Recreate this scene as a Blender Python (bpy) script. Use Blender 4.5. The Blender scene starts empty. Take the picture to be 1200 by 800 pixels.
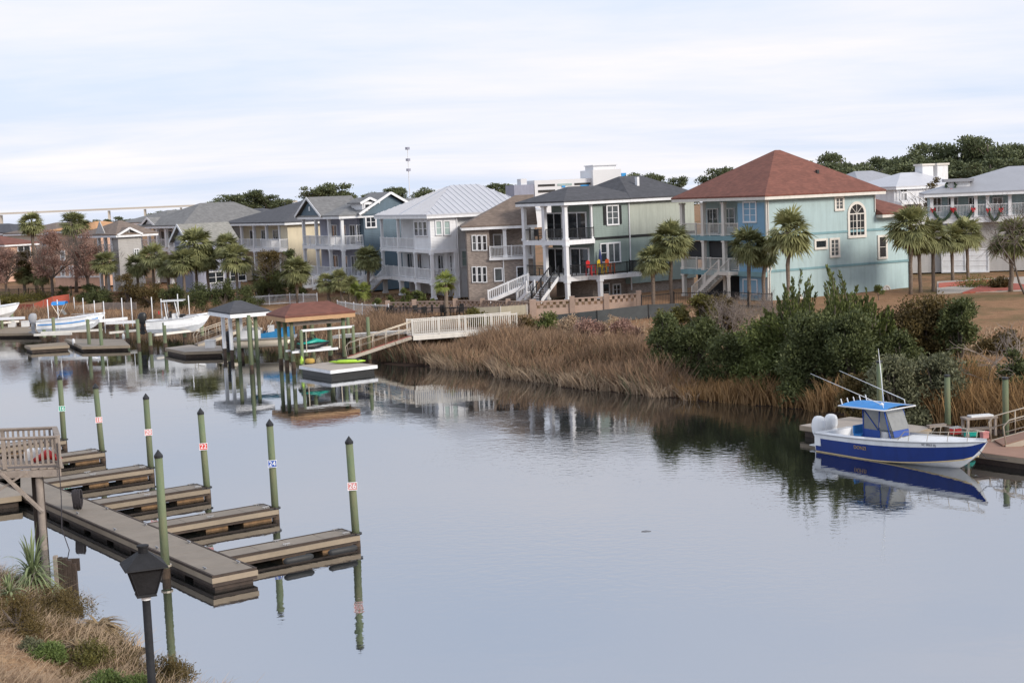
import bpy, math, random
import numpy as np
from mathutils import Vector, Matrix
sc = bpy.context.scene
col = sc.collection
rnd = random.Random(7)
R = math.radians
# ------------------------------------------------------------------ camera
F, PH, H, TP = 1750., .042, 12.2, .0986      # focal length in photo pixels, roll, eye height, tan(pitch)
_p = math.atan(TP); _cp, _sp = math.cos(_p), math.sin(_p); _c, _s = math.cos(PH), math.sin(PH)
FW = Vector((0, _cp, -_sp)); RT = Vector((_c, -_s*_sp, -_s*_cp)); UP = Vector((_s, _c*_sp, _c*_cp))
cd = bpy.data.cameras.new('camera'); cam = bpy.data.objects.new('camera', cd); col.objects.link(cam)
cam.matrix_world = Matrix(((RT.x, UP.x, -FW.x, 0), (RT.y, UP.y, -FW.y, 0), (RT.z, UP.z, -FW.z, H), (0, 0, 0, 1)))
cd.sensor_width = 36; cd.lens = 36*F/1200; cd.clip_start = .5; cd.clip_end = 20000
sc.camera = cam
# ------------------------------------------------------------------ world and sun
SUN_EL, SUN_AZ = 26, 128          # degrees; azimuth measured from +Y (view direction) clockwise
w = bpy.data.worlds.new('World'); sc.world = w; w.use_nodes = True
nt = w.node_tree; nt.nodes.clear(); N = nt.nodes.new; LK = nt.links.new
out = N('ShaderNodeOutputWorld'); bg = N('ShaderNodeBackground'); bg.inputs[1].default_value = .1
sky = N('ShaderNodeTexSky'); sky.sky_type = 'NISHITA'; sky.sun_disc = False
sky.sun_elevation = R(SUN_EL); sky.sun_rotation = R(SUN_AZ); sky.dust_density = 2.0; sky.air_density = 1.0
tc = N('ShaderNodeTexCoord'); sep = N('ShaderNodeSeparateXYZ'); LK(tc.outputs['Generated'], sep.inputs[0])
def M(op, a, b=None):
    n = N('ShaderNodeMath'); n.operation = op
    for i, v in enumerate((a, b)):
        if v is None: continue
        if isinstance(v, (int, float)): n.inputs[i].default_value = v
        else: LK(v, n.inputs[i])
    return n.outputs[0]
zc = M('MAXIMUM', sep.outputs[2], 0.0); zz = M('ADD', zc, .09)
cmb = N('ShaderNodeCombineXYZ'); LK(M('DIVIDE', sep.outputs[0], zz), cmb.inputs[0]); LK(M('DIVIDE', sep.outputs[1], zz), cmb.inputs[1])
mp = N('ShaderNodeMapping'); mp.inputs['Rotation'].default_value = (0, 0, R(12)); mp.inputs['Scale'].default_value = (.36, .62, 1); mp.inputs['Location'].default_value = (1.3, 2.2, 0)
LK(cmb.outputs[0], mp.inputs[0])
n1 = N('ShaderNodeTexNoise'); n1.inputs['Scale'].default_value = 1.0; n1.inputs['Detail'].default_value = 7; n1.inputs['Roughness'].default_value = .58; n1.inputs['Distortion'].default_value = .35
LK(mp.outputs[0], n1.inputs['Vector'])
rp = N('ShaderNodeValToRGB'); rp.color_ramp.elements[0].position = .34; rp.color_ramp.elements[0].color = (.12, .12, .12, 1)
rp.color_ramp.elements[1].position = .66; rp.color_ramp.elements[1].color = (.97, .97, .97, 1)
LK(n1.outputs[0], rp.inputs[0])
n2 = N('ShaderNodeTexNoise'); n2.inputs['Scale'].default_value = .7; n2.inputs['Detail'].default_value = 4; LK(mp.outputs[0], n2.inputs['Vector'])
cc = N('ShaderNodeMixRGB'); cc.inputs[1].default_value = (7.15, 7.05, 7.55, 1); cc.inputs[2].default_value = (8.1, 7.8, 7.85, 1); LK(n2.outputs[0], cc.inputs[0])
# thin high cloud over a blue sky
blu = N('ShaderNodeMixRGB'); blu.blend_type = 'MIX'; blu.inputs[0].default_value = .9
LK(sky.outputs[0], blu.inputs[1]); blu.inputs[2].default_value = (5.5, 6.35, 7.9, 1)
hi = N('ShaderNodeMapRange'); hi.inputs[1].default_value = .2; hi.inputs[2].default_value = .36; hi.inputs[3].default_value = 1.; hi.inputs[4].default_value = .5; LK(sep.outputs[2], hi.inputs[0])
cover = M('MULTIPLY', rp.outputs[0], hi.outputs[0])
mx = N('ShaderNodeMixRGB'); LK(cover, mx.inputs[0]); LK(blu.outputs[0], mx.inputs[1]); LK(cc.outputs[0], mx.inputs[2])
LK(mx.outputs[0], bg.inputs[0]); LK(bg.outputs[0], out.inputs[0])
sl = bpy.data.lights.new('sun', 'SUN'); sl.energy = 2.5; sl.angle = R(18); sl.color = (1, .93, .84)
so = bpy.data.objects.new('sun', sl); col.objects.link(so)
sdir = Vector((math.sin(R(SUN_AZ))*math.cos(R(SUN_EL)), math.cos(R(SUN_AZ))*math.cos(R(SUN_EL)), math.sin(R(SUN_EL))))
so.rotation_euler = sdir.to_track_quat('Z', 'Y').to_euler(); so.location = sdir*100
vs = sc.view_settings; vs.view_transform = 'Standard'; vs.look = 'None'; vs.exposure = .42; vs.gamma = 1; vs.use_curve_mapping = False

# ------------------------------------------------------------------ measuring helpers (photo pixel -> place in the world)
def ray(px, py): return FW + RT*((px-600)/F) + UP*((400-py)/F)
def at_z(px, py, z=0.):
    r = ray(px, py); t = (z-H)/r.z; return Vector((r.x*t, r.y*t, z))
def at_y(px, py, y):
    r = ray(px, py); t = y/r.y; return Vector((r.x*t, y, H+r.z*t))
def proj(P):
    v = Vector(P)-Vector((0, 0, H)); z = v.dot(FW); return 600+F*v.dot(RT)/z, 400-F*v.dot(UP)/z
def zat(x, y, py):      # height of the point above (x, y) that shows at row py
    a = proj((x, y, 0))[1]; b = proj((x, y, 5))[1]; return 5*(py-a)/(b-a)
def Zm(ox, oy, k): return lambda x, y: (ox+x/k, oy+y/k)
Z1, Z2, Z3, Z4, Z5, Z6 = Zm(0, 220, 4), Zm(200, 210, 3.808), Zm(420, 170, 3.808), Zm(600, 170, 3.808), Zm(780, 160, 3.81), Zm(940, 140, 3.635)
Z7, Z8, ZL = Zm(170, 330, 3.871), Zm(900, 400, 4), Zm(0, 340, 5)

# ------------------------------------------------------------------ objects
def tag(o, label=None, cat=None, group=None, kind=None):
    if label: o['label'] = label
    if cat: o['category'] = cat
    if group: o['group'] = group
    if kind: o['kind'] = kind
    return o
def E(name, loc, rz=0, label=None, cat=None, group=None):
    o = bpy.data.objects.new(name, None); o.empty_display_size = .3; o.location = loc; o.rotation_euler = (0, 0, rz); col.objects.link(o)
    return tag(o, label, cat, group)
def link(name, me, parent=None, m=None, loc=None):
    o = bpy.data.objects.new(name, me); col.objects.link(o)
    if m is not None and not me.materials: me.materials.append(m)
    if parent: o.parent = parent
    if loc is not None: o.location = loc
    return o
def copy_tree(o, parent=None):
    c = o.copy(); col.objects.link(c); c.parent = parent
    for ch in [k for k in o.children]: copy_tree(ch, c)
    return c
class MB:
    def __init__(s): s.v = []; s.f = []
    def quad(s, *p):
        n = len(s.v); s.v += [tuple(q) for q in p]; s.f.append(tuple(range(n, n+len(p)))); return s
    def box(s, x0, x1, y0, y1, z0, z1):
        if x0 > x1: x0, x1 = x1, x0
        if y0 > y1: y0, y1 = y1, y0
        if z0 > z1: z0, z1 = z1, z0
        n = len(s.v)
        s.v += [(x0,y0,z0),(x1,y0,z0),(x1,y1,z0),(x0,y1,z0),(x0,y0,z1),(x1,y0,z1),(x1,y1,z1),(x0,y1,z1)]
        s.f += [tuple(n+i for i in q) for q in ((3,2,1,0),(4,5,6,7),(0,1,5,4),(1,2,6,5),(2,3,7,6),(3,0,4,7))]; return s
    def beam(s, p, q, w, h=None, up=(0, 0, 1)):
        h = h or w; p = Vector(p); q = Vector(q); d = (q-p)
        if d.length < 1e-6: return s
        d.normalize(); u = Vector(up)
        if abs(d.dot(u)) > .98: u = Vector((1, 0, 0))
        a = d.cross(u).normalized()*w/2; b = a.cross(d).normalized()*h/2; n = len(s.v)
        for c in (p, q): s.v += [tuple(c-a-b), tuple(c+a-b), tuple(c+a+b), tuple(c-a+b)]
        s.f += [tuple(n+i for i in q) for q in ((3,2,1,0),(4,5,6,7),(0,1,5,4),(1,2,6,5),(2,3,7,6),(3,0,4,7))]; return s
    def tube(s, p, q, r0, r1=None, n=8):
        return s.path([p, q], [r0, r1 if r1 is not None else r0], n)
    def path(s, pts, rs, n=8):
        pts = [Vector(p) for p in pts]; k = len(s.v); a = None
        if isinstance(rs, (int, float)): rs = [rs]*len(pts)
        for i, p in enumerate(pts):
            d = (pts[min(i+1, len(pts)-1)]-pts[max(i-1, 0)]).normalized()
            if a is None: a = d.orthogonal().normalized()
            a = (a-d*a.dot(d)).normalized(); b = d.cross(a)
            for j in range(n):
                t = 2*math.pi*j/n; s.v.append(tuple(p+(a*math.cos(t)+b*math.sin(t))*rs[i]))
        for i in range(len(pts)-1):
            for j in range(n):
                j2 = (j+1) % n; s.f.append((k+i*n+j, k+i*n+j2, k+(i+1)*n+j2, k+(i+1)*n+j))
        s.f.append(tuple(k+j for j in reversed(range(n)))); m = k+(len(pts)-1)*n; s.f.append(tuple(m+j for j in range(n))); return s
    def lathe(s, c, prof, n=16):
        k = len(s.v)
        for (r, z) in prof:
            for j in range(n):
                t = 2*math.pi*j/n; s.v.append((c[0]+r*math.cos(t), c[1]+r*math.sin(t), c[2]+z))
        for i in range(len(prof)-1):
            for j in range(n):
                j2 = (j+1) % n; s.f.append((k+i*n+j, k+i*n+j2, k+(i+1)*n+j2, k+(i+1)*n+j))
        return s
    def prism(s, poly, z0, z1):          # plan polygon (counter-clockwise) extruded upward
        n = len(poly); k = len(s.v)
        s.v += [(p[0], p[1], z0) for p in poly]+[(p[0], p[1], z1) for p in poly]
        s.f.append(tuple(k+i for i in reversed(range(n)))); s.f.append(tuple(k+n+i for i in range(n)))
        for i in range(n): j = (i+1) % n; s.f.append((k+i, k+j, k+n+j, k+n+i))
        return s
    def rail(s, p, q, h=1.0, post=2.0, bal=.16, pw=.1, bw=.035, lo=.1, first=0, last=0):
        p = Vector(p)+Vector((0, 0, .004*first)); q = Vector(q)+Vector((0, 0, .004*first)); L = (q-p).length; Z = Vector((0, 0, 1))
        s.beam(p+Z*h, q+Z*h, .09, .07); s.beam(p+Z*lo, q+Z*lo, .06, .06)
        if post:
            n = max(1, round(L/post))
            for i in range(1 if first else 0, n+1-last): c = p.lerp(q, i/n); s.beam(c, c+Z*(h+.08), pw)
        if bal:
            n = max(1, round(L/bal))
            for i in range(1, n): c = p.lerp(q, i/n); s.beam(c+Z*lo, c+Z*h, bw)
        return s
    def empty(s): return not s.v
    def mesh(s, name, m=None, smooth=False):
        me = bpy.data.meshes.new(name); me.from_pydata(s.v, [], s.f); me.update()
        if smooth: me.polygons.foreach_set('use_smooth', [True]*len(me.polygons))
        if m: me.materials.append(m)
        return me
    def build(s, name, m, parent=None, smooth=False, loc=None):
        return link(name, s.mesh(name, m, smooth), parent, None, loc)
def npmesh(name, v, f, m=None, smooth=False):
    me = bpy.data.meshes.new(name); v = np.asarray(v, dtype=np.float32); f = np.asarray(f, dtype=np.int32); k = f.shape[1]
    me.vertices.add(len(v)); me.vertices.foreach_set('co', v.ravel()); me.loops.add(f.size); me.loops.foreach_set('vertex_index', f.ravel())
    me.polygons.add(len(f)); me.polygons.foreach_set('loop_start', np.arange(0, f.size, k, dtype=np.int32)); me.polygons.foreach_set('loop_total', np.full(len(f), k, dtype=np.int32))
    me.update(calc_edges=True)
    if smooth: me.polygons.foreach_set('use_smooth', np.ones(len(f), dtype=bool))
    if m: me.materials.append(m)
    return me

# ------------------------------------------------------------------ materials
def srgb(r, g, b):
    f = lambda c: ((c/255+.055)/1.055)**2.4 if c > 10 else c/255/12.92
    return (f(r), f(g), f(b))
def mat(name, c, rough=.7, var=.15, scale=2., bump=0., bscale=12., metal=0., kind=None, c2=None, spec=.5, stretch=None, size=.15):
    m = bpy.data.materials.new(name); m.use_nodes = True; t = m.node_tree; n = t.nodes; l = t.links
    b = n['Principled BSDF']; b.inputs['Roughness'].default_value = rough; b.inputs['Metallic'].default_value = metal; b.inputs['Specular IOR Level'].default_value = spec
    tc = n.new('ShaderNodeTexCoord'); vec = tc.outputs['Object']
    if stretch:
        mp = n.new('ShaderNodeMapping'); mp.inputs['Scale'].default_value = stretch; l.new(vec, mp.inputs[0]); vec = mp.outputs[0]
    ns = n.new('ShaderNodeTexNoise'); ns.inputs['Scale'].default_value = scale; ns.inputs['Detail'].default_value = 5; ns.inputs['Roughness'].default_value = .65; l.new(vec, ns.inputs['Vector'])
    mr = n.new('ShaderNodeMapRange'); mr.inputs[1].default_value = .3; mr.inputs[2].default_value = .7; l.new(ns.outputs[0], mr.inputs[0])
    mx = n.new('ShaderNodeMixRGB'); l.new(mr.outputs[0], mx.inputs[0])
    A = c2 if c2 else tuple(x*(1-var) for x in c); B = c if c2 else tuple(min(1, x*(1+var)) for x in c)
    mx.inputs[1].default_value = (*A, 1); mx.inputs[2].default_value = (*B, 1); colr = mx.outputs[0]; hgt = None
    if kind in ('siding', 'batten', 'brick', 'shingle', 'plank'):
        sp = n.new('ShaderNodeSeparateXYZ'); l.new(tc.outputs['Object'], sp.inputs[0])
        ad = n.new('ShaderNodeMath'); ad.operation = 'ADD'; l.new(sp.outputs[0], ad.inputs[0]); l.new(sp.outputs[1], ad.inputs[1])
        cb = n.new('ShaderNodeCombineXYZ'); l.new(ad.outputs[0], cb.inputs[0]); l.new(sp.outputs[2], cb.inputs[1])
        if kind in ('brick', 'shingle'):
            bk = n.new('ShaderNodeTexBrick'); l.new(cb.outputs[0], bk.inputs['Vector']); bk.inputs['Scale'].default_value = 1
            bk.inputs['Brick Width'].default_value = .24 if kind == 'brick' else .3; bk.inputs['Row Height'].default_value = .09 if kind == 'brick' else .08
            bk.inputs['Mortar Size'].default_value = .008 if kind == 'brick' else .004
            bk.inputs['Color1'].default_value = (.72, .72, .72, 1); bk.inputs['Color2'].default_value = (1.25, 1.25, 1.25, 1); bk.inputs['Mortar'].default_value = (1.4, 1.4, 1.4, 1) if kind == 'brick' else (.7, .7, .7, 1)
            mu = n.new('ShaderNodeMixRGB'); mu.blend_type = 'MULTIPLY'; mu.inputs[0].default_value = 1 if kind == 'brick' else .6; l.new(colr, mu.inputs[1]); l.new(bk.outputs['Color'], mu.inputs[2]); colr = mu.outputs[0]
        else:
            src = sp.outputs[2] if kind == 'siding' else (ad.outputs[0] if kind == 'batten' else sp.outputs[0])
            dv = n.new('ShaderNodeMath'); dv.operation = 'DIVIDE'; l.new(src, dv.inputs[0]); dv.inputs[1].default_value = size
            fr = n.new('ShaderNodeMath'); fr.operation = 'FRACT'; l.new(dv.outputs[0], fr.inputs[0])
            if kind == 'siding': hgt = fr.outputs[0]
            else:
                gt = n.new('ShaderNodeMath'); gt.operation = 'GREATER_THAN'; gt.inputs[1].default_value = .85; l.new(fr.outputs[0], gt.inputs[0]); hgt = gt.outputs[0]
    if kind in ('siding', 'batten') or 'stucco' in name or 'paint' in name or 'gelcoat' in name or 'trim' in name:
        gm = n.new('ShaderNodeMapping'); gm.inputs['Scale'].default_value = (1.6, 1.6, .18); l.new(tc.outputs['Object'], gm.inputs[0]); gn = n.new('ShaderNodeTexNoise'); gn.inputs['Scale'].default_value = 1.5; gn.inputs['Detail'].default_value = 6; gn.inputs['Roughness'].default_value = .7; l.new(gm.outputs[0], gn.inputs['Vector'])
        gr = n.new('ShaderNodeMapRange'); gr.inputs[1].default_value = .42; gr.inputs[2].default_value = .75; gr.inputs[3].default_value = 1.; gr.inputs[4].default_value = .78; l.new(gn.outputs[0], gr.inputs[0])
        gx = n.new('ShaderNodeMixRGB'); gx.blend_type = 'MULTIPLY'; gx.inputs[0].default_value = .8; l.new(colr, gx.inputs[1]); l.new(gr.outputs[0], gx.inputs[2]); colr = gx.outputs[0]
    oi = n.new('ShaderNodeObjectInfo'); om = n.new('ShaderNodeMapRange'); om.inputs[3].default_value = .88; om.inputs[4].default_value = 1.1; l.new(oi.outputs['Random'], om.inputs[0]); mm = n.new('ShaderNodeMixRGB'); mm.blend_type = 'MULTIPLY'; mm.inputs[0].default_value = .35 if max(c) > .6 else 1.; l.new(colr, mm.inputs[1]); l.new(om.outputs[0], mm.inputs[2]); colr = mm.outputs[0]
    l.new(colr, b.inputs['Base Color'])
    if hgt is not None:
        bp = n.new('ShaderNodeBump'); bp.inputs['Strength'].default_value = .6; bp.inputs['Distance'].default_value = .05 if kind != 'plank' else .015
        if kind != 'batten': bp.invert = True
        l.new(hgt, bp.inputs['Height']); l.new(bp.outputs[0], b.inputs['Normal'])
    elif bump:
        nb = n.new('ShaderNodeTexNoise'); nb.inputs['Scale'].default_value = bscale; nb.inputs['Detail'].default_value = 4; l.new(vec, nb.inputs['Vector'])
        bp = n.new('ShaderNodeBump'); bp.inputs['Strength'].default_value = bump; bp.inputs['Distance'].default_value = .05; l.new(nb.outputs[0], bp.inputs['Height']); l.new(bp.outputs[0], b.inputs['Normal'])
    return m
def leafmat(name, c, c2, rough=.55, scale=1.3):
    m = bpy.data.materials.new(name); m.use_nodes = True; t = m.node_tree; n = t.nodes; l = t.links
    b = n['Principled BSDF']; b.inputs['Roughness'].default_value = rough; b.inputs['Specular IOR Level'].default_value = .25
    geo = n.new('ShaderNodeNewGeometry'); tc = n.new('ShaderNodeTexCoord')
    ns = n.new('ShaderNodeTexNoise'); ns.inputs['Scale'].default_value = scale; ns.inputs['Detail'].default_value = 3; l.new(tc.outputs['Object'], ns.inputs['Vector'])
    ad = n.new('ShaderNodeMath'); ad.operation = 'MULTIPLY_ADD'; l.new(geo.outputs['Random Per Island'], ad.inputs[0]); ad.inputs[1].default_value = .55
    sb = n.new('ShaderNodeMath'); sb.operation = 'SUBTRACT'; l.new(ns.outputs[0], sb.inputs[0]); sb.inputs[1].default_value = .27; l.new(sb.outputs[0], ad.inputs[2])
    oi = n.new('ShaderNodeObjectInfo'); o2 = n.new('ShaderNodeMath'); o2.operation = 'MULTIPLY_ADD'; l.new(oi.outputs['Random'], o2.inputs[0]); o2.inputs[1].default_value = .25; l.new(ad.outputs[0], o2.inputs[2])
    mx = n.new('ShaderNodeMixRGB'); mx.use_clamp = True; l.new(o2.outputs[0], mx.inputs[0]); mx.inputs[1].default_value = (*c, 1); mx.inputs[2].default_value = (*c2, 1)
    l.new(mx.outputs[0], b.inputs['Base Color'])
    tr = n.new('ShaderNodeBsdfTranslucent'); l.new(mx.outputs[0], tr.inputs[0]); ms = n.new('ShaderNodeMixShader'); ms.inputs[0].default_value = .22
    l.new(b.outputs[0], ms.inputs[1]); l.new(tr.outputs[0], ms.inputs[2]); l.new(ms.outputs[0], n['Material Output'].inputs[0])
    return m
W = dict(
 white=mat('white_paint', (.72, .72, .73), .5, .05, 1.5), trim=mat('white_trim', (.74, .74, .74), .45, .03), cream=mat('cream_trim', (.66, .62, .56), .5, .04),
 white_siding=mat('white_siding', (.70, .70, .71), .6, .05, 1, kind='siding'),
 glass=mat('window_glass', (.02, .025, .03), .05, .3, .8, spec=.8), dim=mat('dark_interior', (.035, .033, .032), .8, .3), blind=mat('window_blind', (.33, .42, .40), .35, .15, 3, spec=.6),
 dark=mat('dark_screen_and_shadow', (.018, .018, .02), .7, .3, kind='siding', size=.25), black=mat('black_metal', (.015, .015, .016), .4, .2), rubber=mat('black_rubber', (.02, .02, .02), .6, .2),
 blue=mat('light_blue_stucco', srgb(168, 188, 189), .8, .05, .7, .15, 30), blue2=mat('front_wall_blue', srgb(122, 160, 184), .7, .06, 1),
 bluetrim=mat('faded_teal_trim', srgb(118, 152, 158), .7, .08), red_sh=mat('red_brown_shingle', srgb(112, 70, 58), .9, .16, 1.2, kind='shingle'),
 sage=mat('sage_siding', srgb(130, 143, 137), .7, .06, 1, kind='siding', size=.18), sage2=mat('pale_sage_batten', srgb(174, 179, 168), .7, .06, .8, kind='batten', size=.45),
 dk_sh=mat('charcoal_shingle', srgb(74, 74, 78), .9, .15, 1.4, kind='shingle'), gr_sh=mat('grey_shingle', srgb(118, 117, 116), .9, .12, 1.2, kind='shingle'),
 br_sh=mat('brown_shingle', srgb(116, 102, 92), .9, .14, 1.4, kind='shingle'), tan_sh=mat('taupe_shingle', srgb(140, 138, 132), .9, .1, 1.4, kind='shingle'),
 metal=mat('galvanised_roof', srgb(182, 182, 186), .45, .05, .6), metal2=mat('grey_metal_roof', srgb(146, 147, 152), .5, .07, .6),
 brick=mat('grey_brown_brick', srgb(134, 123, 115), .9, .1, 1, kind='brick'), slate=mat('slate_blue_siding', srgb(82, 100, 112), .7, .07, 1, kind='siding', size=.18),
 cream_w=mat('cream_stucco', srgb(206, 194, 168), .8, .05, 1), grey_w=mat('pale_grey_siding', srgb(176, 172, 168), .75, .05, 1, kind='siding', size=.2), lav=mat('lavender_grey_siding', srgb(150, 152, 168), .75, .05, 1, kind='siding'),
 peach=mat('peach_stucco', srgb(206, 168, 146), .85, .06, 1), tan_w=mat('tan_siding', srgb(190, 180, 164), .8, .06, 1), aqua=mat('pale_aqua_siding', srgb(168, 190, 192), .7, .05, 1, kind='siding', size=.2),
 orange_r=mat('orange_tan_roof', srgb(190, 142, 98), .85, .1, 1), concrete=mat('weathered_concrete', srgb(160, 150, 140), .9, .12, 1.2, .3, 20),
 stain=mat('stained_float', srgb(120, 92, 62), .8, .35, 2.5, .3, 12), glass2=mat('dusky_window_glass', (.09, .10, .105), .08, .4, 1.2, spec=.8), block=mat('sand_block', srgb(160, 138, 124), .9, .1, 2, .3, 20), timber=mat('weathered_timber', srgb(140, 128, 118), .85, .22, 3, .4, 20, stretch=(1, 1, 1)),
 oldwood=mat('dark_wet_timber', srgb(62, 50, 42), .8, .35, 2.5, .4, 12), green_p=mat('treated_green_piling', srgb(92, 110, 82), .8, .28, 2.2, .3, 14, c2=srgb(112, 112, 84), stretch=(1, 1, .35)),
 weed=mat('barnacled_piling_foot', srgb(70, 56, 44), .9, .4, 6, .6, 18), deck=mat('composite_deck', srgb(136, 126, 114), .85, .14, .8, .2, 20), deck_e=mat('bleached_deck_edge', srgb(136, 122, 104), .85, .12, 1.5),
 alu=mat('aluminium_rail', srgb(190, 178, 160), .4, .06, metal=.3), gel=mat('white_gelcoat', (.74, .74, .74), .18, .04, 1, spec=.6), navy=mat('navy_gelcoat', (.006, .03, .19), .12, .1, .7, spec=.35),
 canvas_d=mat('royal_blue_canvas', (.012, .06, .3), .6, .1, 2), canvas=mat('bright_blue_canvas', (.02, .2, .52), .6, .12, 2), clear=mat('clear_vinyl', (.2, .2, .19), .15, .15, 3, spec=.8), red=mat('red_plastic', (.6, .03, .03), .4, .1), yellow=mat('yellow_plastic', (.72, .5, .03), .4, .1), orange=mat('orange_plastic', (.68, .12, .03), .4, .1),
 teal=mat('teal_gelcoat', (.02, .38, .30), .25, .1), lime=mat('lime_plastic', (.35, .55, .05), .4, .15), gull=mat('grey_plastic', (.3, .3, .31), .5, .1),
 bark=mat('palm_bark', srgb(118, 104, 92), .95, .3, 5, .7, 9, stretch=(1, 1, 3)), bark2=mat('grey_bark', srgb(98, 88, 80), .95, .3, 4, .6, 10), twig=mat('pale_twig', srgb(150, 136, 126), .9, .2, 4),
 lamp=mat('black_lamp_paint', (.018, .018, .020), .7, .25, 6, .15, 30, spec=.25), silt=mat('black_silt_fabric', (.05, .055, .057), .8, .2, 1.5), redsilt=mat('orange_silt_fabric', srgb(160, 80, 64), .8, .12, 2),
 hotel=mat('hotel_white', (.66, .66, .67), .7, .04, .1), hotelblue=mat('hotel_blue_panel', (.03, .28, .62), .5, .05), bowred=mat('red_ribbon', (.5, .02, .03), .6, .1), garl=mat('garland_green', (.025, .05, .025), .8, .3, 8),
 gold=mat('gold_lettering', (.42, .27, .12), .35, .05), txtw=mat('white_lettering', (.8, .8, .8), .5, .02), txtg=mat('grey_lettering', (.25, .25, .28), .5, .02), signr=mat('red_sign', (.62, .06, .05), .5, .05), signb=mat('blue_sign', (.05, .12, .42), .5, .05), signg=mat('green_sign', (.05, .3, .2), .5, .05), signp=mat('faded_pink_sign', (.6, .25, .24), .6, .1),
 brickred=mat('red_brick_paving', srgb(150, 78, 62), .9, .15, 2, kind='brick'), rope=mat('dark_rope', (.04, .035, .04), .9, .3, 10),
 seafoam=mat('blue_hull_paint', (.03, .2, .42), .3, .1), straw=mat('ochre_float', srgb(170, 140, 70), .8, .2),
)
LM = dict(
 palm=leafmat('palm_frond', srgb(72, 77, 46), srgb(160, 160, 112)), palm_y=leafmat('bright_palm_frond', srgb(78, 92, 40), srgb(150, 158, 88)), dead=leafmat('dead_palm_frond', srgb(92, 74, 52), srgb(160, 138, 104)),
 dk=leafmat('dark_evergreen_leaf', srgb(44, 52, 31), srgb(104, 110, 68)), cedar=leafmat('cedar_leaf', srgb(52, 60, 30), srgb(120, 128, 74)), olive=leafmat('olive_leaf', srgb(52, 52, 26), srgb(122, 116, 62)),
 brown=leafmat('brown_tinged_leaf', srgb(52, 44, 26), srgb(112, 96, 58)), greyg=leafmat('grey_green_leaf', srgb(58, 64, 44), srgb(124, 124, 96)), redb=leafmat('dry_red_brown_leaf', srgb(108, 84, 74), srgb(168, 134, 120)),
 pine=leafmat('pine_needles', srgb(56, 66, 44), srgb(116, 122, 88), scale=.25), reed=leafmat('dry_reed', srgb(84, 66, 52), srgb(176, 146, 118), scale=.3), reedg=leafmat('orange_reed', srgb(90, 68, 46), srgb(170, 136, 94), scale=.4),
 dry=leafmat('dry_grass', srgb(122, 102, 84), srgb(192, 168, 140), scale=.4), green=leafmat('fresh_green_leaf', srgb(60, 74, 38), srgb(114, 130, 74)), agave=leafmat('grey_green_sword_leaf', srgb(84, 98, 66), srgb(156, 166, 122)),
 yell=leafmat('yellow_leaf', srgb(150, 120, 30), srgb(200, 170, 60)), pink=leafmat('pink_blossom', srgb(150, 70, 70), srgb(200, 130, 120)),
)
# ------------------------------------------------------------------ terrain
FAR = [at_z(*q).xy for q in [(-200,372),(0,380),(120,384),(250,390),(330,400),(440,425),(500,430),(560,438),(640,450),(700,458),(770,466),(850,472),(930,484),(1000,490),(1100,502),(1200,510),(1400,524)]]
FAR = [Vector((-1600, 700))]+FAR+[Vector((60, 52)), Vector((160, 20)), Vector((1600, -300))]
NEAR = [at_z(*q).xy for q in [(-100,640),(0,668),(60,690),(98,716),(146,748),(222,806),(380,866)]]
NEAR = [Vector((-1600, 560)), Vector((-60, 92))]+NEAR+[Vector((5, 29)), Vector((30, 20)), Vector((160, -20)), Vector((1600, -400))]
def sdist(P, line):         # signed distance, positive on the left of the line direction (far bank side)
    best = np.full(len(P), 1e9); sg = np.ones(len(P))
    for a, b in zip(line, line[1:]):
        a = np.array(a); d = np.array(b)-a; L2 = (d**2).sum(); t = np.clip(((P-a)@d)/L2, 0, 1); q = a+t[:, None]*d; e = P-q; dd = np.sqrt((e**2).sum(1))
        cr = d[0]*e[:, 1]-d[1]*e[:, 0]; m = dd < best-1e-9; best[m] = dd[m]; sg[m] = np.where(cr[m] >= 0, 1, -1)
    return best*sg
def nz(P, k, s=0):
    x, y = P[:, 0]*k+s, P[:, 1]*k-s; return (np.sin(x*1.3+1.7*np.sin(y*.9))+np.sin(y*1.7+1.3*np.sin(x*.7+2)))/2
def hfar(P):
    d = sdist(P, FAR)+.9*nz(P, .45)+.35*nz(P, 1.7, 3)
    return np.interp(d, [-8, -1, 0, 3, 9, 20, 34, 200, 900], [-1.6, -.5, 0, .35, 1.0, 1.75, 2.1, 2.4, 2.6])+.05*nz(P, 1.1)*(d > 1)
def hnear(P):
    d = -sdist(P, NEAR)+.7*nz(P, .5)+.3*nz(P, 1.9, 3)
    return np.interp(d, [-8, -1, 0, 1.2, 4, 12, 26, 60], [-1.6, -.5, 0, .45, 1.0, 2.3, 5.1, 6.5])+.07*nz(P, 1.3)*(d > 1)
def gz(x, y): return float(hfar(np.array([[x, y]], float))[0])
def gzn(x, y): return float(hnear(np.array([[x, y]], float))[0])
def ground_at(px, py, h=hfar):
    z = 2.
    for _ in range(12): p = at_z(px, py, z); z = .5*z+.5*float(h(np.array([[p.x, p.y]]))[0])
    p = at_z(px, py, z); return p
def sheet(name, xs, ys, hf, m, keep=None):
    X, Y = np.meshgrid(xs, ys); P = np.stack([X.ravel(), Y.ravel()], 1); z = hf(P); v = np.column_stack([P, z]); nx, ny = len(xs), len(ys)
    i = np.arange(nx*ny).reshape(ny, nx); f = np.stack([i[:-1, :-1], i[:-1, 1:], i[1:, 1:], i[1:, :-1]], -1).reshape(-1, 4)
    f = f[(z[f] > -1.5).any(1)]
    return tag(link(name, npmesh(name, v, f, m, True)), kind='structure')
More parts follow.
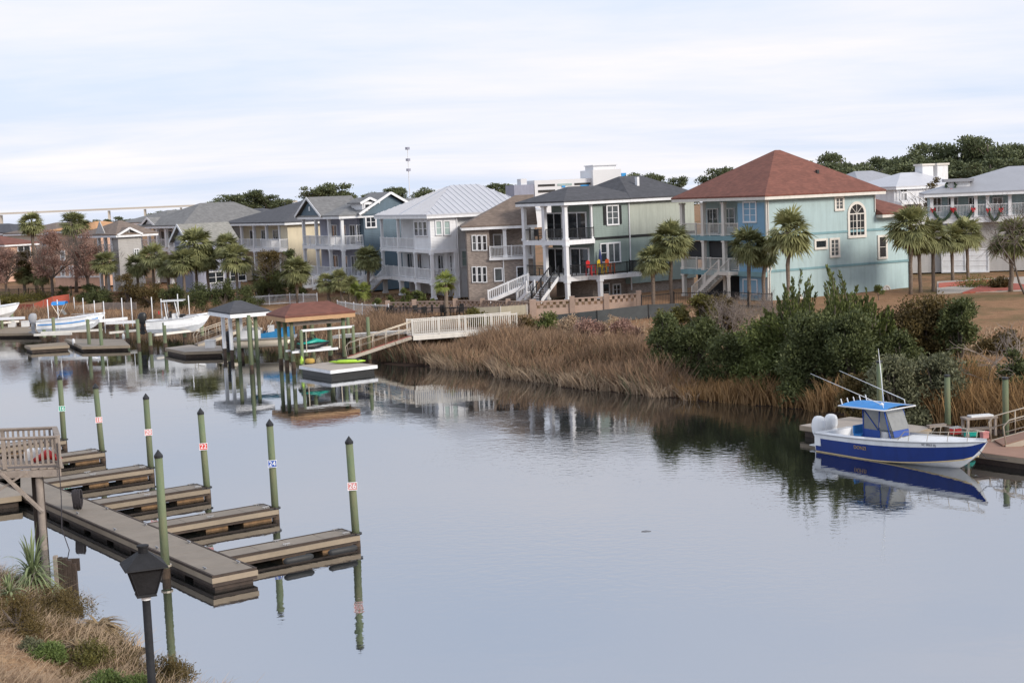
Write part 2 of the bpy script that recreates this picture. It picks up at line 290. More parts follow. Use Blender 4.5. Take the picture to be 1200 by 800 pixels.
def ground_mat(name, ca, cb, cc, mud):
    m = bpy.data.materials.new(name); m.use_nodes = True; t = m.node_tree; n = t.nodes; l = t.links; b = n['Principled BSDF']; b.inputs['Roughness'].default_value = .95; b.inputs['Specular IOR Level'].default_value = .2
    geo = n.new('ShaderNodeNewGeometry'); ns = []
    for s, d in ((.12, 4), (1.3, 6), (9, 4)):
        q = n.new('ShaderNodeTexNoise'); q.inputs['Scale'].default_value = s; q.inputs['Detail'].default_value = d; q.inputs['Roughness'].default_value = .7; l.new(geo.outputs['Position'], q.inputs['Vector']); ns.append(q)
    def mr(src, a, c):
        k = n.new('ShaderNodeMapRange'); k.inputs[1].default_value = a; k.inputs[2].default_value = c; l.new(src, k.inputs[0]); return k.outputs[0]
    def mix(f, a, c):
        k = n.new('ShaderNodeMixRGB'); l.new(f, k.inputs[0])
        for i, q in ((1, a), (2, c)):
            if isinstance(q, tuple): k.inputs[i].default_value = (*q, 1)
            else: l.new(q, k.inputs[i])
        return k.outputs[0]
    a = mix(mr(ns[1].outputs[0], .35, .65), ca, cb); a = mix(mr(ns[0].outputs[0], .5, .62), a, cc)
    dk = mr(ns[2].outputs[0], .2, .8); k = n.new('ShaderNodeMixRGB'); k.blend_type = 'MULTIPLY'; k.inputs[0].default_value = .55; l.new(a, k.inputs[1]); l.new(dk, k.inputs[2]); a = k.outputs[0]
    sp = n.new('ShaderNodeSeparateXYZ'); l.new(geo.outputs['Position'], sp.inputs[0]); a = mix(mr(sp.outputs[2], .7, .25), a, mud); l.new(a, b.inputs['Base Color'])
    bp = n.new('ShaderNodeBump'); bp.inputs['Strength'].default_value = .8; bp.inputs['Distance'].default_value = .08; l.new(ns[2].outputs[0], bp.inputs['Height']); l.new(bp.outputs[0], b.inputs['Normal']); return m
G1 = ground_mat('far_bank_ground', srgb(150, 112, 82), srgb(172, 134, 100), srgb(122, 104, 70), srgb(60, 46, 38))
G2 = ground_mat('near_bank_ground', srgb(150, 118, 90), srgb(184, 152, 118), srgb(128, 96, 72), srgb(66, 54, 40))
xs = np.concatenate([np.linspace(-1600, -260, 30, endpoint=False), np.arange(-260, -90, 5), np.arange(-90, 90, 1.5), np.arange(90, 260, 5), np.linspace(265, 1600, 30)])
ys = np.concatenate([np.arange(-300, 40, 20), np.arange(40, 180, 1.5), np.arange(180, 320, 6), np.linspace(322, 820, 40)])
sheet('far_ground', xs, ys, hfar, G1)
xs = np.concatenate([np.linspace(-1600, -80, 25, endpoint=False), np.arange(-80, -26, 3), np.arange(-26, 12, .4), np.arange(12, 80, 3), np.linspace(85, 1600, 25)])
ys = np.concatenate([np.arange(-400, -20, 20), np.arange(-20, 20, 2), np.arange(20, 60, .4), np.arange(60, 600, 20)])
sheet('near_ground', xs, ys, hnear, G2)
# water
def water_mat():
    m = bpy.data.materials.new('canal_water'); m.use_nodes = True; t = m.node_tree; n = t.nodes; l = t.links; n.remove(n['Principled BSDF'])
    geo = n.new('ShaderNodeNewGeometry')
    def noise(scale, st, det=3, rot=0):
        mp = n.new('ShaderNodeMapping'); mp.inputs['Scale'].default_value = st; mp.inputs['Rotation'].default_value = (0, 0, rot); l.new(geo.outputs['Position'], mp.inputs[0])
        q = n.new('ShaderNodeTexNoise'); q.inputs['Scale'].default_value = scale; q.inputs['Detail'].default_value = det; l.new(mp.outputs[0], q.inputs['Vector']); return q.outputs[0]
    def mth(op, a, b=0.):
        k = n.new('ShaderNodeMath'); k.operation = op
        for i, q in enumerate((a, b)):
            if isinstance(q, (int, float)): k.inputs[i].default_value = q
            else: l.new(q, k.inputs[i])
        return k.outputs[0]
    patch = noise(.035, (1, 1.6, 1), 3, .5); k = n.new('ShaderNodeMapRange'); k.inputs[1].default_value = .46; k.inputs[2].default_value = .6; l.new(patch, k.inputs[0]); pm = k.outputs[0]
    # calm water with gently wind-rippled patches
    rip = noise(2.4, (1, 1.3, 1), 3); sw = noise(.55, (1, 1.4, 1), 2, .4)
    hh = mth('ADD', mth('MULTIPLY', rip, mth('MULTIPLY_ADD', pm, .007)), mth('MULTIPLY', sw, .0042))
    n.active = None
    for q in n:
        if q.type == 'MATH' and q.operation == 'MULTIPLY_ADD': q.inputs[2].default_value = .0011
    bp = n.new('ShaderNodeBump'); bp.inputs['Strength'].default_value = 1; bp.inputs['Distance'].default_value = 1.0; l.new(hh, bp.inputs['Height'])
    gl = n.new('ShaderNodeBsdfGlossy'); gl.inputs['Roughness'].default_value = .012; gl.inputs['Color'].default_value = (.95, .97, 1, 1); l.new(bp.outputs[0], gl.inputs['Normal'])
    df = n.new('ShaderNodeBsdfDiffuse'); df.inputs['Color'].default_value = (.012, .013, .012, 1)
    fr = n.new('ShaderNodeFresnel'); fr.inputs['IOR'].default_value = 5.5; l.new(bp.outputs[0], fr.inputs['Normal'])
    fk = mth('ADD', mth('MULTIPLY', fr.outputs[0], .75), .25); ms = n.new('ShaderNodeMixShader'); l.new(fk, ms.inputs[0]); l.new(df.outputs[0], ms.inputs[1]); l.new(gl.outputs[0], ms.inputs[2]); l.new(ms.outputs[0], n['Material Output'].inputs[0]); return m
wm = MB().quad((-9000, -600, 0), (9000, -600, 0), (9000, 14000, 0), (-9000, 14000, 0)).build('water', water_mat()); tag(wm, kind='structure')
# ================================================================== houses
class House:
    """local frame: origin at the corner nearest the eye, +x along the side wall, +y along the water front; front normal is -x, side normal is -y"""
    def __init__(s, name, label, cat, px, py, th, zg=2.1, d=None, group='houses along the canal'):
        P = at_z(px, py, zg) if d is None else at_y(px, py, d); s.C = Vector((P.x, P.y, zg)); t = R(th)
        s.X = Vector((math.cos(t), math.sin(t), 0)); s.Y = Vector((-math.sin(t), math.cos(t), 0)); s.zg = zg; s.th = t
        s.root = E(name, s.C, t, label, cat, group)
    def w(s, x, y, z=0.): return s.C+s.X*x+s.Y*y+Vector((0, 0, z))
    def loc(s, P): q = Vector(P)-s.C; return Vector((q.dot(s.X), q.dot(s.Y), q.z))
    def pl(s, q, off, Nn, T):
        r = ray(*q); t = (Vector((s.C.x, s.C.y, 0)).dot(Nn)+off)/r.dot(Nn); P = Vector((0, 0, H))+r*t; L = P-s.C; return L.dot(T), L.z
    def side(s, q, off=0): return s.pl(q, off, s.Y, s.X)
    def front(s, q, off=0): return s.pl(q, off, s.X, s.Y)
    def z(s, x, y, py): P = s.w(x, y); return zat(P.x, P.y, py)-s.zg
    def part(s, name, mb, m, parent=None, smooth=False): return mb.build(name, m, parent or s.root, smooth)
    def box(s, name, m, *a, parent=None): return s.part(name, MB().box(*a), m, parent)
    def cols(s, pts, z0, z1, wd=.28, m=None):
        for (x, y) in pts:
            mb = MB().box(x-wd/2, x+wd/2, y-wd/2, y+wd/2, z0, z1); mb.box(x-wd*.68, x+wd*.68, y-wd*.68, y+wd*.68, z1-.16, z1-.003); mb.box(x-wd*.68, x+wd*.68, y-wd*.68, y+wd*.68, z0+.003, z0+.2)
            s.part('column', mb, m or W['white'])
    def slab(s, x0, x1, y0, y1, z, th=.32, m=None): return s.box('balcony_floor', m or W['white'], x0, x1, y0, y1, z-th, z)
    def rail(s, pts, z, m=None, **k):
        mb = MB()
        for i, (a, b) in enumerate(zip(pts, pts[1:])): mb.rail((a[0], a[1], z), (b[0], b[1], z), first=i, **k)
        return s.part('railing', mb, m or W['white'])
    def opening(s, face, u0, u1, z0, z1, off=0., m=None, cols=2, rows=2, tw=.12, arch=False, glass=None, name='window', shut=None, mun=.045, pane='pane'):
        if u0 > u1: u0, u1 = u1, u0
        if z0 > z1: z0, z1 = z1, z0
        m = m or W['white']
        def bx(mb, a, b, c, d, w0, w1):
            return mb.box(a, b, off-w1, off-w0, c, d) if face == 'side' else mb.box(off-w1, off-w0, a, b, c, d)
        P = lambda u, wd, zz: (u, off-wd, zz) if face == 'side' else (off-wd, u, zz)
        fr = MB(); pn = MB()
        if arch:
            r = (u1-u0)/2; uc = (u0+u1)/2; zs = z1-r
            bx(fr, u0-tw, u1+tw, z0-tw, z0, -.02, .12); bx(fr, u0-tw, u0, z0, zs, -.02, .1); bx(fr, u1, u1+tw, z0, zs, -.02, .1)
            n = 14
            for i in range(n):
                a0, a1 = math.pi*i/n, math.pi*(i+1)/n; q = []
                for (rr, aa) in ((r, a0), (r+tw, a0), (r+tw, a1), (r, a1)): q.append((uc+rr*math.cos(aa), zs+rr*math.sin(aa)))
                k = len(fr.v)
                for wd in (-.02, .1): fr.v += [P(u, wd, zz) for u, zz in q]
                fr.f += [tuple(k+j for j in t) for t in ((0,1,2,3),(7,6,5,4),(0,4,5,1),(1,5,6,2),(2,6,7,3),(3,7,4,0))]
            pts = [(u0, z0), (u1, z0)]+[(uc+r*math.cos(math.pi*i/n), zs+r*math.sin(math.pi*i/n)) for i in range(n+1)]
            pn.quad(*[P(u, .025, zz) for u, zz in pts]); bx(fr, u0, u1, zs-.05, zs+.05, .026, .07)
            for aa in (45, 90, 135): fr.beam(P(uc, .05, zs), P(uc+r*math.cos(R(aa)), .05, zs+r*math.sin(R(aa))), .04, .04)
            ztop = zs
        else:
            bx(fr, u0-tw, u1+tw, z1, z1+tw, -.02, .1); bx(fr, u0-tw, u1+tw, z0-tw, z0, -.02, .13); bx(fr, u0-tw, u0, z0, z1, -.02, .1); bx(fr, u1, u1+tw, z0, z1, -.02, .1)
            bx(pn, u0, u1, z0, z1, -.01, .025); ztop = z1
        for i in range(1, cols): u = u0+(u1-u0)*i/cols; wd = mun*(2.2 if i*2 == cols else 1); bx(fr, u-wd/2, u+wd/2, z0, ztop, .026, .06)
        for i in range(1, rows): zz = z0+(ztop-z0)*i/rows; bx(fr, u0, u1, zz-mun/2, zz+mun/2, .026, .055)
        f = s.part(name, fr, m); s.part(pane, pn, glass or rnd.choice([W['glass'], W['glass2'], W['glass']]), f)
        if shut:
            ww = (u1-u0)*.3
            for a in (u0-tw-ww, u1+tw): s.part('shutter', bx(MB(), a+.02, a+ww-.02, z0-.05, z1+.05, 0, .06), shut)
        return f
    def win(s, face, Z, x0, y0, x1, y1, off=0., **k):
        q = s.side if face == 'side' else s.front; ym = (y0+y1)/2; xm = (x0+x1)/2
        u0 = q(Z(x0, ym), off)[0]; u1 = q(Z(x1, ym), off)[0]; z1 = q(Z(xm, y0), off)[1]; z0 = q(Z(xm, y1), off)[1]
        return s.opening(face, u0, u1, z0, z1, off, **k)
    def roof(s, x0, x1, y0, y1, ze, a, b, zr, m, over=.5, fas=.26, trim=None, seams=False, gable_wall=None, name='roof', th=.14):
        x0 -= over; x1 += over; y0 -= over; y1 += over
        c = [(x0, y0), (x1, y0), (x1, y1), (x0, y1)]; mb = MB()
        xr = abs(a[0]-b[0]) >= abs(a[1]-b[1])
        n = 0; mb.v = [(p[0], p[1], ze) for p in c]+[(a[0], a[1], zr), (b[0], b[1], zr)]+[(p[0], p[1], ze-th) for p in c]
        if xr: fs = [(0, 1, 5, 4), (1, 2, 5), (2, 3, 4, 5), (3, 0, 4)]
        else: fs = [(0, 1, 4), (1, 2, 5, 4), (2, 3, 5), (3, 0, 4, 5)]     # a near y0, b near y1
        mb.f = fs+[(9, 8, 7, 6), (0, 6, 7, 1), (1, 7, 8, 2), (2, 8, 9, 3), (3, 9, 6, 0)]
        r = s.part(name, mb, m)
        f = MB(); g = .03; zt = ze-th-.003
        f.box(x0+g, x1-g, y0+g, y0+.12, zt-fas, zt).box(x0+g, x1-g, y1-.12, y1-g, zt-fas, zt).box(x0+g, x0+.12, y0+.12, y1-.12, zt-fas, zt).box(x1-.12, x1-g, y0+.12, y1-.12, zt-fas, zt)
        f.box(x0+.12, x1-.12, y0+.12, y1-.12, zt-.04, zt)
        s.part('fascia', f, trim or W['white'], r)
        if seams:
            sm = MB(); V = [Vector(v) for v in mb.v]
            def seam(p, q): sm.beam(p+Vector((0, 0, .02)), q+Vector((0, 0, .02)), .05, .06)
            for fc in fs:
                P = [V[i] for i in fc]; e = P[1]-P[0]; L = e.length; ed = e.normalized(); top = P[2:]; nn = e.cross(P[2]-P[0]).normalized(); upd = nn.cross(ed).normalized()
                k = int(L/.6)
                for i in range(1, k):
                    t = L*i/k; base = P[0]+ed*t; best = None
                    poly = P
                    for j in range(1, len(poly)):        # where the line up the slope leaves the face
                        A = poly[j]; B = poly[(j+1) % len(poly)]; ea = (A-base).dot(ed); eb = (B-base).dot(ed)
                        if (ea-1e-6)*(eb+1e-6) <= 0 and abs(ea-eb) > 1e-6:
                            u = ea/(ea-eb); hh = (A.lerp(B, u)-base).dot(upd)
                            if hh > .05 and (best is None or hh > best): best = hh
                    if best: seam(base, base+upd*best)
            s.part('standing_seam', sm, m, r)
        return r
    def stairs(s, p, q, wd, n, axis, m=None, rm=None, bal=.2):    # p bottom, q top (local), axis = width direction
        m = m or W['white']; p = Vector(p); q = Vector(q); ax = Vector(axis)*wd; st = MB()
        run = (q-p)/n
        for i in range(n):
            c = p+run*(i+.5)+Vector((0, 0, run.z/2)); d = Vector((run.x, run.y, 0)).normalized(); h = Vector((run.x, run.y, 0)).length/2+.03
            st.beam(c, c+ax, h*2, .06)
        st.beam(p, q, .07, .32); st.beam(p+ax, q+ax, .07, .32)
        o = s.part('stairs', st, m)
        r = MB(); r.rail(p, q, 1., 2.2, bal, .12, .04, .15); r.rail(p+ax, q+ax, 1., 2.2, bal, .12, .04, .15); s.part('stair_railing', r, rm or m, o); return o
def gable(h, pts, m, name='gable_wall', t=.12, axis='x'):     # triangular wall from three (x,y,z) corners with thickness along axis
    mb = MB(); d = Vector((t, 0, 0)) if axis == 'x' else Vector((0, t, 0)); P = [Vector(p) for p in pts]; n = len(P); mb.v = [tuple(p) for p in P]+[tuple(p+d) for p in P]
    mb.f = [tuple(range(n))[::-1], tuple(n+i for i in range(n))]+[(i, (i+1) % n, n+(i+1) % n, n+i) for i in range(n)]
    return h.part(name, mb, m)

# ---- light blue house with the red hip roof
k = House('stucco_house', 'light blue stucco house with red-brown hip roof and an arched window', 'house', *Z5(460, 735), 30)
L = k.side(Z5(935, 255))[0]; Wd = k.front(Z5(72, 300))[0]; ze = 8.75; L2 = k.side(Z5(1088, 560))[0]
yb = k.front(Z5(322, 340))[0]; rc = 2.4
m = MB().box(0, L, 0, yb, 0, ze).box(rc, L-.01, yb, Wd, 0, ze-.01); k.part('wall', m, W['blue'])
zw = k.side(Z5(1010, 356))[1]
k.box('wing_wall', W['blue'], L+.003, L2, .03, 7.5, 0, zw)
# second-floor front wall patch in a darker, bluer tone than the side wall
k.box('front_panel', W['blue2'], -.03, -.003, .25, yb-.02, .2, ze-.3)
zr = k.z(L/2, Wd/2, Z5(0, 66)[1])
k.roof(0, L, 0, Wd, ze+.35, (L/2-.1, Wd/2), (L/2+.5, Wd/2), zr, W['red_sh'], .7, trim=W['cream'])
zrw = k.side(Z5(960, 268), 3.)[1]
k.roof(L+.6, L2+.25, -.3, 7, zw+.35, (L+.7, 3.4), (L+1.2, 3.4), zrw+.3, W['red_sh'], .55, trim=W['cream'], name='wing_roof')
rf = k.box('roof_vent', W['dim'], L*.62-.12, L*.62+.12, 2.2-.12, 2.2+.12, ze+1.6, ze+2.35); 
for zc, nm in ((2.55, 'trim_band'), (5.55, 'trim_band')):
    k.part(nm, MB().box(.02, (L2 if zc < 5 else L+2.2), -.05, -.003+(.0), zc-.1, zc+.1), W['bluetrim'])
for (x0, y0, x1, y1, c_, r_) in ((760, 277, 788, 322, 2, 3), (670, 466, 714, 494, 1, 1), (738, 462, 769, 530, 2, 4), (953, 449, 981, 537, 1, 2)):
    k.win('side', Z5, x0, y0, x1, y1, m=W['cream'], cols=c_, rows=r_, tw=.2)
k.win('side', Z5, 820, 302, 884, 440, m=W['cream'], cols=4, rows=3, tw=.24, arch=True)
k.win('side', Z5, 972, 668, 998, 722, m=W['cream'], cols=1, rows=1, tw=.12, arch=True, name='arched_niche', pane='niche_panel', glass=W['white'])
k.win('side', Z5, 580, 705, 606, 745, m=W['cream'], cols=1, rows=1, tw=.1, arch=True, name='arched_niche', pane='niche_panel', glass=W['white'])
k.win('front', Z5, 352, 296, 404, 378, m=W['white'], cols=2, rows=3, tw=.14)
k.win('front', Z5, 350, 640, 410, 700, m=W['white'], cols=2, rows=1, tw=.08)
zf1, zf2 = 2.5, 5.6
for zf in (zf1, zf2): k.slab(-.25, rc, yb, Wd+.1, zf, .42, W['bluetrim'])
k.box('trim_band', W['bluetrim'], -.28, -.035, 0, yb, zf2-.42, zf2)
k.box('trim_band', W['bluetrim'], -.28, -.035, 0, yb, zf1-.42, zf1)
cy = [k.front(Z5(x, 350))[0] for x in (75, 168, 260)]
for zz0, zz1 in ((0, zf1-.42), (zf1, zf2-.42), (zf2, ze-.15)): k.cols([(0, y) for y in cy], zz0, zz1, .34, W['cream'])
k.rail([(0, yb), (0, Wd)], zf1, W['cream'], h=1.1, bal=.17); k.rail([(0, yb), (0, Wd)], zf2, W['cream'], h=1.1, bal=.17)
for a, b in zip(cy, cy[1:]): k.box('sun_screen', W['dark'], .35, .4, min(a, b)+.3, max(a, b)-.3, zf1+.9, zf2-.5)
k.box('carport_shadow', W['dark'], 1.6, 1.68, yb+.1, Wd, .02, zf1-.5)  # dark sheet standing in for the shadow inside the open carport
k.opening('front', yb+.6, yb+2.2, zf2+.15, zf2+2.3, rc, cols=2, rows=1, name='door', tw=.1); k.opening('front', yb+3.4, yb+5, zf2+.7, zf2+2.3, rc, cols=2, rows=2, tw=.1); k.opening('front', Wd-2.3, Wd-.8, zf2+.15, zf2+2.3, rc, cols=2, rows=1, name='door', tw=.1)
k.opening('front', yb+1, yb+3.2, zf1+.15, zf1+2.3, rc, cols=3, rows=1, name='door', tw=.1)
k.stairs((-1.3, yb+5.2, .05), (-1.3, yb+1.2, zf1), 1.1, 12, (1, 0, 0), W['cream'], W['cream']); k.slab(-1.35, -.26, yb-.2, yb+1.2, zf1, .3, W['cream']); k.cols([(-1.2, yb)], 0, zf1-.3, .2, W['cream'])
k.part('downspout', MB().path([(.12, -.1, ze+.1), (.12, -.1, 3.1), (.3, -.1, 2.8), (.12, -.1, 2.4), (.12, -.1, .1)], .06, 6), W['cream'])
k.part('downspout', MB().tube((L-.1, -.08, ze+.1), (L-.1, -.08, zw+.5), .06, n=6), W['cream']); k.part('downspout', MB().tube((L2-.05, -.06, zw), (L2-.05, -.06, .1), .06, n=6), W['cream'])
k.box('corner_board', W['cream'], -.05, .1, -.04, .1, .1, ze)
H_K = k

# ---- sage house with black rails
k = House('sage_house', 'sage green house with charcoal shingle roof, white columns and black balcony rails', 'house', *Z4(250, 695), 40)
a = k.side(Z4(362, 330))[0]; b = k.side(Z4(518, 330))[0]; Wd = k.front(Z4(50, 285))[0]; ze = 8.85; XL = 17.5; W2 = 9.5
z1, z2 = 2.2, 5.6
k.box('wall', W['sage'], a, b, 0, Wd, 2.3, ze); k.box('pale_side_wall', W['sage2'], b+.003, XL, .02, W2, z2+.1, ze-.005); k.box('lower_side_wall', W['sage'], b+.003, XL, .01, W2-.01, 1.0, z2-.15)
k.box('brick_ground_wall', W['brick'], a+.2, b-.01, .6, Wd-.1, 0, 2.28); k.box('plinth', W['brick'], b, XL, .3, W2, 0, 1.0)
k.box('black_band', W['black'], a+.05, XL-.1, -.05, .03, z2-.14, z2+.09)
zr1 = k.z(2.5, Wd/2, Z4(0, 190)[1]); k.roof(0, b+1.5, 0, Wd, ze+.4, (3.2, Wd/2), (7, Wd/2), zr1, W['dk_sh'], .55)
zr2 = k.z(b+4, W2/2, Z4(0, 143)[1]); k.roof(b+.4, XL, .0, W2, ze+.42, (b+3.6, W2/2), (XL-2.5, W2/2), zr2, W['dk_sh'], .57, name='main_roof')
k.box('roof_vent', W['white'], b+3.6, b+3.9, 2.2, 2.5, ze+1, ze+2.4)
k.slab(-.15, a, -.15, Wd+.1, z1, .42); k.slab(-.15, a, -.15, Wd+.1, z2, .42); k.slab(a-1.0, b, -1.7, -.153, z1, .4)
cys = [k.front(Z4(x, 450))[0] for x in (57, 147)]+[0.05]
for zz0, zz1 in ((0, z1-.42), (z1, z2-.42), (z2, ze)): k.cols([(.05, y) for y in cys], zz0, zz1, .36)
k.cols([(a-.8, -1.5)], 0, z1-.4, .36); k.cols([(a-.15, .1)], z2, ze, .2)
br = dict(h=1.05, bal=.13, bw=.03, pw=.07)
k.rail([(.05, Wd), (.05, 0), (a, 0)], z2, W['black'], **br)
k.rail([(.05, Wd), (.05, 3.2)], z1, W['black'], **br); k.rail([(.05, .2), (.3, -.1), (a-1, -1.6), (b-.1, -1.6), (b-.1, -.1)], z1, W['black'], **br)
k.opening('front', 1., 3.4, z2+.1, z2+2.4, a, cols=2, rows=1, name='sliding_door', tw=.14); k.opening('front', 4.4, 6.6, z2+.1, z2+2.4, a, cols=2, rows=1, name='sliding_door', tw=.14)
k.opening('front', .8, 3.2, z1+.1, z1+2.4, a, cols=2, rows=1, name='sliding_door', tw=.14); k.opening('front', 4.4, 6.6, z1+.1, z1+2.4, a, cols=2, rows=1, name='sliding_door', tw=.14)
k.win('side', Z4, 424, 273, 470, 352, cols=2, rows=3, shut=W['black'], tw=.14); k.win('side', Z4, 430, 440, 478, 520, cols=2, rows=1, tw=.16); k.win('side', Z4, 396, 442, 420, 520, cols=1, rows=2, tw=.1, name='door')
k.win('side', Z4, 452, 624, 480, 664, .6, cols=2, rows=2); k.win('side', Z4, 405, 620, 432, 690, .6, cols=1, rows=2, name='door', tw=.08)
k.stairs((-2.9, .6, .05), (-.2, .9, z1), 1.2, 11, (0, 1, 0), W['white'], W['black'], .25); k.stairs((-3.4, 3.3, .02), (-3.4, 1.9, 1.0), 1.0, 5, (1, 0, 0), W['white'], W['white'], .3)
k.part('downspout', MB().tube((b+.1, -.06, ze), (b+.1, -.06, .4), .07, n=6), W['white'])
H_J = k; JA, JB, JZ1 = a, b, z1
# string lights / corner fence side wall with louvre
# ---- white house with metal roof
k = House('white_house', 'white three-storey house with pale standing-seam metal roof and stacked porches', 'house', *Z3(335, 690), 23)
Wd = k.front(Z3(95, 345))[0]; ze = 8.05; L = k.side(Z3(434, 345))[0]; XL = 11.5; z1, z2 = 1.95, 4.95; y1 = k.front(Z3(247, 400))[0]
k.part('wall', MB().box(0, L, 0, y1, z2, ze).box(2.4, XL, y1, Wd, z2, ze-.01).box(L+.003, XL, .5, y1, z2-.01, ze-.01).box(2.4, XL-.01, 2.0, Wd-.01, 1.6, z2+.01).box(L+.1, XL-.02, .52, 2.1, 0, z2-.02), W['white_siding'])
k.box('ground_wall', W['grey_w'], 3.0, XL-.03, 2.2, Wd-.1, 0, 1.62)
xa, zr = k.side(Z3(412, 179), Wd/2); xb = k.side(Z3(535, 173), Wd/2)[0]; k.roof(0, XL, 0, Wd, ze+.38, (xa, Wd/2), (max(xb, xa+1), Wd/2), zr, W['metal'], .5, seams=True); print('DBG white', xa, xb, zr)
k.slab(-.15, L, -.15, Wd+.1, z1, .38); k.slab(-.1, 2.4, y1-.05, Wd+.1, z2, .36); k.box('floor_band', W['white'], -.12, L+.02, -.12, y1-.052, z2-.36, z2)
ys = [k.front(Z3(x, 500))[0] for x in (110, 183, 255)]
k.cols([(0, y) for y in ys]+[(.05, .05), (L-.15, .05)], z1, z2-.36, .3); k.cols([(.02, y) for y in ys[:2]], z2, ze, .26)
k.cols([(.1, y) for y in ys]+[(.1, .1), (L-.15, .2)], 0, z1-.38, .42)
rk = dict(h=1.05, bal=.15); k.rail([(0, Wd), (0, 0), (L, 0)], z1, **rk); k.rail([(0, Wd), (0, y1)], z2, **rk)
for x0, x1 in ((253, 268), (273, 288), (293, 308)): k.win('front', Z3, x0, 343, x1, 403, cols=1, rows=2, tw=.09)
for x0, x1 in ((347, 368), (384, 406)): k.win('side', Z3, x0, 341, x1, 398, cols=1, rows=2, glass=W['blind'], tw=.12)
k.win('side', Z3, 462, 473, 481, 538, .5, cols=1, rows=2, glass=W['blind'])
for i, yy in enumerate((3.0, 5.6, 9.5, 12.5)): k.opening('front', yy, yy+1.5, z1+.1, z1+2.2, 2.4, cols=2, rows=1, name='door', tw=.1)
k.opening('front', y1+1, y1+2.6, z2+.1, z2+2.2, 2.4, cols=2, rows=1, name='door', tw=.1); k.opening('front', y1+4.2, y1+5.4, z2+.7, z2+2.2, 2.4, cols=2, rows=2)
for x0 in (2.7, 3.7): k.opening('side', x0, x0+.75, z1+.7, z1+2.2, 2.0, cols=1, rows=2)
k.opening('front', 3.2, 5, .1, 1.55, 3.0, cols=2, rows=1, name='door')
k.stairs((-1.7, Wd+3.2, .05), (-1.7, Wd-2.2, z1), 1.4, 11, (1, 0, 0)); k.slab(-1.75, -.17, Wd-3.6, Wd-2.2, z1, .3)
k.part('downspout', MB().tube((L+.1, -.05, ze), (L+.1, -.05, .2), .07, n=6), W['white'])
# ---- brick house
k = House('brick_house', 'grey-brown brick house with brown shingle roof and a corner balcony', 'house', *Z3(496, 697), 3)
L = k.side(Z3(588, 500))[0]; ze = k.side(Z3(490, 378))[1]; XL = 6.3; Wd = 5.5; z2 = k.side(Z3(640, 500))[1]
k.part('wall', MB().box(0, L, 0, Wd, 0, ze).box(L, XL, 1.6, Wd-.01, 0, ze-.01).box(L+.002, XL-.01, .01, 1.61, 0, z2-.3), W['brick'])
zr = k.side(Z3(740, 222), 2.9)[1]; k.roof(0, XL, 0, Wd, ze+.36, (5.0, 2.9), (XL+.5, 2.9), zr, W['br_sh'], .5)
k.slab(L-.1, XL, -.3, 1.6, z2, .26)
k.cols([(k.side(Z3(x, 430), .0)[0], 0.05) for x in (653,)]+[(XL-.5, .05)], z2, ze, .34); k.rail([(L, -.15), (XL, -.15)], z2, h=1.05, bal=.14)
for zy0, zy1 in ((405, 468), (545, 610)):
    for x0, x1 in ((510, 524), (533, 547), (556, 570)): k.win('side', Z3, x0, zy0, x1, zy1, cols=1, rows=2, tw=.08)
k.win('side', Z3, 606, 402, 636, 455, 1.6, cols=1, rows=1, name='door'); k.win('side', Z3, 610, 552, 640, 604, cols=1, rows=1, tw=.1); k.win('side', Z3, 710, 545, 738, 612, cols=1, rows=1, tw=.1, name='door')
k.part('downspout', MB().tube((k.side(Z3(648, 550))[0], -.06, z2-.2), (k.side(Z3(648, 550))[0], -.06, .3), .06, n=6), W['white'])
k.stairs((L-.4, -2.6, .05), (L+3.4, -2.6, 1.5), 1.1, 8, (0, 1, 0)); k.rail([(L+3.4, -1.6), (XL-1, -1.6)], 1.2, h=1.1, bal=.14)
# ---- blue-grey house with stacked white balconies
def two_block(name, label, q, th, Z, ex, col_x, side_end, ztop_y, zslabs, W_px, wall, roofm, depth=None, body=9., ridge_y=None, d=None, rails=None, XL=12): pass
k = House('slate_house', 'slate blue house with a small gable, white stacked balconies and outside stair', 'house', *Z2(778, 505), 28)
zs = lambda y: k.z(0, 0, Z2(0, y)[1]); L = k.side(Z2(862, 300))[0]; ze = zs(176); Wd = k.front(Z2(592, 300))[0]; XL = 17; z1, z2 = zs(440), zs(300); zs_slate2 = z2+.005
k.part('wall', MB().box(2.2, L, .8, Wd, 0, ze), W['lav']); k.box('slate_wall', W['slate'], L, XL, -.3, Wd-1, 0, ze+.2)
k.slab(-.1, L, -.1, Wd, z1, .4); k.slab(-.1, L, -.1, Wd, z2, .4)
cy = [k.front(Z2(x, 250))[0] for x in (592, 648, 706)]+[.1]
for a_, b_ in ((0, z1-.4), (z1, z2-.4), (z2, ze)): k.cols([(.1, y) for y in cy], a_, b_, .32)
k.cols([(L-.2, .1)], z1, z2-.4, .25)
for z_ in (z1, z2): k.rail([(.1, Wd), (.1, .1), (L, .1)], z_, h=1.1, bal=.15)
for z_ in (z1, z2):
    for yy in (1.4, 4.2, 7.): k.opening('front', yy, yy+1.5, z_+.1, z_+2.2, 2.2, cols=2, rows=1, name='door', tw=.1)
    k.opening('side', 2.6, L-.4, z_+.5, z_+2.2, .8, cols=2, rows=2, tw=.08)
zr = k.z(4, Wd*.5, Z2(0, 97)[1]); k.roof(0, XL, 0, Wd, ze+.35, (4.5, Wd/2), (XL-3, Wd/2), zr, W['gr_sh'], .45)
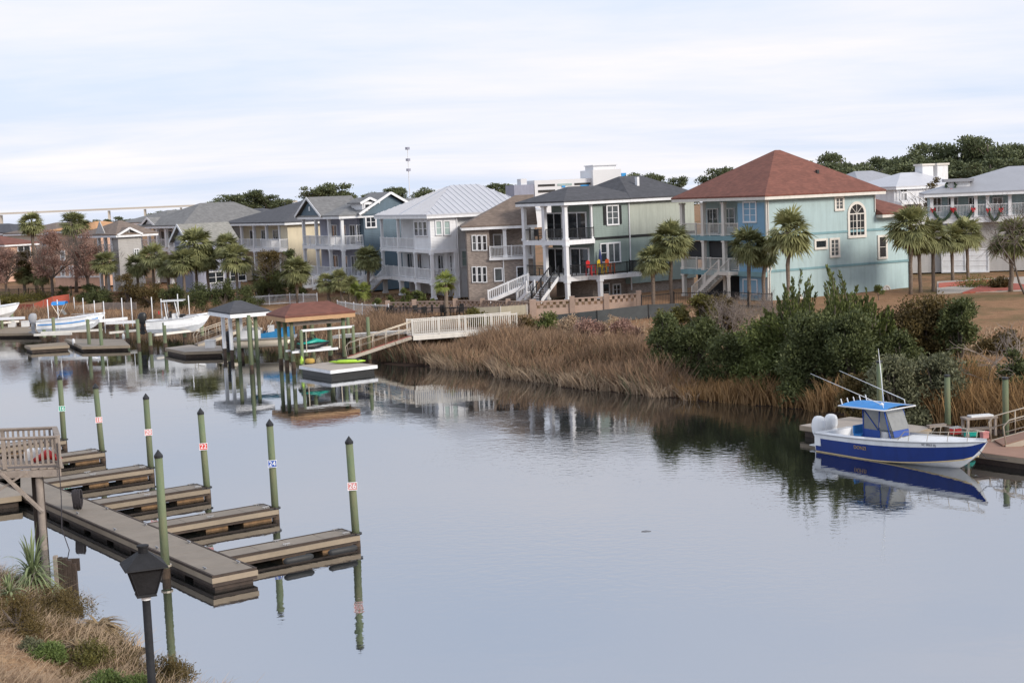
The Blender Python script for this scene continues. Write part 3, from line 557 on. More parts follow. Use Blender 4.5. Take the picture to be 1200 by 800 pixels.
# small gable over the balcony front and one over the slate wall
def gab_roof(h, axis, c, half, u0, u1, ze, zr, m, name='gable_roof', t=.16, trim=None):
    mb = MB()
    P = (lambda u, v, z: (u, v, z)) if axis == 'x' else (lambda u, v, z: (v, u, z))
    mb.v = [P(u, v, z) for u in (u0, u1) for (v, z) in ((c-half, ze), (c, zr), (c+half, ze), (c+half, ze-t), (c, zr-t), (c-half, ze-t))]
    mb.f = [(0, 1, 7, 6), (1, 2, 8, 7), (2, 3, 9, 8), (3, 4, 10, 9), (4, 5, 11, 10), (5, 0, 6, 11), (0, 5, 4, 1), (1, 4, 3, 2), (6, 7, 10, 11), (7, 8, 9, 10)]
    r = h.part(name, mb, m)
    f = MB()
    for s_ in (-1, 1): f.beam(P(u0-.03, c+s_*(half+.02), ze-t/2-.02), P(u0-.03, c, zr-t/2-.02), .06, .26, up=P(1, 0, 0) if False else (0, 0, 1))
    h.part('bargeboard', f, trim or W['white'], r); return r
gy = k.front(Z2(632, 172))[0]
gab_roof(k, 'x', gy, Wd*.34, -.6, 5, ze+.35, ze+2.5, W['gr_sh']); gable(k, [(-.25, gy-Wd*.3, ze+.1), (-.25, gy, ze+2.2), (-.25, gy+Wd*.3, ze+.1)], W['slate'])
k.part('gable_vent', MB().beam((-.3, gy, ze+.9), (-.3, gy, ze+1.4), .3, .08), W['white'])
gab_roof(k, 'y', L+3.2, 3.9, -.9, 5, ze+.45, ze+2.7, W['gr_sh'], trim=W['white']); gable(k, [(L-.3, -.45, ze+.15), (L+6.7, -.45, ze+.15), (L+3.2, -.45, ze+2.35)], W['slate'], axis='y')
k.win('side', Z2, 873, 170, 912, 212, -.3, cols=2, rows=2, tw=.16)
k.box('dormer_wall', W['white'], 2.5, 4.2, -.25, 3.0, ze+.3, ze+1.7); gab_roof(k, 'y', 3.35, 1.15, -.5, 3.5, ze+1.65, ze+2.2, W['gr_sh'], name='dormer_roof'); k.opening('side', 2.8, 3.9, ze+.75, ze+1.4, -.25, cols=2, rows=1)
k.stairs((-3.4, 1.2, .6), (-.2, .5, z1), 1.2, 12, (0, 1, 0)); k.slab(-4.6, -3.3, .9, 2.6, .9, .2); k.rail([(-4.5, 2.5), (-4.5, 1.0), (-3.4, 1.0)], .9, h=1.1, bal=.2)
# ---- cream house
k = House('cream_house', 'cream house with dark grey hip roof and white upper porch', 'house', *Z2(535, 470), 34, zg=2.2)
zs = lambda y: k.z(0, 0, Z2(0, y)[1]); ze = zs(205); Wd = k.front(Z2(262, 240))[0]; L = k.side(Z2(640, 260))[0]+3; z2 = zs(308)
k.part('wall', MB().box(0, L, 0, 2, 0, ze).box(2, L-.01, 2, Wd, 0, ze-.01), W['cream_w'])
k.slab(-.1, 2, 2, Wd, z2, .5); k.rail([(0, Wd), (0, .1)], z2, h=1.1, bal=.15); k.slab(-1.2, 0, .1, 5, z2, .4); k.rail([(-1.1, 5), (-1.1, .1), (0, .1)], z2, h=1.1, bal=.15)
k.cols([(0, y) for y in np.linspace(2.2, Wd-.2, 5)], z2, ze, .3); k.cols([(0, y) for y in np.linspace(2.2, Wd-.2, 5)], 0, z2-.5, .35)
for yy in np.linspace(3, Wd-4, 4): k.opening('front', yy, yy+1.7, z2+.15, z2+2.1, 2, cols=3, rows=1, name='door', tw=.1); 
for yy in np.linspace(3, Wd-4, 3): k.opening('front', yy, yy+1.7, .3, 2.4, 2, cols=3, rows=1, name='door', tw=.1)
xa, zr = k.side(Z2(600, 92), Wd/2); xb = k.side(Z2(690, 68), Wd/2)[0]; k.roof(0, xb+5, 0, Wd, ze+.4, (xa, Wd/2), (xb, Wd/2), zr, W['dk_sh'], .7); print('DBG cream', xa, xb, zr, ze)
H_F = k
# ---- house with taupe roof and lavender gable, dark hip behind
k = House('taupe_roof_house', 'house with low taupe shingle roof and a lavender-grey gable end', 'house', *Z2(104, 505), 40, zg=2.2, d=None)
zs = lambda y: k.z(0, 0, Z2(0, y)[1]); ze = zs(285); Wd = k.front(Z2(18, 300))[0]; L = k.side(Z2(300, 260))[0]
k.box('wall', W['lav'], 0, L, 0, Wd, 0, ze); zr = k.front(Z2(60, 200), -.3)[1]; 
gab_roof(k, 'x', Wd*.5, Wd*.55, -.6, L, ze+.2, zr, W['tan_sh'], name='roof'); gable(k, [(-.1, 0, ze), (-.1, Wd*.5, zr-.25), (-.1, Wd, ze)], W['lav'])
k.win('front', Z2, 60, 262, 80, 285, 0, cols=2, rows=2); k.opening('side', 2, 4, 1, 2.2, 0); k.opening('side', 5, 7, 1, 2.2, 0)
k = House('dark_roof_house', 'house behind the taupe roof with a low black hip roof and a satellite dish', 'house', *Z2(440, 330), 38, zg=2.2, d=205)
ze = k.z(0, 0, Z2(0, 192)[1]); Wd = k.front(Z2(120, 190))[0]; zr = k.z(4, Wd/2, Z2(0, 132)[1]); k.box('wall', W['tan_w'], 0, 10, 0, Wd, 0, ze); k.roof(0, 10, 0, Wd, ze+.3, (4, Wd*.4), (5, Wd*.6), zr, W['dk_sh'], .6)
k.opening('front', 3, 5, ze-2.2, ze-.8, 0); k.part('satellite_dish', MB().lathe((1.2, Wd*.5, ze+2.3), [(.02, 0), (.35, .12), (.45, .3), (.4, .3), (.02, .05)], 10), W['white'])
# ---- long grey-roof house with high porches
k = House('grey_roof_house', 'tall house with mid-grey gable roofs and white high porches', 'house', 220, 330, 46, zg=2.2, d=196)
zs = lambda py: k.z(0, 0, py); ze = zs(267); Wd = k.front((163, 272))[0]; z2 = zs(290)
k.part('wall', MB().box(2.4, 14, 0, Wd, 0, ze), W['grey_w']); k.slab(0, 2.4, 0, Wd, z2, .5); k.rail([(.05, Wd), (.05, .1), (2.4, .1)], z2, h=1.1, bal=.2)
k.cols([(.05, y) for y in np.linspace(.2, Wd-.2, 6)], z2, ze, .36); k.cols([(.05, y) for y in np.linspace(.2, Wd-.2, 4)], 0, z2-.5, .4)
for yy in np.linspace(1.5, Wd-3.5, 4): k.opening('front', yy, yy+1.8, z2+.2, z2+2.1, 2.4, cols=2, rows=1, name='door')
zr = k.z(7, Wd*.4, 238); k.roof(0, 15, 0, Wd, ze+.4, (5.5, Wd*.38), (11, Wd*.38), zr, W['gr_sh'], .6)
zr = k.z(3, Wd*.9, 247); k.roof(1.5, 12, Wd-5, Wd+6, ze+.9, (5, Wd+.5), (9, Wd+.5), zr, W['gr_sh'], .6, name='rear_roof')
gab_roof(k, 'x', Wd*.75, 1.9, -.4, 5, ze+.35, ze+1.5, W['gr_sh'], name='dormer_roof'); gable(k, [(-.1, Wd*.75-1.6, ze+.1), (-.1, Wd*.75, ze+1.25), (-.1, Wd*.75+1.6, ze+.1)], W['white'])
# ---- beige gabled house with porch at left
k = House('beige_house', 'narrow beige house with brown gable roof and porch columns at its side', 'house', *Z1(566, 440), 42, zg=2.2, d=185)
zs = lambda y: k.z(0, 0, Z1(0, y)[1]); ze = zs(226); Wd = k.front(Z1(462, 300))[0]; L = k.side(Z1(655, 300))[0]; 
k.box('wall', W['grey_w'], 0, L+.3, 0, .9*Wd*.3, 0, ze); k.box('rear_wall', W['cream_w'], 2.2, L+.29, .9*Wd*.3, Wd, 0, ze-.02)
zg_ = zs(200); gab_roof(k, 'y', L/2, L*.6, -.5, Wd*.6, ze+.15, zg_+.3, W['br_sh']); gable(k, [(0, -.02, ze), (L, -.02, ze), (L/2, -.02, zg_)], W['grey_w'], axis='y')
zr = k.z(4, Wd/2, Z1(0, 152)[1]); k.roof(0, L+2, 0, Wd+4, ze+.2, (2.2, Wd*.7), (L-.2, Wd*.7), zr, W['br_sh'], .5)
for yy in (308, 395): k.slab(-.1, 2.2, .9*Wd*.3, Wd, zs(yy), .35); k.rail([(0, Wd), (0, .9*Wd*.3)], zs(yy), h=1.1, bal=.2)
k.cols([(.05, y) for y in np.linspace(.9*Wd*.3+.2, Wd-.2, 3)], 0, ze, .36); k.win('side', Z1, 630, 290, 648, 310, 0, cols=2, rows=2); k.part('gable_vent', MB().beam((L/2, -.06, ze+.3), (L/2, -.06, ze+.8), .45, .06), W['white'])
gable(k, [(-.3, Wd*.5, ze+.2), (-.3, Wd*.75, ze+1.9), (-.3, Wd, ze+.2)], W['grey_w'])
# ---- peach house behind the red trees
k = House('peach_house', 'peach stucco house with tan-orange roof behind the bare reddish trees', 'house', *Z1(470, 450), 58, zg=2.2, d=200)
zs = lambda y: k.z(0, 0, Z1(0, y)[1]); ze = zs(205); Wd = k.front(Z1(250, 300))[0]; L = 8
k.box('wall', W['peach'], 0, L, 0, Wd, 0, ze); k.roof(0, L, 0, Wd, ze+.3, (3, Wd*.4), (5, Wd*.45), zs(160), W['orange_r'], .5)
for x0, y0, x1, y1 in ((290, 372, 302, 412), (330, 372, 342, 412), (400, 300, 414, 330), (290, 300, 302, 335)): k.win('front', Z1, x0, y0, x1, y1, 0, cols=2, rows=3, tw=.2)
k.box('base_band', W['white'], -.08, 0, 0, Wd, zs(420), zs(412))
# ---- low houses at the far left edge
k = House('dark_house', 'low house with a slate-dark roof at the far left edge of the view', 'house', 20, 330, 50, zg=2.2, d=250)
ze = k.z(0, 0, 272); k.box('wall', W['lav'], 0, 7, 0, 20, 0, ze); k.roof(0, 9, 0, 20, ze, (3, 6), (5, 14), k.z(4, 8, 262), W['dk_sh'], .5); k.opening('front', 2, 4, ze-2, ze-.5, 0); k.opening('front', 6, 8, ze-2, ze-.5, 0)
k = House('red_roof_house', 'low house with dull red roof half hidden by the leftmost red-brown tree', 'house', 12, 360, 50, zg=2.2, d=225)
ze = k.z(0, 0, 286); k.box('wall', W['peach'], 0, 5, 0, 16, 0, ze); k.roof(0, 5, 0, 16, ze, (2, 5), (3, 11), k.z(3, 8, 276), W['red_sh'], .5); k.opening('front', 2, 4, ze-2, ze-.5, 0); k.opening('side', 2, 4, ze-2, ze-.5, 0)
k = House('brown_roof_house', 'low tan house with a grey-brown roof behind the tall fan palms', 'house', 70, 330, 50, zg=2.2, d=235)
ze = k.z(0, 0, 272); k.box('wall', W['tan_w'], 0, 12, 0, 14, 0, ze); k.roof(0, 12, 0, 14, ze, (4, 6), (8, 6), k.z(4, 6, 261), W['br_sh'], .5); k.opening('front', 2, 4, ze-2, ze-.5, 0); k.opening('side', 2, 4, ze-2, ze-.5, 0)

# ---- houses behind at the right
k = House('garland_house', 'pale aqua house with grey metal roof, its porch rail hung with Christmas garlands', 'house', *Z6(795, 640), -13, zg=2.3, d=152, group=None)
# this one shows its porch side to the camera: treat side plane as porch
px0 = k.side(Z6(548, 400))[0]; z2 = k.side(Z6(740, 418))[1]; ze = k.side(Z6(740, 322))[1]; XR = 14
k.box('wall', W['aqua'], px0+.2, XR, 2.2, 11, z2, ze); k.box('lower_wall', W['grey_w'], px0+1.6, XR-.01, .8, 11-.01, 0, z2-.2)
k.slab(px0, XR, -.1, 2.2, z2+.05, .55)
for x in (552, 640, 740, 790, 885): k.cols([(k.side(Z6(x, 370))[0], .05)], z2+.05, ze, .32)
k.rail([(px0, 3), (px0, 0), (XR, 0)], z2+.05, h=1.25, bal=.14)
for x0, x1 in ((560, 590), (625, 660), (712, 738), (815, 850)): k.win('side', Z6, x0, 335, x1, 392, 2.2, cols=2, rows=2, tw=.12)
xa, zr = k.side(Z6(880, 200), 5); k.roof(px0, XR+6, 0, 10, ze+.35, (xa, 5), (XR+2, 5), zr, W['metal2'], .7, seams=False)
dx0 = k.side(Z6(622, 280), .6)[0]; dx1 = k.side(Z6(715, 280), .6)[0]; dz0 = k.side(Z6(650, 305), .6)[1]; dz1 = k.side(Z6(650, 266), .6)[1]
k.box('dormer_wall', W['white'], dx0, dx1, .6, 4, dz0-.4, dz1); k.box('dormer_roof', W['metal2'], dx0-.4, dx1+.4, .2, 4.5, dz1, dz1+.3); 
for x0, x1 in ((600, 692), (705, 790)): k.win('side', Z6, x0, 555, x1, 645, .8, cols=1, rows=4, name='garage_door', pane='door_panel', glass=W['white'], tw=.16)
k.box('garage_wing', W['grey_w'], px0-3.6, px0+1.58, 1.2, 8, 0, z2-.9)
# garlands (hang from the rail: things of their own) placed in world space
def garland(a, c, sag, label):
    pts = [a.lerp(c, t)+Vector((0, 0, -sag*4*t*(1-t))) for t in np.linspace(0, 1, 12)]
    g = MB().path(pts, .14, 6); r = random.Random(len(label))
    for p in pts:
        for _ in range(10):
            d = Vector((r.gauss(0, 1), r.gauss(0, 1), r.gauss(0, 1))).normalized(); g.tube(p, p+d*.26, .03, .01, 3)
    root = E('garland', a, 0, label, 'garland', 'garlands on the porch rail')
    o = g.build('greenery', W['garl'], root); o.location = -a
    for p in (a, c):
        b = MB()
        for s_ in (-1, 1): b.path([p, p+Vector((s_*.2, -.1, .1)), p+Vector((s_*.2, -.1, -.07)), p], [.04, .08, .08, .04], 6)
        b.tube(p+Vector((0, -.1, 0)), p+Vector((-.1, -.1, -.3)), .04, .05, 4); b.tube(p+Vector((0, -.1, 0)), p+Vector((.1, -.1, -.3)), .04, .05, 4)
        o = b.build('red_bow', W['bowred'], root); o.location = -a
for (x0, x1, lb) in ((556, 640, 'dark green garland with red bows, leftmost on the aqua porch rail'), (646, 728, 'dark green garland sagging between the middle porch columns'), (792, 846, 'short green garland with red bows, rightmost on the aqua porch rail')):
    u0, za = k.side(Z6(x0, 384), -.25); u1, _ = k.side(Z6(x1, 384), -.25); garland(k.w(u0, -.25, za), k.w(u1, -.25, za), 1.1, lb)
u, zz_ = k.side(Z6(632, 283), .5)
wr = MB(); Cw = k.w(u, .48, zz_)
for i in range(40):
    a_ = 2*math.pi*i/40
    p = Cw+k.X*(.5*math.cos(a_))+Vector((0, 0, .5*math.sin(a_))); wr.tube(p, p+Vector((rnd.uniform(-.2, .2), -.12, rnd.uniform(-.2, .2))), .1, .04, 4)
root = E('wreath', Cw, 0, 'round green wreath on the white dormer above the porch', 'wreath'); o = wr.build('greenery', W['garl'], root); o.location = -Cw
o = MB().tube(Cw+Vector((0, -.15, -.3)), Cw+Vector((0, -.2, -.62)), .2, .12, 5).build('red_bow', W['bowred'], root); o.location = -Cw
H_N = k
k = House('twin_chimney_house', 'white gabled house with two square white chimneys and upper balcony', 'house', *Z6(483, 460), 20, zg=2.4, d=185, group=None)
px0 = k.side(Z6(405, 300), 0)[0]; z = lambda y: k.z(0, 0, Z6(0, y)[1]); ze = z(290)
k.box('wall', W['white'], px0, 6, 0, 10, 0, ze); k.roof(px0, 6, 0, 10, ze+.2, (px0+4, 5), (4, 5), z(226), W['metal'], .5)
for x in (497, 560): u = k.side(Z6(x, 220), 5)[0]; k.box('chimney', W['white'], u, u+1.6, 4.2, 5.8, ze, z(200)); k.box('chimney_cap', W['cream'], u-.15, u+1.75, 4.05, 5.95, z(200), z(200)+.25)
k.slab(px0-.5, 5, -1.6, 0, z(350), .3); k.rail([(px0-.4, 0), (px0-.4, -1.5), (5, -1.5)], z(350), h=1.2, bal=.2); k.cols([(px0-.3, -1.4), (px0+2.6, -1.4), (1., -1.4)], 0, z(350)-.3, .3)
for x0, x1, y0, y1 in ((417, 428, 296, 308), (431, 444, 296, 308), (418, 430, 315, 344), (432, 444, 315, 344), (452, 475, 360, 385)): k.win('side', Z6, x0, y0, x1, y1, 0, cols=1, rows=1, tw=.1)
k = House('hip_roof_house', 'white house with a grey metal hip roof behind the big red roof', 'house', *Z6(415, 440), 24, zg=2.4, d=215, group=None)
px0 = k.side(Z6(300, 290), 0)[0]; z = lambda y: k.z(0, 0, Z6(0, y)[1]); ze = z(290)
k.box('wall', W['white'], px0-2, 4, 0, 12, 0, ze); k.roof(px0-2, 4, 0, 12, ze+.2, (px0+1.5, 6), (0, 6), z(214), W['metal2'], .6)
for x0, x1 in ((310, 330), (350, 372)): k.win('side', Z6, x0, 298, x1, 320, 0, cols=2, rows=2)
# ---- hotel far behind
k = House('hotel_block', 'long white hotel building with blue panels far behind the roofs', 'hotel', 735, 260, 12, zg=2.4, d=430, group=None)
u = lambda px: k.side((px, 210))[0]; z = lambda py: k.side((700, py))[1]
k.box('tower', W['hotel'], u(695), u(728), 0, 14, 0, z(199)); k.box('tower_top', W['hotel'], u(699), u(726), 3, 12, z(199), z(194)); k.box('roof_slab', W['hotel'], u(698), u(727), 2.5, 12.5, z(194), z(193))
k.box('wing', W['hotel'], u(628), u(695)-.1, 2, 14, 0, z(208.5)); k.box('end_wing', W['lav'], u(604), u(628)-.1, 2.2, 14, 0, z(213)); k.box('stair_tower', W['hotel'], u(613), u(620), 3, 8, z(213), z(206))
k.box('blue_panel', W['hotelblue'], u(728)+.1, u(734), 0, 9, z(222), z(204))
for i, (a_, b_) in enumerate(((632, 652), (655, 672), (675, 694))):
    for y0, y1 in ((213.5, 216), (220, 223)): k.box('balcony_recess', W['blind' if i % 2 else 'dim'], u(a_), u(b_), 1.9, 2.0-.003, z(y1), z(y0))
for a_, b_ in ((660, 664), (682, 692)): k.box('blue_panel', W['hotelblue'], u(a_), u(b_), 1.8, 1.89, z(218), z(216))
for a_ in (718, 723): k.box('window', W['dim'], u(a_), u(a_+2.5), -.1, -.01, z(215), z(211.5))
# ---- patio furniture on the sage deck
def W2L(h, x, y, z): return h.w(x, y, z)
def tall_chair(P, rz, m, label):
    r = E('deck_chair', P, rz, label, 'chair', 'coloured tall chairs on the sage deck')
    MB().box(-.3, .3, -.28, .3, .72, .77).build('seat', m, r)
    b = MB()
    for i in range(5): b.box(-.29+i*.12, -.19+i*.12, .3, .34, .7, 1.45-.05*abs(i-2))
    b.build('backrest', m, r)
    for sx in (-1, 1):
        for yy in (-.26, .28): MB().beam((sx*.33, yy-(.08 if yy < 0 else -.05), 0), (sx*.3, yy, .95 if yy < 0 else .75), .06).build('leg', m, r)
        MB().box(sx*.32-.06, sx*.32+.06, -.36, .34, .95, .99).build('armrest', m, r)
    MB().box(-.3, .3, -.32, -.26, .3, .35).build('footrest', m, r)
for (zx, m, lb) in ((352, W['red'], 'red tall slatted chair at the left of the sage deck'), (402, W['yellow'], 'yellow tall slatted chair in the middle of the sage deck'), (438, W['orange'], 'orange tall slatted chair beside the window of the sage deck')):
    u = H_J.side(Z4(zx, 560), -.9)[0]; tall_chair(H_J.w(u, -.9, JZ1+.005), H_J.th+.2, m, lb)
u = H_J.side(Z4(395, 500), -.5)[0]; P = H_J.w(u, -.45, JZ1+.005); r = E('patio_umbrella', P, 0, 'closed navy patio umbrella standing on the sage deck', 'umbrella')
MB().tube((0, 0, .05), (0, 0, 2.4), .03).build('pole', W['gull'], r); MB().lathe((0, 0, 0), [(.05, .9), (.19, 1.05), (.16, 1.6), (.05, 2.35), (.0, 2.4)], 8).build('folded_canopy', mat('navy_canvas', (.03, .04, .13), .8), r, True); MB().lathe((0, 0, 0), [(0, .08), (.25, .06), (.27, 0)], 12).build('base', W['black'], r)
def table(P, rz, label, m, w_=1.2, d_=.8, hh=.74, grp=None):
    r = E('patio_table', P, rz, label, 'table', grp); MB().box(-w_/2, w_/2, -d_/2, d_/2, hh-.05, hh).build('tabletop', m, r)
    for sx in (-1, 1):
        for sy in (-1, 1): MB().box(sx*(w_/2-.08)-.03, sx*(w_/2-.08)+.03, sy*(d_/2-.08)-.03, sy*(d_/2-.08)+.03, 0, hh-.05).build('leg', m, r)
table(H_J.w(1.5, 1.2, JZ1+.005), H_J.th, 'dark patio table behind the black rail at the sage deck corner', W['black'])
table(H_J.w(1.4, 4.6, JZ1+.005), H_J.th, 'dark patio table deep on the lower sage porch', W['black'])

def patio_chair(P, rz, label):
    r = E('patio_chair', P, rz, label, 'chair', 'black patio chairs below the white house'); MB().box(-.25, .25, -.25, .25, .4, .45).build('seat', W['black'], r); MB().box(-.25, .25, .22, .27, .45, 1.0).build('backrest', W['black'], r)
    for sx in (-1, 1):
        for sy in (-1, 1): MB().box(sx*.22-.02, sx*.22+.02, sy*.22-.02, sy*.22+.02, 0, .4).build('leg', W['black'], r)
for i, (px, py) in enumerate(((458, 371.5), (492, 371), (530, 370))):
    P = ground_at(px, py); table(P, .4*i, 'black patio table behind the metal fence, %s' % ('left of the young bright palm' if px < 470 else 'in the middle of the patio' if px < 500 else 'right of the young bright palm'), W['black'], 1.3, .9, .74, 'black patio tables')
    for j in range(4):
        a_ = j*math.pi/2+.4*i; patio_chair(P+Vector((math.sin(a_)*1.0, -math.cos(a_)*1.0, 0)), a_+math.pi, 'black patio chair at one of the tables behind the metal fence')

def porch_chair(h, x, y, z, rz, m, label, grp):
    P = h.w(x, y, z); r = E('porch_chair', P, h.th+rz, label, 'chair', grp); MB().box(-.28, .28, -.25, .28, .38, .44).build('seat', m, r); MB().box(-.28, .28, .24, .3, .44, 1.05).build('backrest', m, r)
    for sx in (-1, 1):
        MB().box(sx*.3-.03, sx*.3+.03, -.28, .3, .6, .65).build('armrest', m, r)
        for sy in (-1, 1): MB().box(sx*.27-.03, sx*.27+.03, sy*.24-.03, sy*.24+.03, 0, .38).build('leg', m, r)
HH = {o.name: o for o in sc.objects if o.name in ('white_house', 'slate_house')}
class _V:
    def __init__(s, o): s.C = Vector(o.location); s.th = o.rotation_euler.z; s.X = Vector((math.cos(s.th), math.sin(s.th), 0)); s.Y = Vector((-math.sin(s.th), math.cos(s.th), 0))
    def w(s, x, y, z): return s.C+s.X*x+s.Y*y+Vector((0, 0, z))
vw = _V(HH['white_house']); vsl = _V(HH['slate_house'])
for y in (2.2, 4.6, 8.4): porch_chair(vw, 1.2, y, 1.955, math.pi/2, W['timber'], 'brown porch chair on the lower deck of the white house', 'chairs on the white house deck')
for y in (2.6, 7.2): porch_chair(vsl, 1.1, y, zs_slate2, math.pi/2, W['black'], 'dark porch chair on the upper balcony of the slate house', 'chairs on the slate house balcony')
for y in (2.0, 5.2): porch_chair(H_J, 1.2, y, 5.605, math.pi/2, W['black'], 'dark porch chair on the upper balcony of the sage house', 'chairs on the sage upper balcony')
porch_chair(H_K, 1.2, 5.4, 5.605, math.pi/2, W['timber'], 'brown porch chair on the upper porch of the light blue house', None)
# ================================================================== near docks
def text_mesh(body, size, m, name, parent, loc, rot, ext=.004):
    c = bpy.data.curves.new('t', 'FONT'); c.body = body; c.size = size; c.align_x = 'CENTER'; c.align_y = 'CENTER'; c.extrude = ext
    o = bpy.data.objects.new('t', c); col.objects.link(o); me = bpy.data.meshes.new_from_object(o.evaluated_get(bpy.context.evaluated_depsgraph_get())); bpy.data.objects.remove(o)
    me.name = name; q = link(name, me, parent, m, loc); q.rotation_euler = rot; return q
def piling(P, ztop, label, group=None, r=.135, m=None, cap='cone', sign=None, tilt=(0, 0), foot=.35, wet=True):
    root = E('piling', (P[0], P[1], 0), 0, label, 'piling', group); tx, ty = tilt; m = m or W['green_p']
    f = lambda z: Vector((tx*z, ty*z, z))
    MB().path([f(foot), f((foot+ztop)/2), f(ztop)], [r*1.04, r, r*.97], 12).build('post', m, root, True)
    MB().path([f(-2.2), f(foot)], [r*1.08, r*1.06], 12).build('wet_foot', W['weed'], root, True)
    if cap == 'cone': MB().lathe(f(ztop), [(r*1.1, -.05), (r*1.1, .03), (0.01, .22)], 12).build('cap', W['black'], root)
    elif cap == 'flat': MB().lathe(f(ztop), [(r*1.12, -.04), (r*1.12, .05), (0.01, .07)], 12).build('cap', W['black'], root)
    elif cap == 'white': MB().lathe(f(ztop), [(r*1.1, -.05), (r*1.1, .03), (0.01, .18)], 12).build('cap', W['white'], root)
    if sign:
        num, pm, tm, zz_, white = sign; d = Vector((-P[0], -P[1], 0)).normalized(); c = f(zz_)+d*(r+.03); side = Vector((-d.y, d.x, 0)); az = math.atan2(d.y, d.x)+math.pi/2
        b = MB(); s_ = .165
        b.beam(c-side*s_, c+side*s_, .02, s_*1.7); pl = b.build('number_sign', pm, root)
        if white: bb = MB(); bb.path([c+Vector((0, 0, kz*s_*.82))+d*.012+side*kx*s_ for kx, kz in ((-1, -1), (1, -1), (1, 1), (-1, 1), (-1, -1))], .014, 4); bb.build('sign_border', W['txtw'], pl)
        text_mesh(num, .27, tm, 'number', pl, c+d*.018, (math.pi/2, 0, az))
    return root
u_ = Vector((.578, -.816, 0)); n_ = Vector((.816, .578, 0)); th_d = math.atan2(u_.y, u_.x)
E1 = at_z(300, 665, .5); E1.z = 0
def float_dock(name, label, cat, O, d, s, length, width, ztop, blocks, group=None, endcap=True, deckm=None, wal=.12):
    """O = far right corner; runs back along -d for length, s points across"""
    root = E(name, O, 0, label, cat, group); r = lambda a, b, z: Vector(d)*(-a)+Vector(s)*b+Vector((0, 0, z))
    def slab(mb, a0, a1, b0, b1, z0, z1):
        k_ = len(mb.v); mb.v += [tuple(r(a, b, z)) for z in (z0, z1) for a, b in ((a0, b0), (a1, b0), (a1, b1), (a0, b1))]
        mb.f += [tuple(k_+i for i in q) for q in ((3,2,1,0),(4,5,6,7),(0,1,5,4),(1,2,6,5),(2,3,7,6),(3,0,4,7))]; return mb
    dk = MB(); n = max(1, round(length/1.2))
    for i in range(n): slab(dk, length*i/n+(.02 if i else .055), length*(i+1)/n, .06, width-.06, ztop-.09, ztop)
    dk.build('deck', deckm or W['deck'], root)
    e = MB(); slab(e, 0, length, -wal, -.03, ztop-.24, ztop-.07); slab(e, 0, length, width+.03, width+wal, ztop-.24, ztop-.07)
    if endcap: slab(e, -wal*.5, -.001, -wal, width+wal, ztop-.24, ztop-.07)
    e.build('waler', W['deck_e'], root)
    e = MB(); slab(e, 0, length, -.028, .055, ztop-.36, ztop+.015); slab(e, 0, length, width-.055, width+.028, ztop-.36, ztop+.015); slab(e, .002, .054, .057, width-.057, ztop-.36, ztop+.014); e.build('stringer', W['oldwood'], root)
    for a in ([.35, length*.55] if length < 10 else [1+4*i for i in range(8)]):
        for b in (.16, width-.16):
            c0 = r(a, b, ztop); c1 = Vector(d)*.14; MB().beam(c0-c1+Vector((0, 0, .07)), c0+c1+Vector((0, 0, .07)), .035, .03).beam(c0-c1*.3, c0-c1*.3+Vector((0, 0, .06)), .03).beam(c0+c1*.3, c0+c1*.3+Vector((0, 0, .06)), .03).build('cleat', W['gull'], root)
    for (a, L_) in blocks:
        b = MB(); slab(b, a, a+L_, .08, width-.08, -.2, ztop-.27); b.build('float', W['stain'] if name == 'dock_finger' else W['oldwood'], root)
    return root
float_dock('main_dock', 'long floating dock with tan composite deck running from the pier to the slips', 'dock', E1, u_, -n_, 34, 1.5, .5, [(.1+i*2.4, 1.7) for i in range(14)], wal=.05)
ends = [('26', 418, 624), ('24', 323, 594), ('22', 243, 570), ('20', 177, 547), ('18', 120, 528), ('16', 75, 514)]
tops = {'26': (409, 511), '24': (316, 491), '22': (235, 478), '20': (171, 461), '18': (112, 449), '16': (70, 439)}
sg = {'26': ('signp', 'txtw', 568), '24': ('signb', 'txtw', 542), '22': ('signr', 'txtw', 522), '20': ('signp', 'txtw', 505.5), '18': ('signp', 'txtw', 491), '16': ('signg', 'txtw', 478)}
wear = {'26': 'outermost tall piling with faded red 26 sign at the end of the nearest finger', '24': 'tall piling with a white-edged blue 24 sign', '22': 'tall piling with bright red 22 sign', '20': 'tall piling with faded red 20 sign', '18': 'tall piling with pale red 18 sign', '16': 'tall piling with green 16 sign behind the pier railing'}
fl = {'26': 'nearest dock finger, ending at the piling numbered 26', '24': 'second nearest dock finger, ending at the piling numbered 24', '22': 'dock finger ending at the piling numbered 22', '20': 'dock finger ending at the piling numbered 20', '18': 'dock finger ending at the piling numbered 18', '16': 'farthest dock finger half hidden by the pier railing, at the piling numbered 16'}
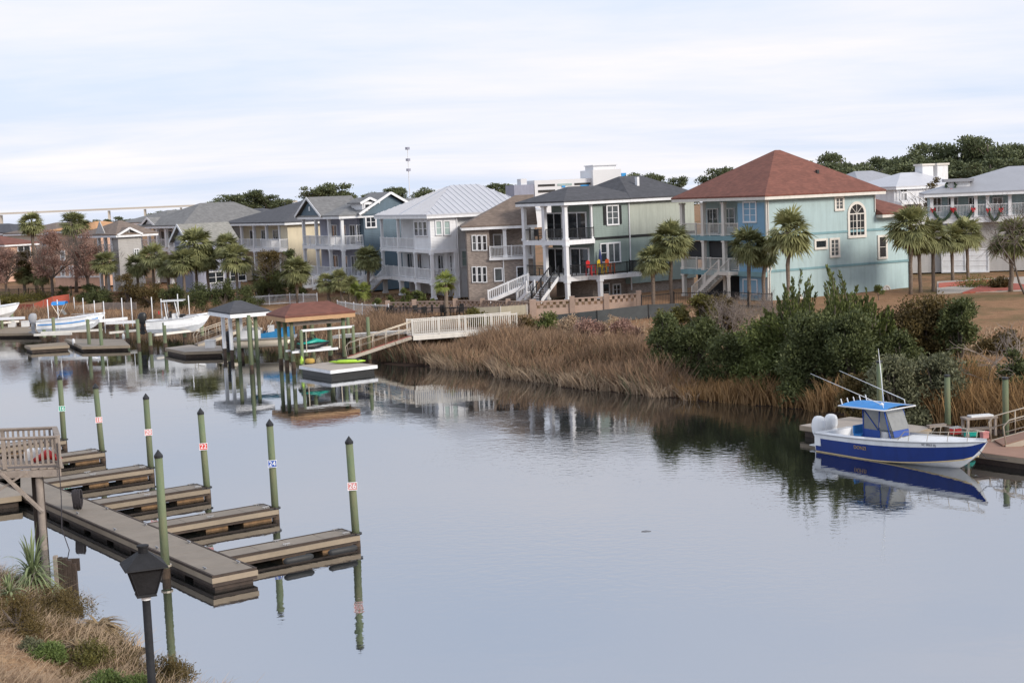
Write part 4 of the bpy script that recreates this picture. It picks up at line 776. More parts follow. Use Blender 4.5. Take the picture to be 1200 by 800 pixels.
for num, px, py in ends:
    P = at_z(px, py, .5); P.z = 0
    d2 = (P-E1).dot(n_)
    float_dock('dock_finger', fl[num], 'dock', P, n_, -u_*1, d2-.02, 1.05, .48, [(.15, 1.2), (2.0, .9)] if d2 > 4 else [(.15, 1.2)], 'dock fingers')
    Q = P+n_*.04-u_*.12; tx, ty = tops[num]; zt = zat(Q.x, Q.y, ty); zt -= .2
    pm, tm, sy = sg[num]
    ptop = proj((Q.x, Q.y, zt))[0]; tl = (tx-ptop)/F*Q.y/zt
    piling(Q, zt, wear[num], 'numbered dock pilings', sign=(num, W[pm], W[tm], zat(Q.x, Q.y, sy), True), tilt=(tl, 0))
    hp = E('pile_guide', Q, 0, 'black pile guide hoop round the piling numbered '+num, 'pile guide', 'pile guides'); MB().lathe((0, 0, .42), [(.16, 0), (.21, 0), (.21, .06), (.16, .06), (.16, 0)], 14).build('hoop', W['black'], hp); MB().beam(tuple(-n_*.14+Vector((0, 0, .45))), tuple(-n_*.32+Vector((0, 0, .45))), .3, .05).build('bracket', W['black'], hp)
P = at_z(195, 677, .0); zt = zat(P.x, P.y, 527)-.2; piling(P, zt, 'short bright green piling without a number on the near side of the main dock', m=W['green_p'])
hp = E('pile_guide', (P.x, P.y, 0), 0, 'white pile guide hoop round the unnumbered piling of the main dock', 'pile guide', 'pile guides'); MB().lathe((0, 0, .4), [(.16, 0), (.2, 0), (.2, .06), (.16, .06), (.16, 0)], 14).build('hoop', W['alu'], hp)
for i, (px, py) in enumerate(((292, 640), (326, 636))):     # dark fenders along the nearest finger
    f5 = [x for x in ends if x[0] == '26'][0]; P = at_z(f5[1], f5[2], .5); P.z = 0; Q = P-n_*(1.2+1.7*i)+u_*1.12
    o = E('fender', Q, th_d+math.pi/2, 'black dock fender on the nearest finger, '+('closer to' if i == 0 else 'farther from')+' the piling numbered 26', 'fender', 'dock fenders'); MB().path([(-.55, 0, .28), (-.45, 0, .28), (.45, 0, .28), (.55, 0, .28)], [.06, .11, .11, .06], 8).build('bumper', W['rubber'], o, True)
# rope coil standing on the dock edge
P = at_z(91, 597, .5); rc_ = E('rope_coil', P, 0, 'dark rope coil hung on a cleat post at the edge of the main dock', 'rope')
mb = MB()
for i in range(9):
    o = (i-4)*.035; pts = [(o+.02*math.sin(j), .17*math.cos(2*math.pi*j/14)+.05, .42+(.36+.015*(i % 3))*math.sin(2*math.pi*j/14)) for j in range(15)]; mb.path(pts, .028, 5)
mb.build('coil', W['rope'], rc_, True); MB().box(-.04, .04, 0, .08, 0, .7).build('hook_post', W['black'], rc_)
# elevated pier with railing
PZ = 3.05; A = at_z(70, 547, PZ); d1 = Vector((-1, .03, 0)).normalized(); d2 = Vector((-.0, 1, 0))
poly_later = [(24, 559), (24, 580), (-70, 592), (-70, 566)]
pr = E('wooden_pier', (A.x, A.y, 0), 0, 'raised weathered wooden pier with picket railing and braced pilings at the left edge', 'pier')
B1 = d1*14; w2 = Vector((-.8, 2.3, 0)); Z = Vector((0, 0, PZ))
dk = MB(); 
for i in range(46): c = d1*(.3*i); dk.beam(c+Z-Vector((0, 0, .03)), c+w2+Z-Vector((0, 0, .03)), .28, .05)
dk.build('deck', W['timber'], pr)
MB().beam(Z-Vector((0, .02, .2)), B1+Z-Vector((0, .02, .2)), .08, .26).beam(w2+Z-Vector((0, 0, .2)), w2+B1+Z-Vector((0, 0, .2)), .08, .26).beam(Z-Vector((0, 0, .2)), w2+Z-Vector((0, 0, .2)), .08, .26).build('joist', W['timber'], pr)
for j_, (a_, b_) in enumerate(((Vector(), B1), (Vector(), w2), (w2, w2+B1))):
    m_ = MB(); m_.rail(a_+Z, b_+Z, 1.08, 2.0, .2, .13, .07, .12, first=j_ % 2, last=j_ % 2); m_.beam(a_+Z+Vector((0, 0, 1.12+.006*j_)), b_+Z+Vector((0, 0, 1.12+.006*j_)), .2, .05); m_.build('railing', W['timber'], pr)
for a_ in (.8, 5., 9.5):
    for b_ in (.15, 2.1):
        q = d1*a_+Vector((-.3*b_, b_, 0)); MB().path([q+Vector((0, 0, -2)), q+Vector((0, 0, PZ-.1))], .13, 10).build('pile', W['oldwood'] if b_ > 1 else W['timber'], pr, True)
for a_, b_, yy in ((.7, 2.1, -.12), (3.6, 1.2, -.02), (5.0, 3.6, -.12)): q0 = d1*a_+Vector((0, yy, 1.45 if a_ != 3.6 else 1.5)); q1 = d1*b_+Vector((0, yy, 2.92)); MB().beam(q0, q1, .08, .22, (0, 1, 0)).build('cross_brace', W['timber'], pr)
MB().beam(d1*.8+Vector((0, .1, .7)), d1*.8+Vector((-.8, 2.3, 1.9)), .07, .18).build('cross_brace', W['oldwood'], pr)
lb = MB().path([(.0, -.1, PZ+.9), (.02, -.14, 2.), (-.05, -.12, .8), (.25, -.05, -.4)], .018, 5); o = lb.build('mooring_line', W['rope']); o.location = (A.x, A.y, 0); tag(o, 'thin dark mooring line hanging from the corner of the pier railing to the water', 'rope')
o = MB().box(-.5, .5, -.3, .3, 0, .35).box(-.46, .46, -.26, .26, .35, .4).build('dock_box', W['gel']); o.location = (A.x-1.3, A.y+1.9, PZ+.005); tag(o, 'white dock box on the pier behind the picket railing', 'box')
o = MB().path([(-.5, 0, .1), (0, .1, .32), (.5, 0, .12)], [.08, .2, .08], 8).build('tarp_bundle', W['red'], None, True); o.location = (A.x-.75, A.y+1.0, PZ); tag(o, 'dull red bundle lying on the pier behind the picket railing', 'bundle')
q = d1*1.15+Vector((0, .5, 0)); MB().path([q+Vector((0, 0, -2)), q+Vector((.05, 0, PZ-.1))], .13, 10).build('pile', W['oldwood'], pr, True)
# old bulkhead stub at the bank
P = at_z(73, 690, 0.1); bs = E('old_bulkhead', P, 0, 'dark rotting timber bulkhead stub standing at the bank beside the sword-leaf plant', 'bulkhead')
for i in range(5): MB().box(-.22+i*.13, -.1+i*.13, -.05+.06*i, .12+.06*i, -1, 1.1-.07*i+rnd.uniform(-.04, .04)).build('board', W['oldwood'] if i else W['timber'], bs)
MB().box(-.24, .5, .34, .44, .5, .9).build('wale', W['oldwood'], bs)
# lamp post
P = at_y(171, 697, 15.); gl = gzn(P.x, P.y); zt = P.z-gl
lp = E('street_lamp', (P.x, P.y, gl), R(22), 'black street lamp with a four-sided lantern head on the near bank', 'street lamp')
def frus(mb, h0, h1, z0, z1):
    k_ = len(mb.v); mb.v += [(sx*h0, sy*h0, z0) for sx, sy in ((-1,-1),(1,-1),(1,1),(-1,1))]+[(sx*h1, sy*h1, z1) for sx, sy in ((-1,-1),(1,-1),(1,1),(-1,1))]
    mb.f += [tuple(k_+i for i in q) for q in ((3,2,1,0),(4,5,6,7),(0,1,5,4),(1,2,6,5),(2,3,7,6),(3,0,4,7))]; return mb
zt += .36
MB().lathe((0, 0, 0), [(.11, 0), (.11, .25), (.07, .35), (.048, .5), (.042, zt-.36), (.0, zt-.36)], 14).build('pole', W['lamp'], lp, True)
MB().lathe((0, 0, zt-.36), [(.043, -.045), (.05, -.045), (.05, -.012), (.043, -.012)], 14).build('collar', W['txtw'], lp)
lh = MB(); frus(lh, .09, .165, zt-.33, zt-.055); frus(lh, .1, .095, zt-.36, zt-.332); [lh.beam((sx*.092, sy*.092, zt-.33), (sx*.169, sy*.169, zt-.055), .014) for sx in (-1, 1) for sy in (-1, 1)]; ln = lh.build('lantern', W['lamp'], lp)
rf = MB(); frus(rf, .217, .212, zt-.055, zt-.04); frus(rf, .212, .06, zt-.039, zt+.085); ro = rf.build('lamp_roof', W['lamp'], lp); MB().lathe((0, 0, zt+.085), [(.05, 0), (.05, .06), (.062, .06), (.062, .078), (0, .085)], 12).build('finial', W['lamp'], ro)

# ================================================================== far bank: fences
def zin(px, py): return ground_at(px, py)
def block_fence(pts, h, label):
    P0 = zin(*pts[0]); root = E('block_fence', P0, 0, label, 'fence'); G = [zin(*q)-P0 for q in pts]
    for g in G: MB().box(g.x-.22, g.x+.22, g.y-.22, g.y+.22, g.z-.5, g.z+h+.15).build('pier', W['block'], root); 
    for a_, b_ in zip(G, G[1:]):
        zb = min(a_.z, b_.z); a0 = Vector((a_.x, a_.y, zb)); b0 = Vector((b_.x, b_.y, zb)); Lh = (b0-a0).length; d = (b0-a0).normalized(); Z = Vector((0, 0, 1))
        MB().beam(a0+Z*(h*.28-.3), b0+Z*(h*.28-.3), .16, h*.56+.6).beam(a0+Z*(h-.05), b0+Z*(h-.05), .2, .1).build('wall_panel', W['block'], root)
        lt = MB(); n = int(Lh/.26); 
        for i in range(n):
            for j in range(2):
                if (i+j) % 2 == 0: c = a0+d*(Lh*(i+.5)/n)+Z*(h*.56+(h*.44-.1)*(j+.5)/2); lt.beam(c-d*.13, c+d*.13, .14, (h*.44-.1)/2)
        lt.build('lattice', W['block'], root)
block_fence([(626, 373), (671, 369), (711, 366), (749, 362)], 1.45, 'sand-coloured block fence with lattice top below the sage house')
block_fence([(455, 368), (486, 367), (534, 366), (566, 366), (596, 367), (624, 368)], 1.15, 'low sand-coloured block fence with lattice top below the white and brick houses')
def panel_fence(name, pts, h, label, pm, postm, sp=2., solid=True, pick=.15, pw=.05, t=.03, lift=0.05, cat='fence'):
    P0 = zin(*pts[0]); root = E(name, P0, 0, label, cat); G = [zin(*q)-P0 for q in pts]; Z = Vector((0, 0, 1)); po = MB(); pa = MB()
    for a_, b_ in zip(G, G[1:]):
        n = max(1, round((b_-a_).length/sp))
        for i in range(0 if a_ is G[0] else 1, n+1): c = a_.lerp(b_, i/n); MB().beam(c-Z*.4, c+Z*(h+.08), .08).build('post', postm, root)
        if solid: pa.beam(a_+Z*(h/2+lift), b_+Z*(h/2+lift), t, h)
        else:
            pa.beam(a_+Z*(h-.1), b_+Z*(h-.1), .04, .06); pa.beam(a_+Z*.15, b_+Z*.15, .04, .06); m_ = int((b_-a_).length/pick)
            for i in range(m_): c = a_.lerp(b_, (i+.5)/m_); pa.beam(c+Z*.05, c+Z*h, pw, .02)
    pa.build('fence_panel', pm, root); return root
panel_fence('silt_fence', [(652, 385), (700, 380), (760, 373), (800, 371)], 1.05, 'black fabric silt fence in front of the block fence', W['silt'], W['black'], 3)
panel_fence('silt_fence', [(16, 367), (40, 366), (62, 357), (82, 354)], .95, 'orange-red silt fence on the bank behind the boat at the far left', W['redsilt'], W['timber'], 3)
panel_fence('vinyl_fence', [(557, 372), (587, 371), (618, 369)], .85, 'solid cream vinyl fence panels at the landward end of the walkway', W['cream_w'], W['cream'], 2)
panel_fence('metal_fence', [(440, 372), (500, 373), (556, 373)], 1.05, 'black metal picket fence along the patio below the white house', W['black'], W['black'], 2, False, .16, .035)
panel_fence('metal_fence', [(0, 349), (34, 349), (62, 348), (84, 346)], 1.2, 'dark metal fence behind the small palms at the left', W['black'], W['black'], 2, False, .14, .05)
panel_fence('metal_fence', [(752, 364), (790, 360), (850, 359), (905, 362)], 1.3, 'black metal fence beside the light blue house carport', W['black'], W['black'], 2.4, False, .16, .04)
panel_fence('picket_fence', [(292, 359), (340, 356), (372, 356)], 1.1, 'white picket fence behind the grey-roofed boat shelter', W['white'], W['white'], 2, False, .14, .07)
panel_fence('picket_fence', [(396, 366), (425, 370), (456, 371)], 1.15, 'white picket fence behind the small palms below the slate house', W['white'], W['white'], 2, False, .14, .07)
panel_fence('board_fence', [(88, 367), (120, 363), (160, 363)], .8, 'weathered grey board bulkhead on the bank behind the boat lifts', W['timber'], W['timber'], 2)
panel_fence('board_fence', [(300, 352), (335, 350)], 1.0, 'short brown board fence below the cream house', W['timber'], W['oldwood'], 2)
# ================================================================== far bank: pavilions, docks, lifts
def shelter(label, q, zroof, th, qr, ql, ridge, rm, postm, py_ridge, brace=None, group='boat shelters over the water'):
    d = at_z(*q, zroof).y; k = House('boat_shelter', label, 'boat shelter', *q, th, zg=0, d=d, group=group); P = at_z(*q, zroof); k.C = Vector((P.x, P.y, 0)); k.root.location = k.C
    L = k.side(qr)[0]; Wd = k.front(ql)[0]; zr = k.z(L*.5, Wd*.5, py_ridge)
    k.roof(.45, L-.45, .45, Wd-.45, zroof+.2, (L*.5-L*ridge, Wd/2), (L*.5+L*ridge, Wd/2), zr, rm, .45, fas=.3, trim=brace or W['white'])
    return k, L, Wd
kp, L, Wd = shelter('boat shelter over the water with charcoal hip roof and white posts', Z7(385, 153), 3.75, 30, Z7(565, 130), Z7(285, 143), .08, W['dk_sh'], W['white'], Z7(0, 85)[1])
for (x, y, m_) in ((.9, .9, 'g'), (L-.9, .9, 'g'), (.9, Wd-.9, 'w'), (L-.9, Wd-.9, 'w'), (.9, Wd*.5, 'w'), (L*.55, .9, 'g')):
    if m_ == 'g': kp.part('post', MB().path([(x, y, -2), (x, y, 3.6)], .15, 10), W['green_p'], smooth=True)
    else: kp.part('post', MB().box(x-.12, x+.12, y-.12, y+.12, .8, 3.6), W['white']); kp.part('pile', MB().path([(x, y, -2), (x, y, .8)], .15, 10), W['oldwood'], smooth=True)
kp.part('post', MB().path([(1.0, -1.6, -2), (1.0, -1.6, 3.4)], .14, 10), W['green_p'], smooth=True)
K1 = kp
kp, L, Wd = shelter('boat shelter over the water with red-brown hip roof and green pilings', Z7(635, 170), 3.75, 28, Z7(955, 135), Z7(548, 147), .26, W['red_sh'], W['green_p'], Z7(0, 92)[1], brace=mat('tan_board', srgb(176, 140, 104), .8, .1))
for (x, y) in ((.7, .7), (L*.42, .8), (L-.8, .7), (.7, Wd-.8), (L*.5, Wd-.7), (L-.8, Wd-.8), (.7, Wd*.5), (L-1.3, Wd*.55)): kp.part('post', MB().path([(x, y, -2), (x, y, 3.6)], .15, 10), W['green_p'], smooth=True); kp.part('wet_foot', MB().path([(x, y, -2), (x, y, .5)], .165, 10), W['weed'], smooth=True)
for y in (.7, Wd-.75): kp.part('header_beam', MB().beam((.5, y, 3.25), (L-.5, y, 3.25), .12, .25), W['timber'])
K2 = kp; K2L, K2W = L, Wd
# jet ski lift in shelter 2
lf = E('boat_lift', K2.w(K2L*.35, -.6), K2.th, 'white jet ski lift inside the red-roofed boat shelter', 'boat lift', 'boat lifts')
MB().beam((-1., 0, 2.85), (3.2, 0, 2.85), .14, .16).build('beam', W['white'], lf); MB().beam((-1.7, .2, 1.3), (1.9, .2, 1.3), .14, .16).beam((-1.7, 1.6, 1.3), (1.9, 1.6, 1.3), .12, .14).build('cradle', W['white'], lf)
for x in (-.6, 2.0): MB().beam((x, .1, 1.3), (x, .05, 2.8), .06).build('hanger', W['alu'], lf)
for x in (-1., 3.1): MB().path([(x, 0, -2), (x, 0, 2.9)], .13, 8).build('pile', W['green_p'], lf, True)
js = E('jet_ski', K2.w(K2L*.35-.1, .2, 1.38), K2.th+.0, 'teal and black jet ski sitting on the white lift', 'jet ski')
def loft(secs, m, name, parent, smooth=True, cap=True):
    mb = MB(); n = len(secs[0])
    for s_ in secs: mb.v += [tuple(p) for p in s_]
    for i in range(len(secs)-1):
        for j in range(n): j2 = (j+1) % n; mb.f.append((i*n+j, i*n+j2, (i+1)*n+j2, (i+1)*n+j))
    if cap: mb.f.append(tuple(range(n))[::-1]); mb.f.append(tuple((len(secs)-1)*n+j for j in range(n)))
    return mb.build(name, m, parent, smooth)
def ring(x, w_, z0, z1, n=12, p=.7):
    out = []
    for j in range(n):
        a_ = 2*math.pi*j/n; cx, sx = math.cos(a_), math.sin(a_); out.append((x, w_*math.copysign(abs(cx)**p, cx), (z0+z1)/2+(z1-z0)/2*math.copysign(abs(sx)**p, sx)))
    return out
loft([ring(-.9, .5, .05, .4), ring(-.2, .56, 0, .45), ring(.6, .5, .02, .5), ring(1.3, .25, .2, .5), ring(1.6, .05, .38, .46)], W['black'], 'hull', js)
loft([ring(-.85, .42, .35, .5), ring(-.1, .5, .4, .62), ring(.5, .42, .42, .78), ring(1.1, .24, .4, .6), ring(1.5, .05, .42, .48)], W['teal'], 'deck_shell', js)
loft([ring(-.8, .16, .45, .72), ring(-.3, .2, .5, .8), ring(.2, .16, .5, .85)], W['black'], 'seat', js); MB().tube((.4, -.38, .98), (.4, .38, .98), .03).tube((.55, 0, .7), (.4, 0, .98), .05).build('handlebar', W['black'], js)
# generic boat
def boat_hull(root, L_, B, fb, side_m, bot_m, top_m, split=.62, n=22, draft=.4, flare=.9, name_side='hull_side'):
    T = np.linspace(0, 1, n); b = []
    def bb(t): return B/2*(.93+.07*min(1, t/.3)) if t < .38 else max(.02, B/2*(1-((t-.38)/.62)**2.4))
    sh = lambda t: fb*(.86+.42*t**1.7); ch = lambda t: .02+.62*fb*max(0, (t-.35)/.65)**2
    ke = lambda t: -draft if t < .62 else -draft+(sh(t)*.97+draft)*((t-.62)/.38)**2.6
    xs_ = lambda t, z: L_*t*1.0
    def row(fy, fz): return [(L_*t, -fy(t), fz(t)) for t in T], [(L_*t, fy(t), fz(t)) for t in T]
    yc = lambda t: bb(t)*(flare-.25*max(0, (t-.4)/.6)); zc = lambda t: max(ch(t), ke(t)+.0)
    mid_y = lambda t: yc(t)+(bb(t)-yc(t))*split; mid_z = lambda t: zc(t)+(sh(t)-zc(t))*split
    def strip(ra, rb, m, name):
        mb = MB()
        for s_ in (0, 1):
            k_ = len(mb.v); mb.v += ra[s_]+rb[s_]
            for i in range(n-1): q = (k_+i, k_+i+1, k_+n+i+1, k_+n+i); mb.f.append(q if s_ == 0 else q[::-1])
        return mb
    keel = row(lambda t: .0, ke); chn = row(yc, zc); mid = row(mid_y, mid_z); top = row(lambda t: bb(t), sh)
    o1 = strip(keel, chn, bot_m, 'b'); o1.build('hull_bottom', bot_m, root, True)
    o2 = strip(chn, mid, side_m, 's'); o2.build(name_side, side_m, root, True)
    o3 = strip(mid, top, top_m, 't'); k_ = len(o3.v)
    # transom
    tz = [(0, -yc(0), zc(0)), (0, 0, -draft), (0, yc(0), zc(0)), (0, bb(0), sh(0)), (0, -bb(0), sh(0))]
    o3.quad(*tz); o3.build('topside', top_m, root, True)
    # gunwale, foredeck and cockpit
    g = MB(); inn = lambda t: max(0, bb(t)-.24); nf = int(n*.55)
    for s_ in (-1, 1):
        for i in range(n-1):
            t0, t1 = T[i], T[i+1]; g.quad((L_*t0, s_*bb(t0), sh(t0)+.004), (L_*t1, s_*bb(t1), sh(t1)+.004), (L_*t1, s_*inn(t1), sh(t1)+.05), (L_*t0, s_*inn(t0), sh(t0)+.05))
            if i < nf: g.quad((L_*t0, s_*inn(t0), sh(t0)+.05), (L_*t1, s_*inn(t1), sh(t1)+.05), (L_*t1, s_*inn(t1), .32), (L_*t0, s_*inn(t0), .32))
    for i in range(nf, n-1):
        t0, t1 = T[i], T[i+1]; g.quad((L_*t0, -inn(t0), sh(t0)+.05), (L_*t1, -inn(t1), sh(t1)+.05), (L_*t1, 0, sh(t1)+.13), (L_*t0, 0, sh(t0)+.13)); g.quad((L_*t0, inn(t0), sh(t0)+.05), (L_*t1, inn(t1), sh(t1)+.05), (L_*t1, 0, sh(t1)+.13), (L_*t0, 0, sh(t0)+.13))
    tf = T[nf]; g.quad((L_*tf, -inn(tf), sh(tf)+.05), (L_*tf, 0, sh(tf)+.13), (L_*tf, inn(tf), sh(tf)+.05), (L_*tf, inn(tf), .32), (L_*tf, -inn(tf), .32))
    g.box(.0, .35, -bb(0)+.02, bb(0)-.02, .3, sh(0)+.03); g.build('deck', top_m, root)
    f = MB(); pts = [(L_*T[i], -inn(T[i]), .32) for i in range(nf+1)]+[(L_*T[i], inn(T[i]), .32) for i in range(nf, -1, -1)]; f.quad(*pts); f.build('cockpit_floor', top_m, root)
    rb = MB(); 
    for s_ in (-1, 1): rb.path([(L_*t, s_*(bb(t)+.012), sh(t)-.02) for t in T], .03, 6)
    rb.build('rub_rail', W['gull'], root, True)
    return bb, sh, mid_y, mid_z, zc, yc
def outboard(root, x, y, z, m, s=1.):
    o = loft([ring(0, .17*s, 0, .1*s)], m, 'x', root) if False else None
    e = E('outboard', (x, y, z), 0); e.parent = root
    secs = []
    for (zz_, a_, bx_, cx_) in ((-.05, .12, .17, -.03), (.12, .17, .27, -.02), (.35, .19, .33, 0), (.58, .18, .3, .03), (.7, .13, .22, .05), (.74, .06, .1, .05)):
        secs.append([(-.28*s+cx_*s+bx_*s*math.cos(2*math.pi*j/14), a_*s*math.sin(2*math.pi*j/14), zz_*s) for j in range(14)])
    loft(secs, m, 'cowling', e); MB().box(-.42*s, -.16*s, -.06*s, .06*s, -.85*s, -.0).box(-.62*s, -.1*s, -.15*s, .15*s, -.42*s, -.38*s).build('leg', m, e)
    MB().path([(-.65*s, 0, -.72*s), (-.2*s, 0, -.72*s), (-.0*s, 0, -.72*s)], [.05*s, .08*s, .02*s], 8).box(-.2*s, .02, -.12*s, .12*s, -.1*s, .2*s).build('gearcase', m, e, False); return e
# ---- blue boat
B_ = 2.5; P0 = at_z(*Z8(218, 516), 0); P1 = at_z(*Z8(1026, 466), 1.3); C0 = P0.copy()
for _ in range(8):
    dv = Vector((P1.x-C0.x, P1.y-C0.y, 0)); LB = dv.length; dv.normalize(); C0 = Vector((P0.x, P0.y, 0))+Vector((-dv.y, dv.x, 0))*B_/2*.93
bt = E('blue_boat', C0, math.atan2(dv.y, dv.x), 'white and navy centre-console motorboat with bright blue canvas top and two white outboards', 'boat')
bb, sh, my, mz, zc, yc = boat_hull(bt, LB, B_, 1.0, W['navy'], W['gel'], W['gel'], .74, 34, .35)
# gold boot stripe
st = MB(); T = np.linspace(0, .93, 24)
for s_ in (-1, 1): st.path([(LB*t, s_*(yc(t)+.006), zc(t)) for t in T], .03, 6)
st.build('boot_stripe', mat('boot_stripe', (.5, .38, .2), .5), bt, True)
outboard(bt, -.12, -.4, .62, W['gel'], 1.2); outboard(bt, -.12, .4, .62, W['gel'], 1.2)
MB().box(2.55, 3.7, -.48, .48, .33, 1.2).build('console', W['gel'], bt); cv = MB().quad((2.5, -.52, 1.2), (3.75, -.52, 1.2), (3.55, -.52, 2.2), (2.5, -.52, 2.2))
def curtain(qs, name, m, t=.02):
    mb = MB(); P = [Vector(q) for q in qs]; nn = (P[1]-P[0]).cross(P[2]-P[0]).normalized()*t; n = len(P); mb.v = [tuple(p) for p in P]+[tuple(p+nn) for p in P]
    mb.f = [tuple(range(n))[::-1], tuple(n+i for i in range(n))]+[(i, (i+1) % n, n+(i+1) % n, n+i) for i in range(n)]; return mb.build(name, m, bt)
for s_ in (-.56, .54): curtain([(2.4, s_, .55), (3.35, s_, .55), (3.35, s_, 1.25), (2.4, s_, 1.25)], 'canvas_curtain', W['canvas_d']); curtain([(2.43, s_, 1.26), (3.3, s_, 1.26), (3.3, s_, 2.15), (2.43, s_, 2.15)], 'window_curtain', W['clear']); curtain([(3.36, s_, 1.3), (4.0, s_, 1.3), (3.6, s_, 2.15), (3.36, s_, 2.15)], 'window_curtain', W['clear'])
curtain([(4.02, -.54, 1.28), (4.02, .54, 1.28), (3.64, .54, 2.15), (3.64, -.54, 2.15)], 'windshield', W['clear'])
curtain([(4.08, -.5, 1.0), (4.08, .5, 1.0), (4.0, .5, 1.28), (4.0, -.5, 1.28)], 'canvas_curtain', W['canvas_d'])
MB().box(3.7, 4.25, -.45, .45, .33, .95).build('console_seat', W['gel'], bt); MB().box(1.75, 2.2, -.5, .5, .33, .95).box(1.72, 1.8, -.5, .5, .95, 1.3).build('leaning_post', W['canvas'], bt)
fr = MB()
for s_ in (-1, 1): fr.path([(2.42, s_*.58, .4), (2.42, s_*.6, 2.2)], .03, 6); fr.path([(4.1, s_*.58, .4), (3.62, s_*.6, 2.2)], .03, 6); fr.path([(2.42, s_*.6, 2.15), (3.3, s_*.6, 1.25)], .022, 6); fr.path([(3.3, s_*.58, 1.25), (3.36, s_*.6, 2.2)], .022, 6)
fr.build('top_frame', W['canvas_d'], bt, True)
tp = MB(); X0, X1 = 1.35, 4.0; nx_, ny_ = 8, 6; k_ = 0
for i in range(nx_+1):
    for j in range(ny_+1): x = X0+(X1-X0)*i/nx_; y = -1.0+2.0*j/ny_; tp.v.append((x, y, 2.22+.1*(1-(y/1.0)**2)+.03*i/nx_))
for i in range(nx_):
    for j in range(ny_): a_ = i*(ny_+1)+j; tp.f.append((a_, a_+ny_+1, a_+ny_+2, a_+1))
tp.build('canvas_top', W['canvas'], bt, True); MB().path([(X0, -1, 2.21), (X1, -1, 2.23), (X1, 1, 2.23), (X0, 1, 2.21), (X0, -1, 2.21)], .035, 6).build('top_rail', W['gel'], bt, True)
ho = MB(); [ho.tube((X0+.05, y, 2.25), (X0-.03, y, 2.5), .025) for y in (-.8, -.4, 0, .4, .8)]; ho.build('rod_holder', W['gel'], bt)
MB().path([(3.0, .1, 2.3), (2.88, .1, 3.6), (2.7, .15, 4.75)], [.026, .02, .01], 6).build('antenna', W['gel'], bt, True)
MB().path([(3.7, -.7, 2.25), (3.65, -.7, 2.42), (-.2, -1.1, 3.55)], [.02, .02, .012], 6).build('outrigger', W['gel'], bt, True); MB().path([(3.7, .7, 2.25), (3.65, .7, 2.5), (-.4, 1.0, 3.45)], [.02, .02, .012], 6).build('outrigger', W['gel'], bt, True)
MB().lathe((3.2, -.25, 2.3), [(.1, 0), (.1, .05), (.02, .14)], 10).build('dome_antenna', W['gel'], bt)
br_ = MB()
for s_ in (-1, 1):
    T = np.linspace(.6, .985, 10); br_.path([(LB*.56, s_*(bb(.56)-.1), sh(.56)+.05)]+[(LB*t, s_*max(.02, bb(t)-.1), sh(t)+.42) for t in T], .018, 6)
    for t in (.62, .72, .82, .91): br_.tube((LB*t, s_*(bb(t)-.1), sh(t)), (LB*t+.08, s_*(bb(t)-.1), sh(t)+.42), .014, n=5)
br_.build('bow_rail', W['alu'], bt, True)
for (txt, x, size, m_, f_, nm) in (('DONZI', 2.75, .22, 'gold', .55, 'boat_name'), ('SC 8063 BJ', LB*.735, .14, 'txtg', None, 'registration_number')):
    t = x/LB; 
    if f_: y = -(yc(t)+(my(t)-yc(t))*.72)-.012; z = zc(t)+(mz(t)-zc(t))*.72
    else: y = -(my(t)+bb(t))/2-.012; z = (mz(t)+sh(t))/2-.01
    dy = (bb(t+.02)-bb(t-.02))/(LB*.04); tilt = math.atan2(bb(t)-yc(t), sh(t)-zc(t)); text_mesh(txt, size, W[m_], nm, bt, (x, y, z), (math.pi/2+tilt, 0, math.atan(-dy)), .006)
for z_ in (0,): o = MB().path([(LB*.93, -.2, 1.2), (LB*.93+.6, -.05, .6), (LB+.7, .4, .56)], .015, 5).build('bow_line', W['rope'], bt)
# ---- right dock
def poly_dock(name, pts, ztop, label, m, cat='dock', th=.16, floats=True, parent=None, edge=None, fm=None):
    G = [at_z(*q, ztop) for q in pts]; c = sum(G, Vector())/len(G); root = E(name, (c.x, c.y, 0), 0, label, cat); P = [(g.x-c.x, g.y-c.y) for g in G]
    MB().prism(P, ztop-.06, ztop).build('deck', m, root)
    e = MB(); n = len(P)
    for i in range(n): a_ = Vector((*P[i], ztop-.13)); b_ = Vector((*P[(i+1) % n], ztop-.13)); e.beam(a_, b_, .07, .22)
    e.build('edge_board', edge or W['deck_e'], root)
    if floats: q = [(x*.93, y*.93) for x, y in P]; MB().prism(q, -.2, ztop-.2).build('float', fm or W['oldwood'], root)
    return root
AA = at_z(*Z8(150, 392), .55); BB = at_z(*Z8(385, 352), .55)
dd = dv; C3 = BB+dd*5.; D3 = AA+dd*6.
def pxz(P): return proj(P)
wood_pl = mat('grey_planks', srgb(160, 150, 140), .85, .12, 1.5, kind='plank', size=.14)
brown_pl = mat('brown_composite_planks', srgb(150, 116, 98), .8, .1, 1.2, kind='plank', size=.14)
poly_dock('floating_dock', [pxz(AA), pxz(D3), pxz(C3), pxz(BB)], .55, 'grey plank floating dock behind the blue boat', wood_pl)
poly_dock('floating_dock', [Z8(955, 514), Z8(1420, 575), Z8(1420, 470), Z8(1000, 455)], .5, 'brown composite floating dock beyond the bow of the blue boat', brown_pl)
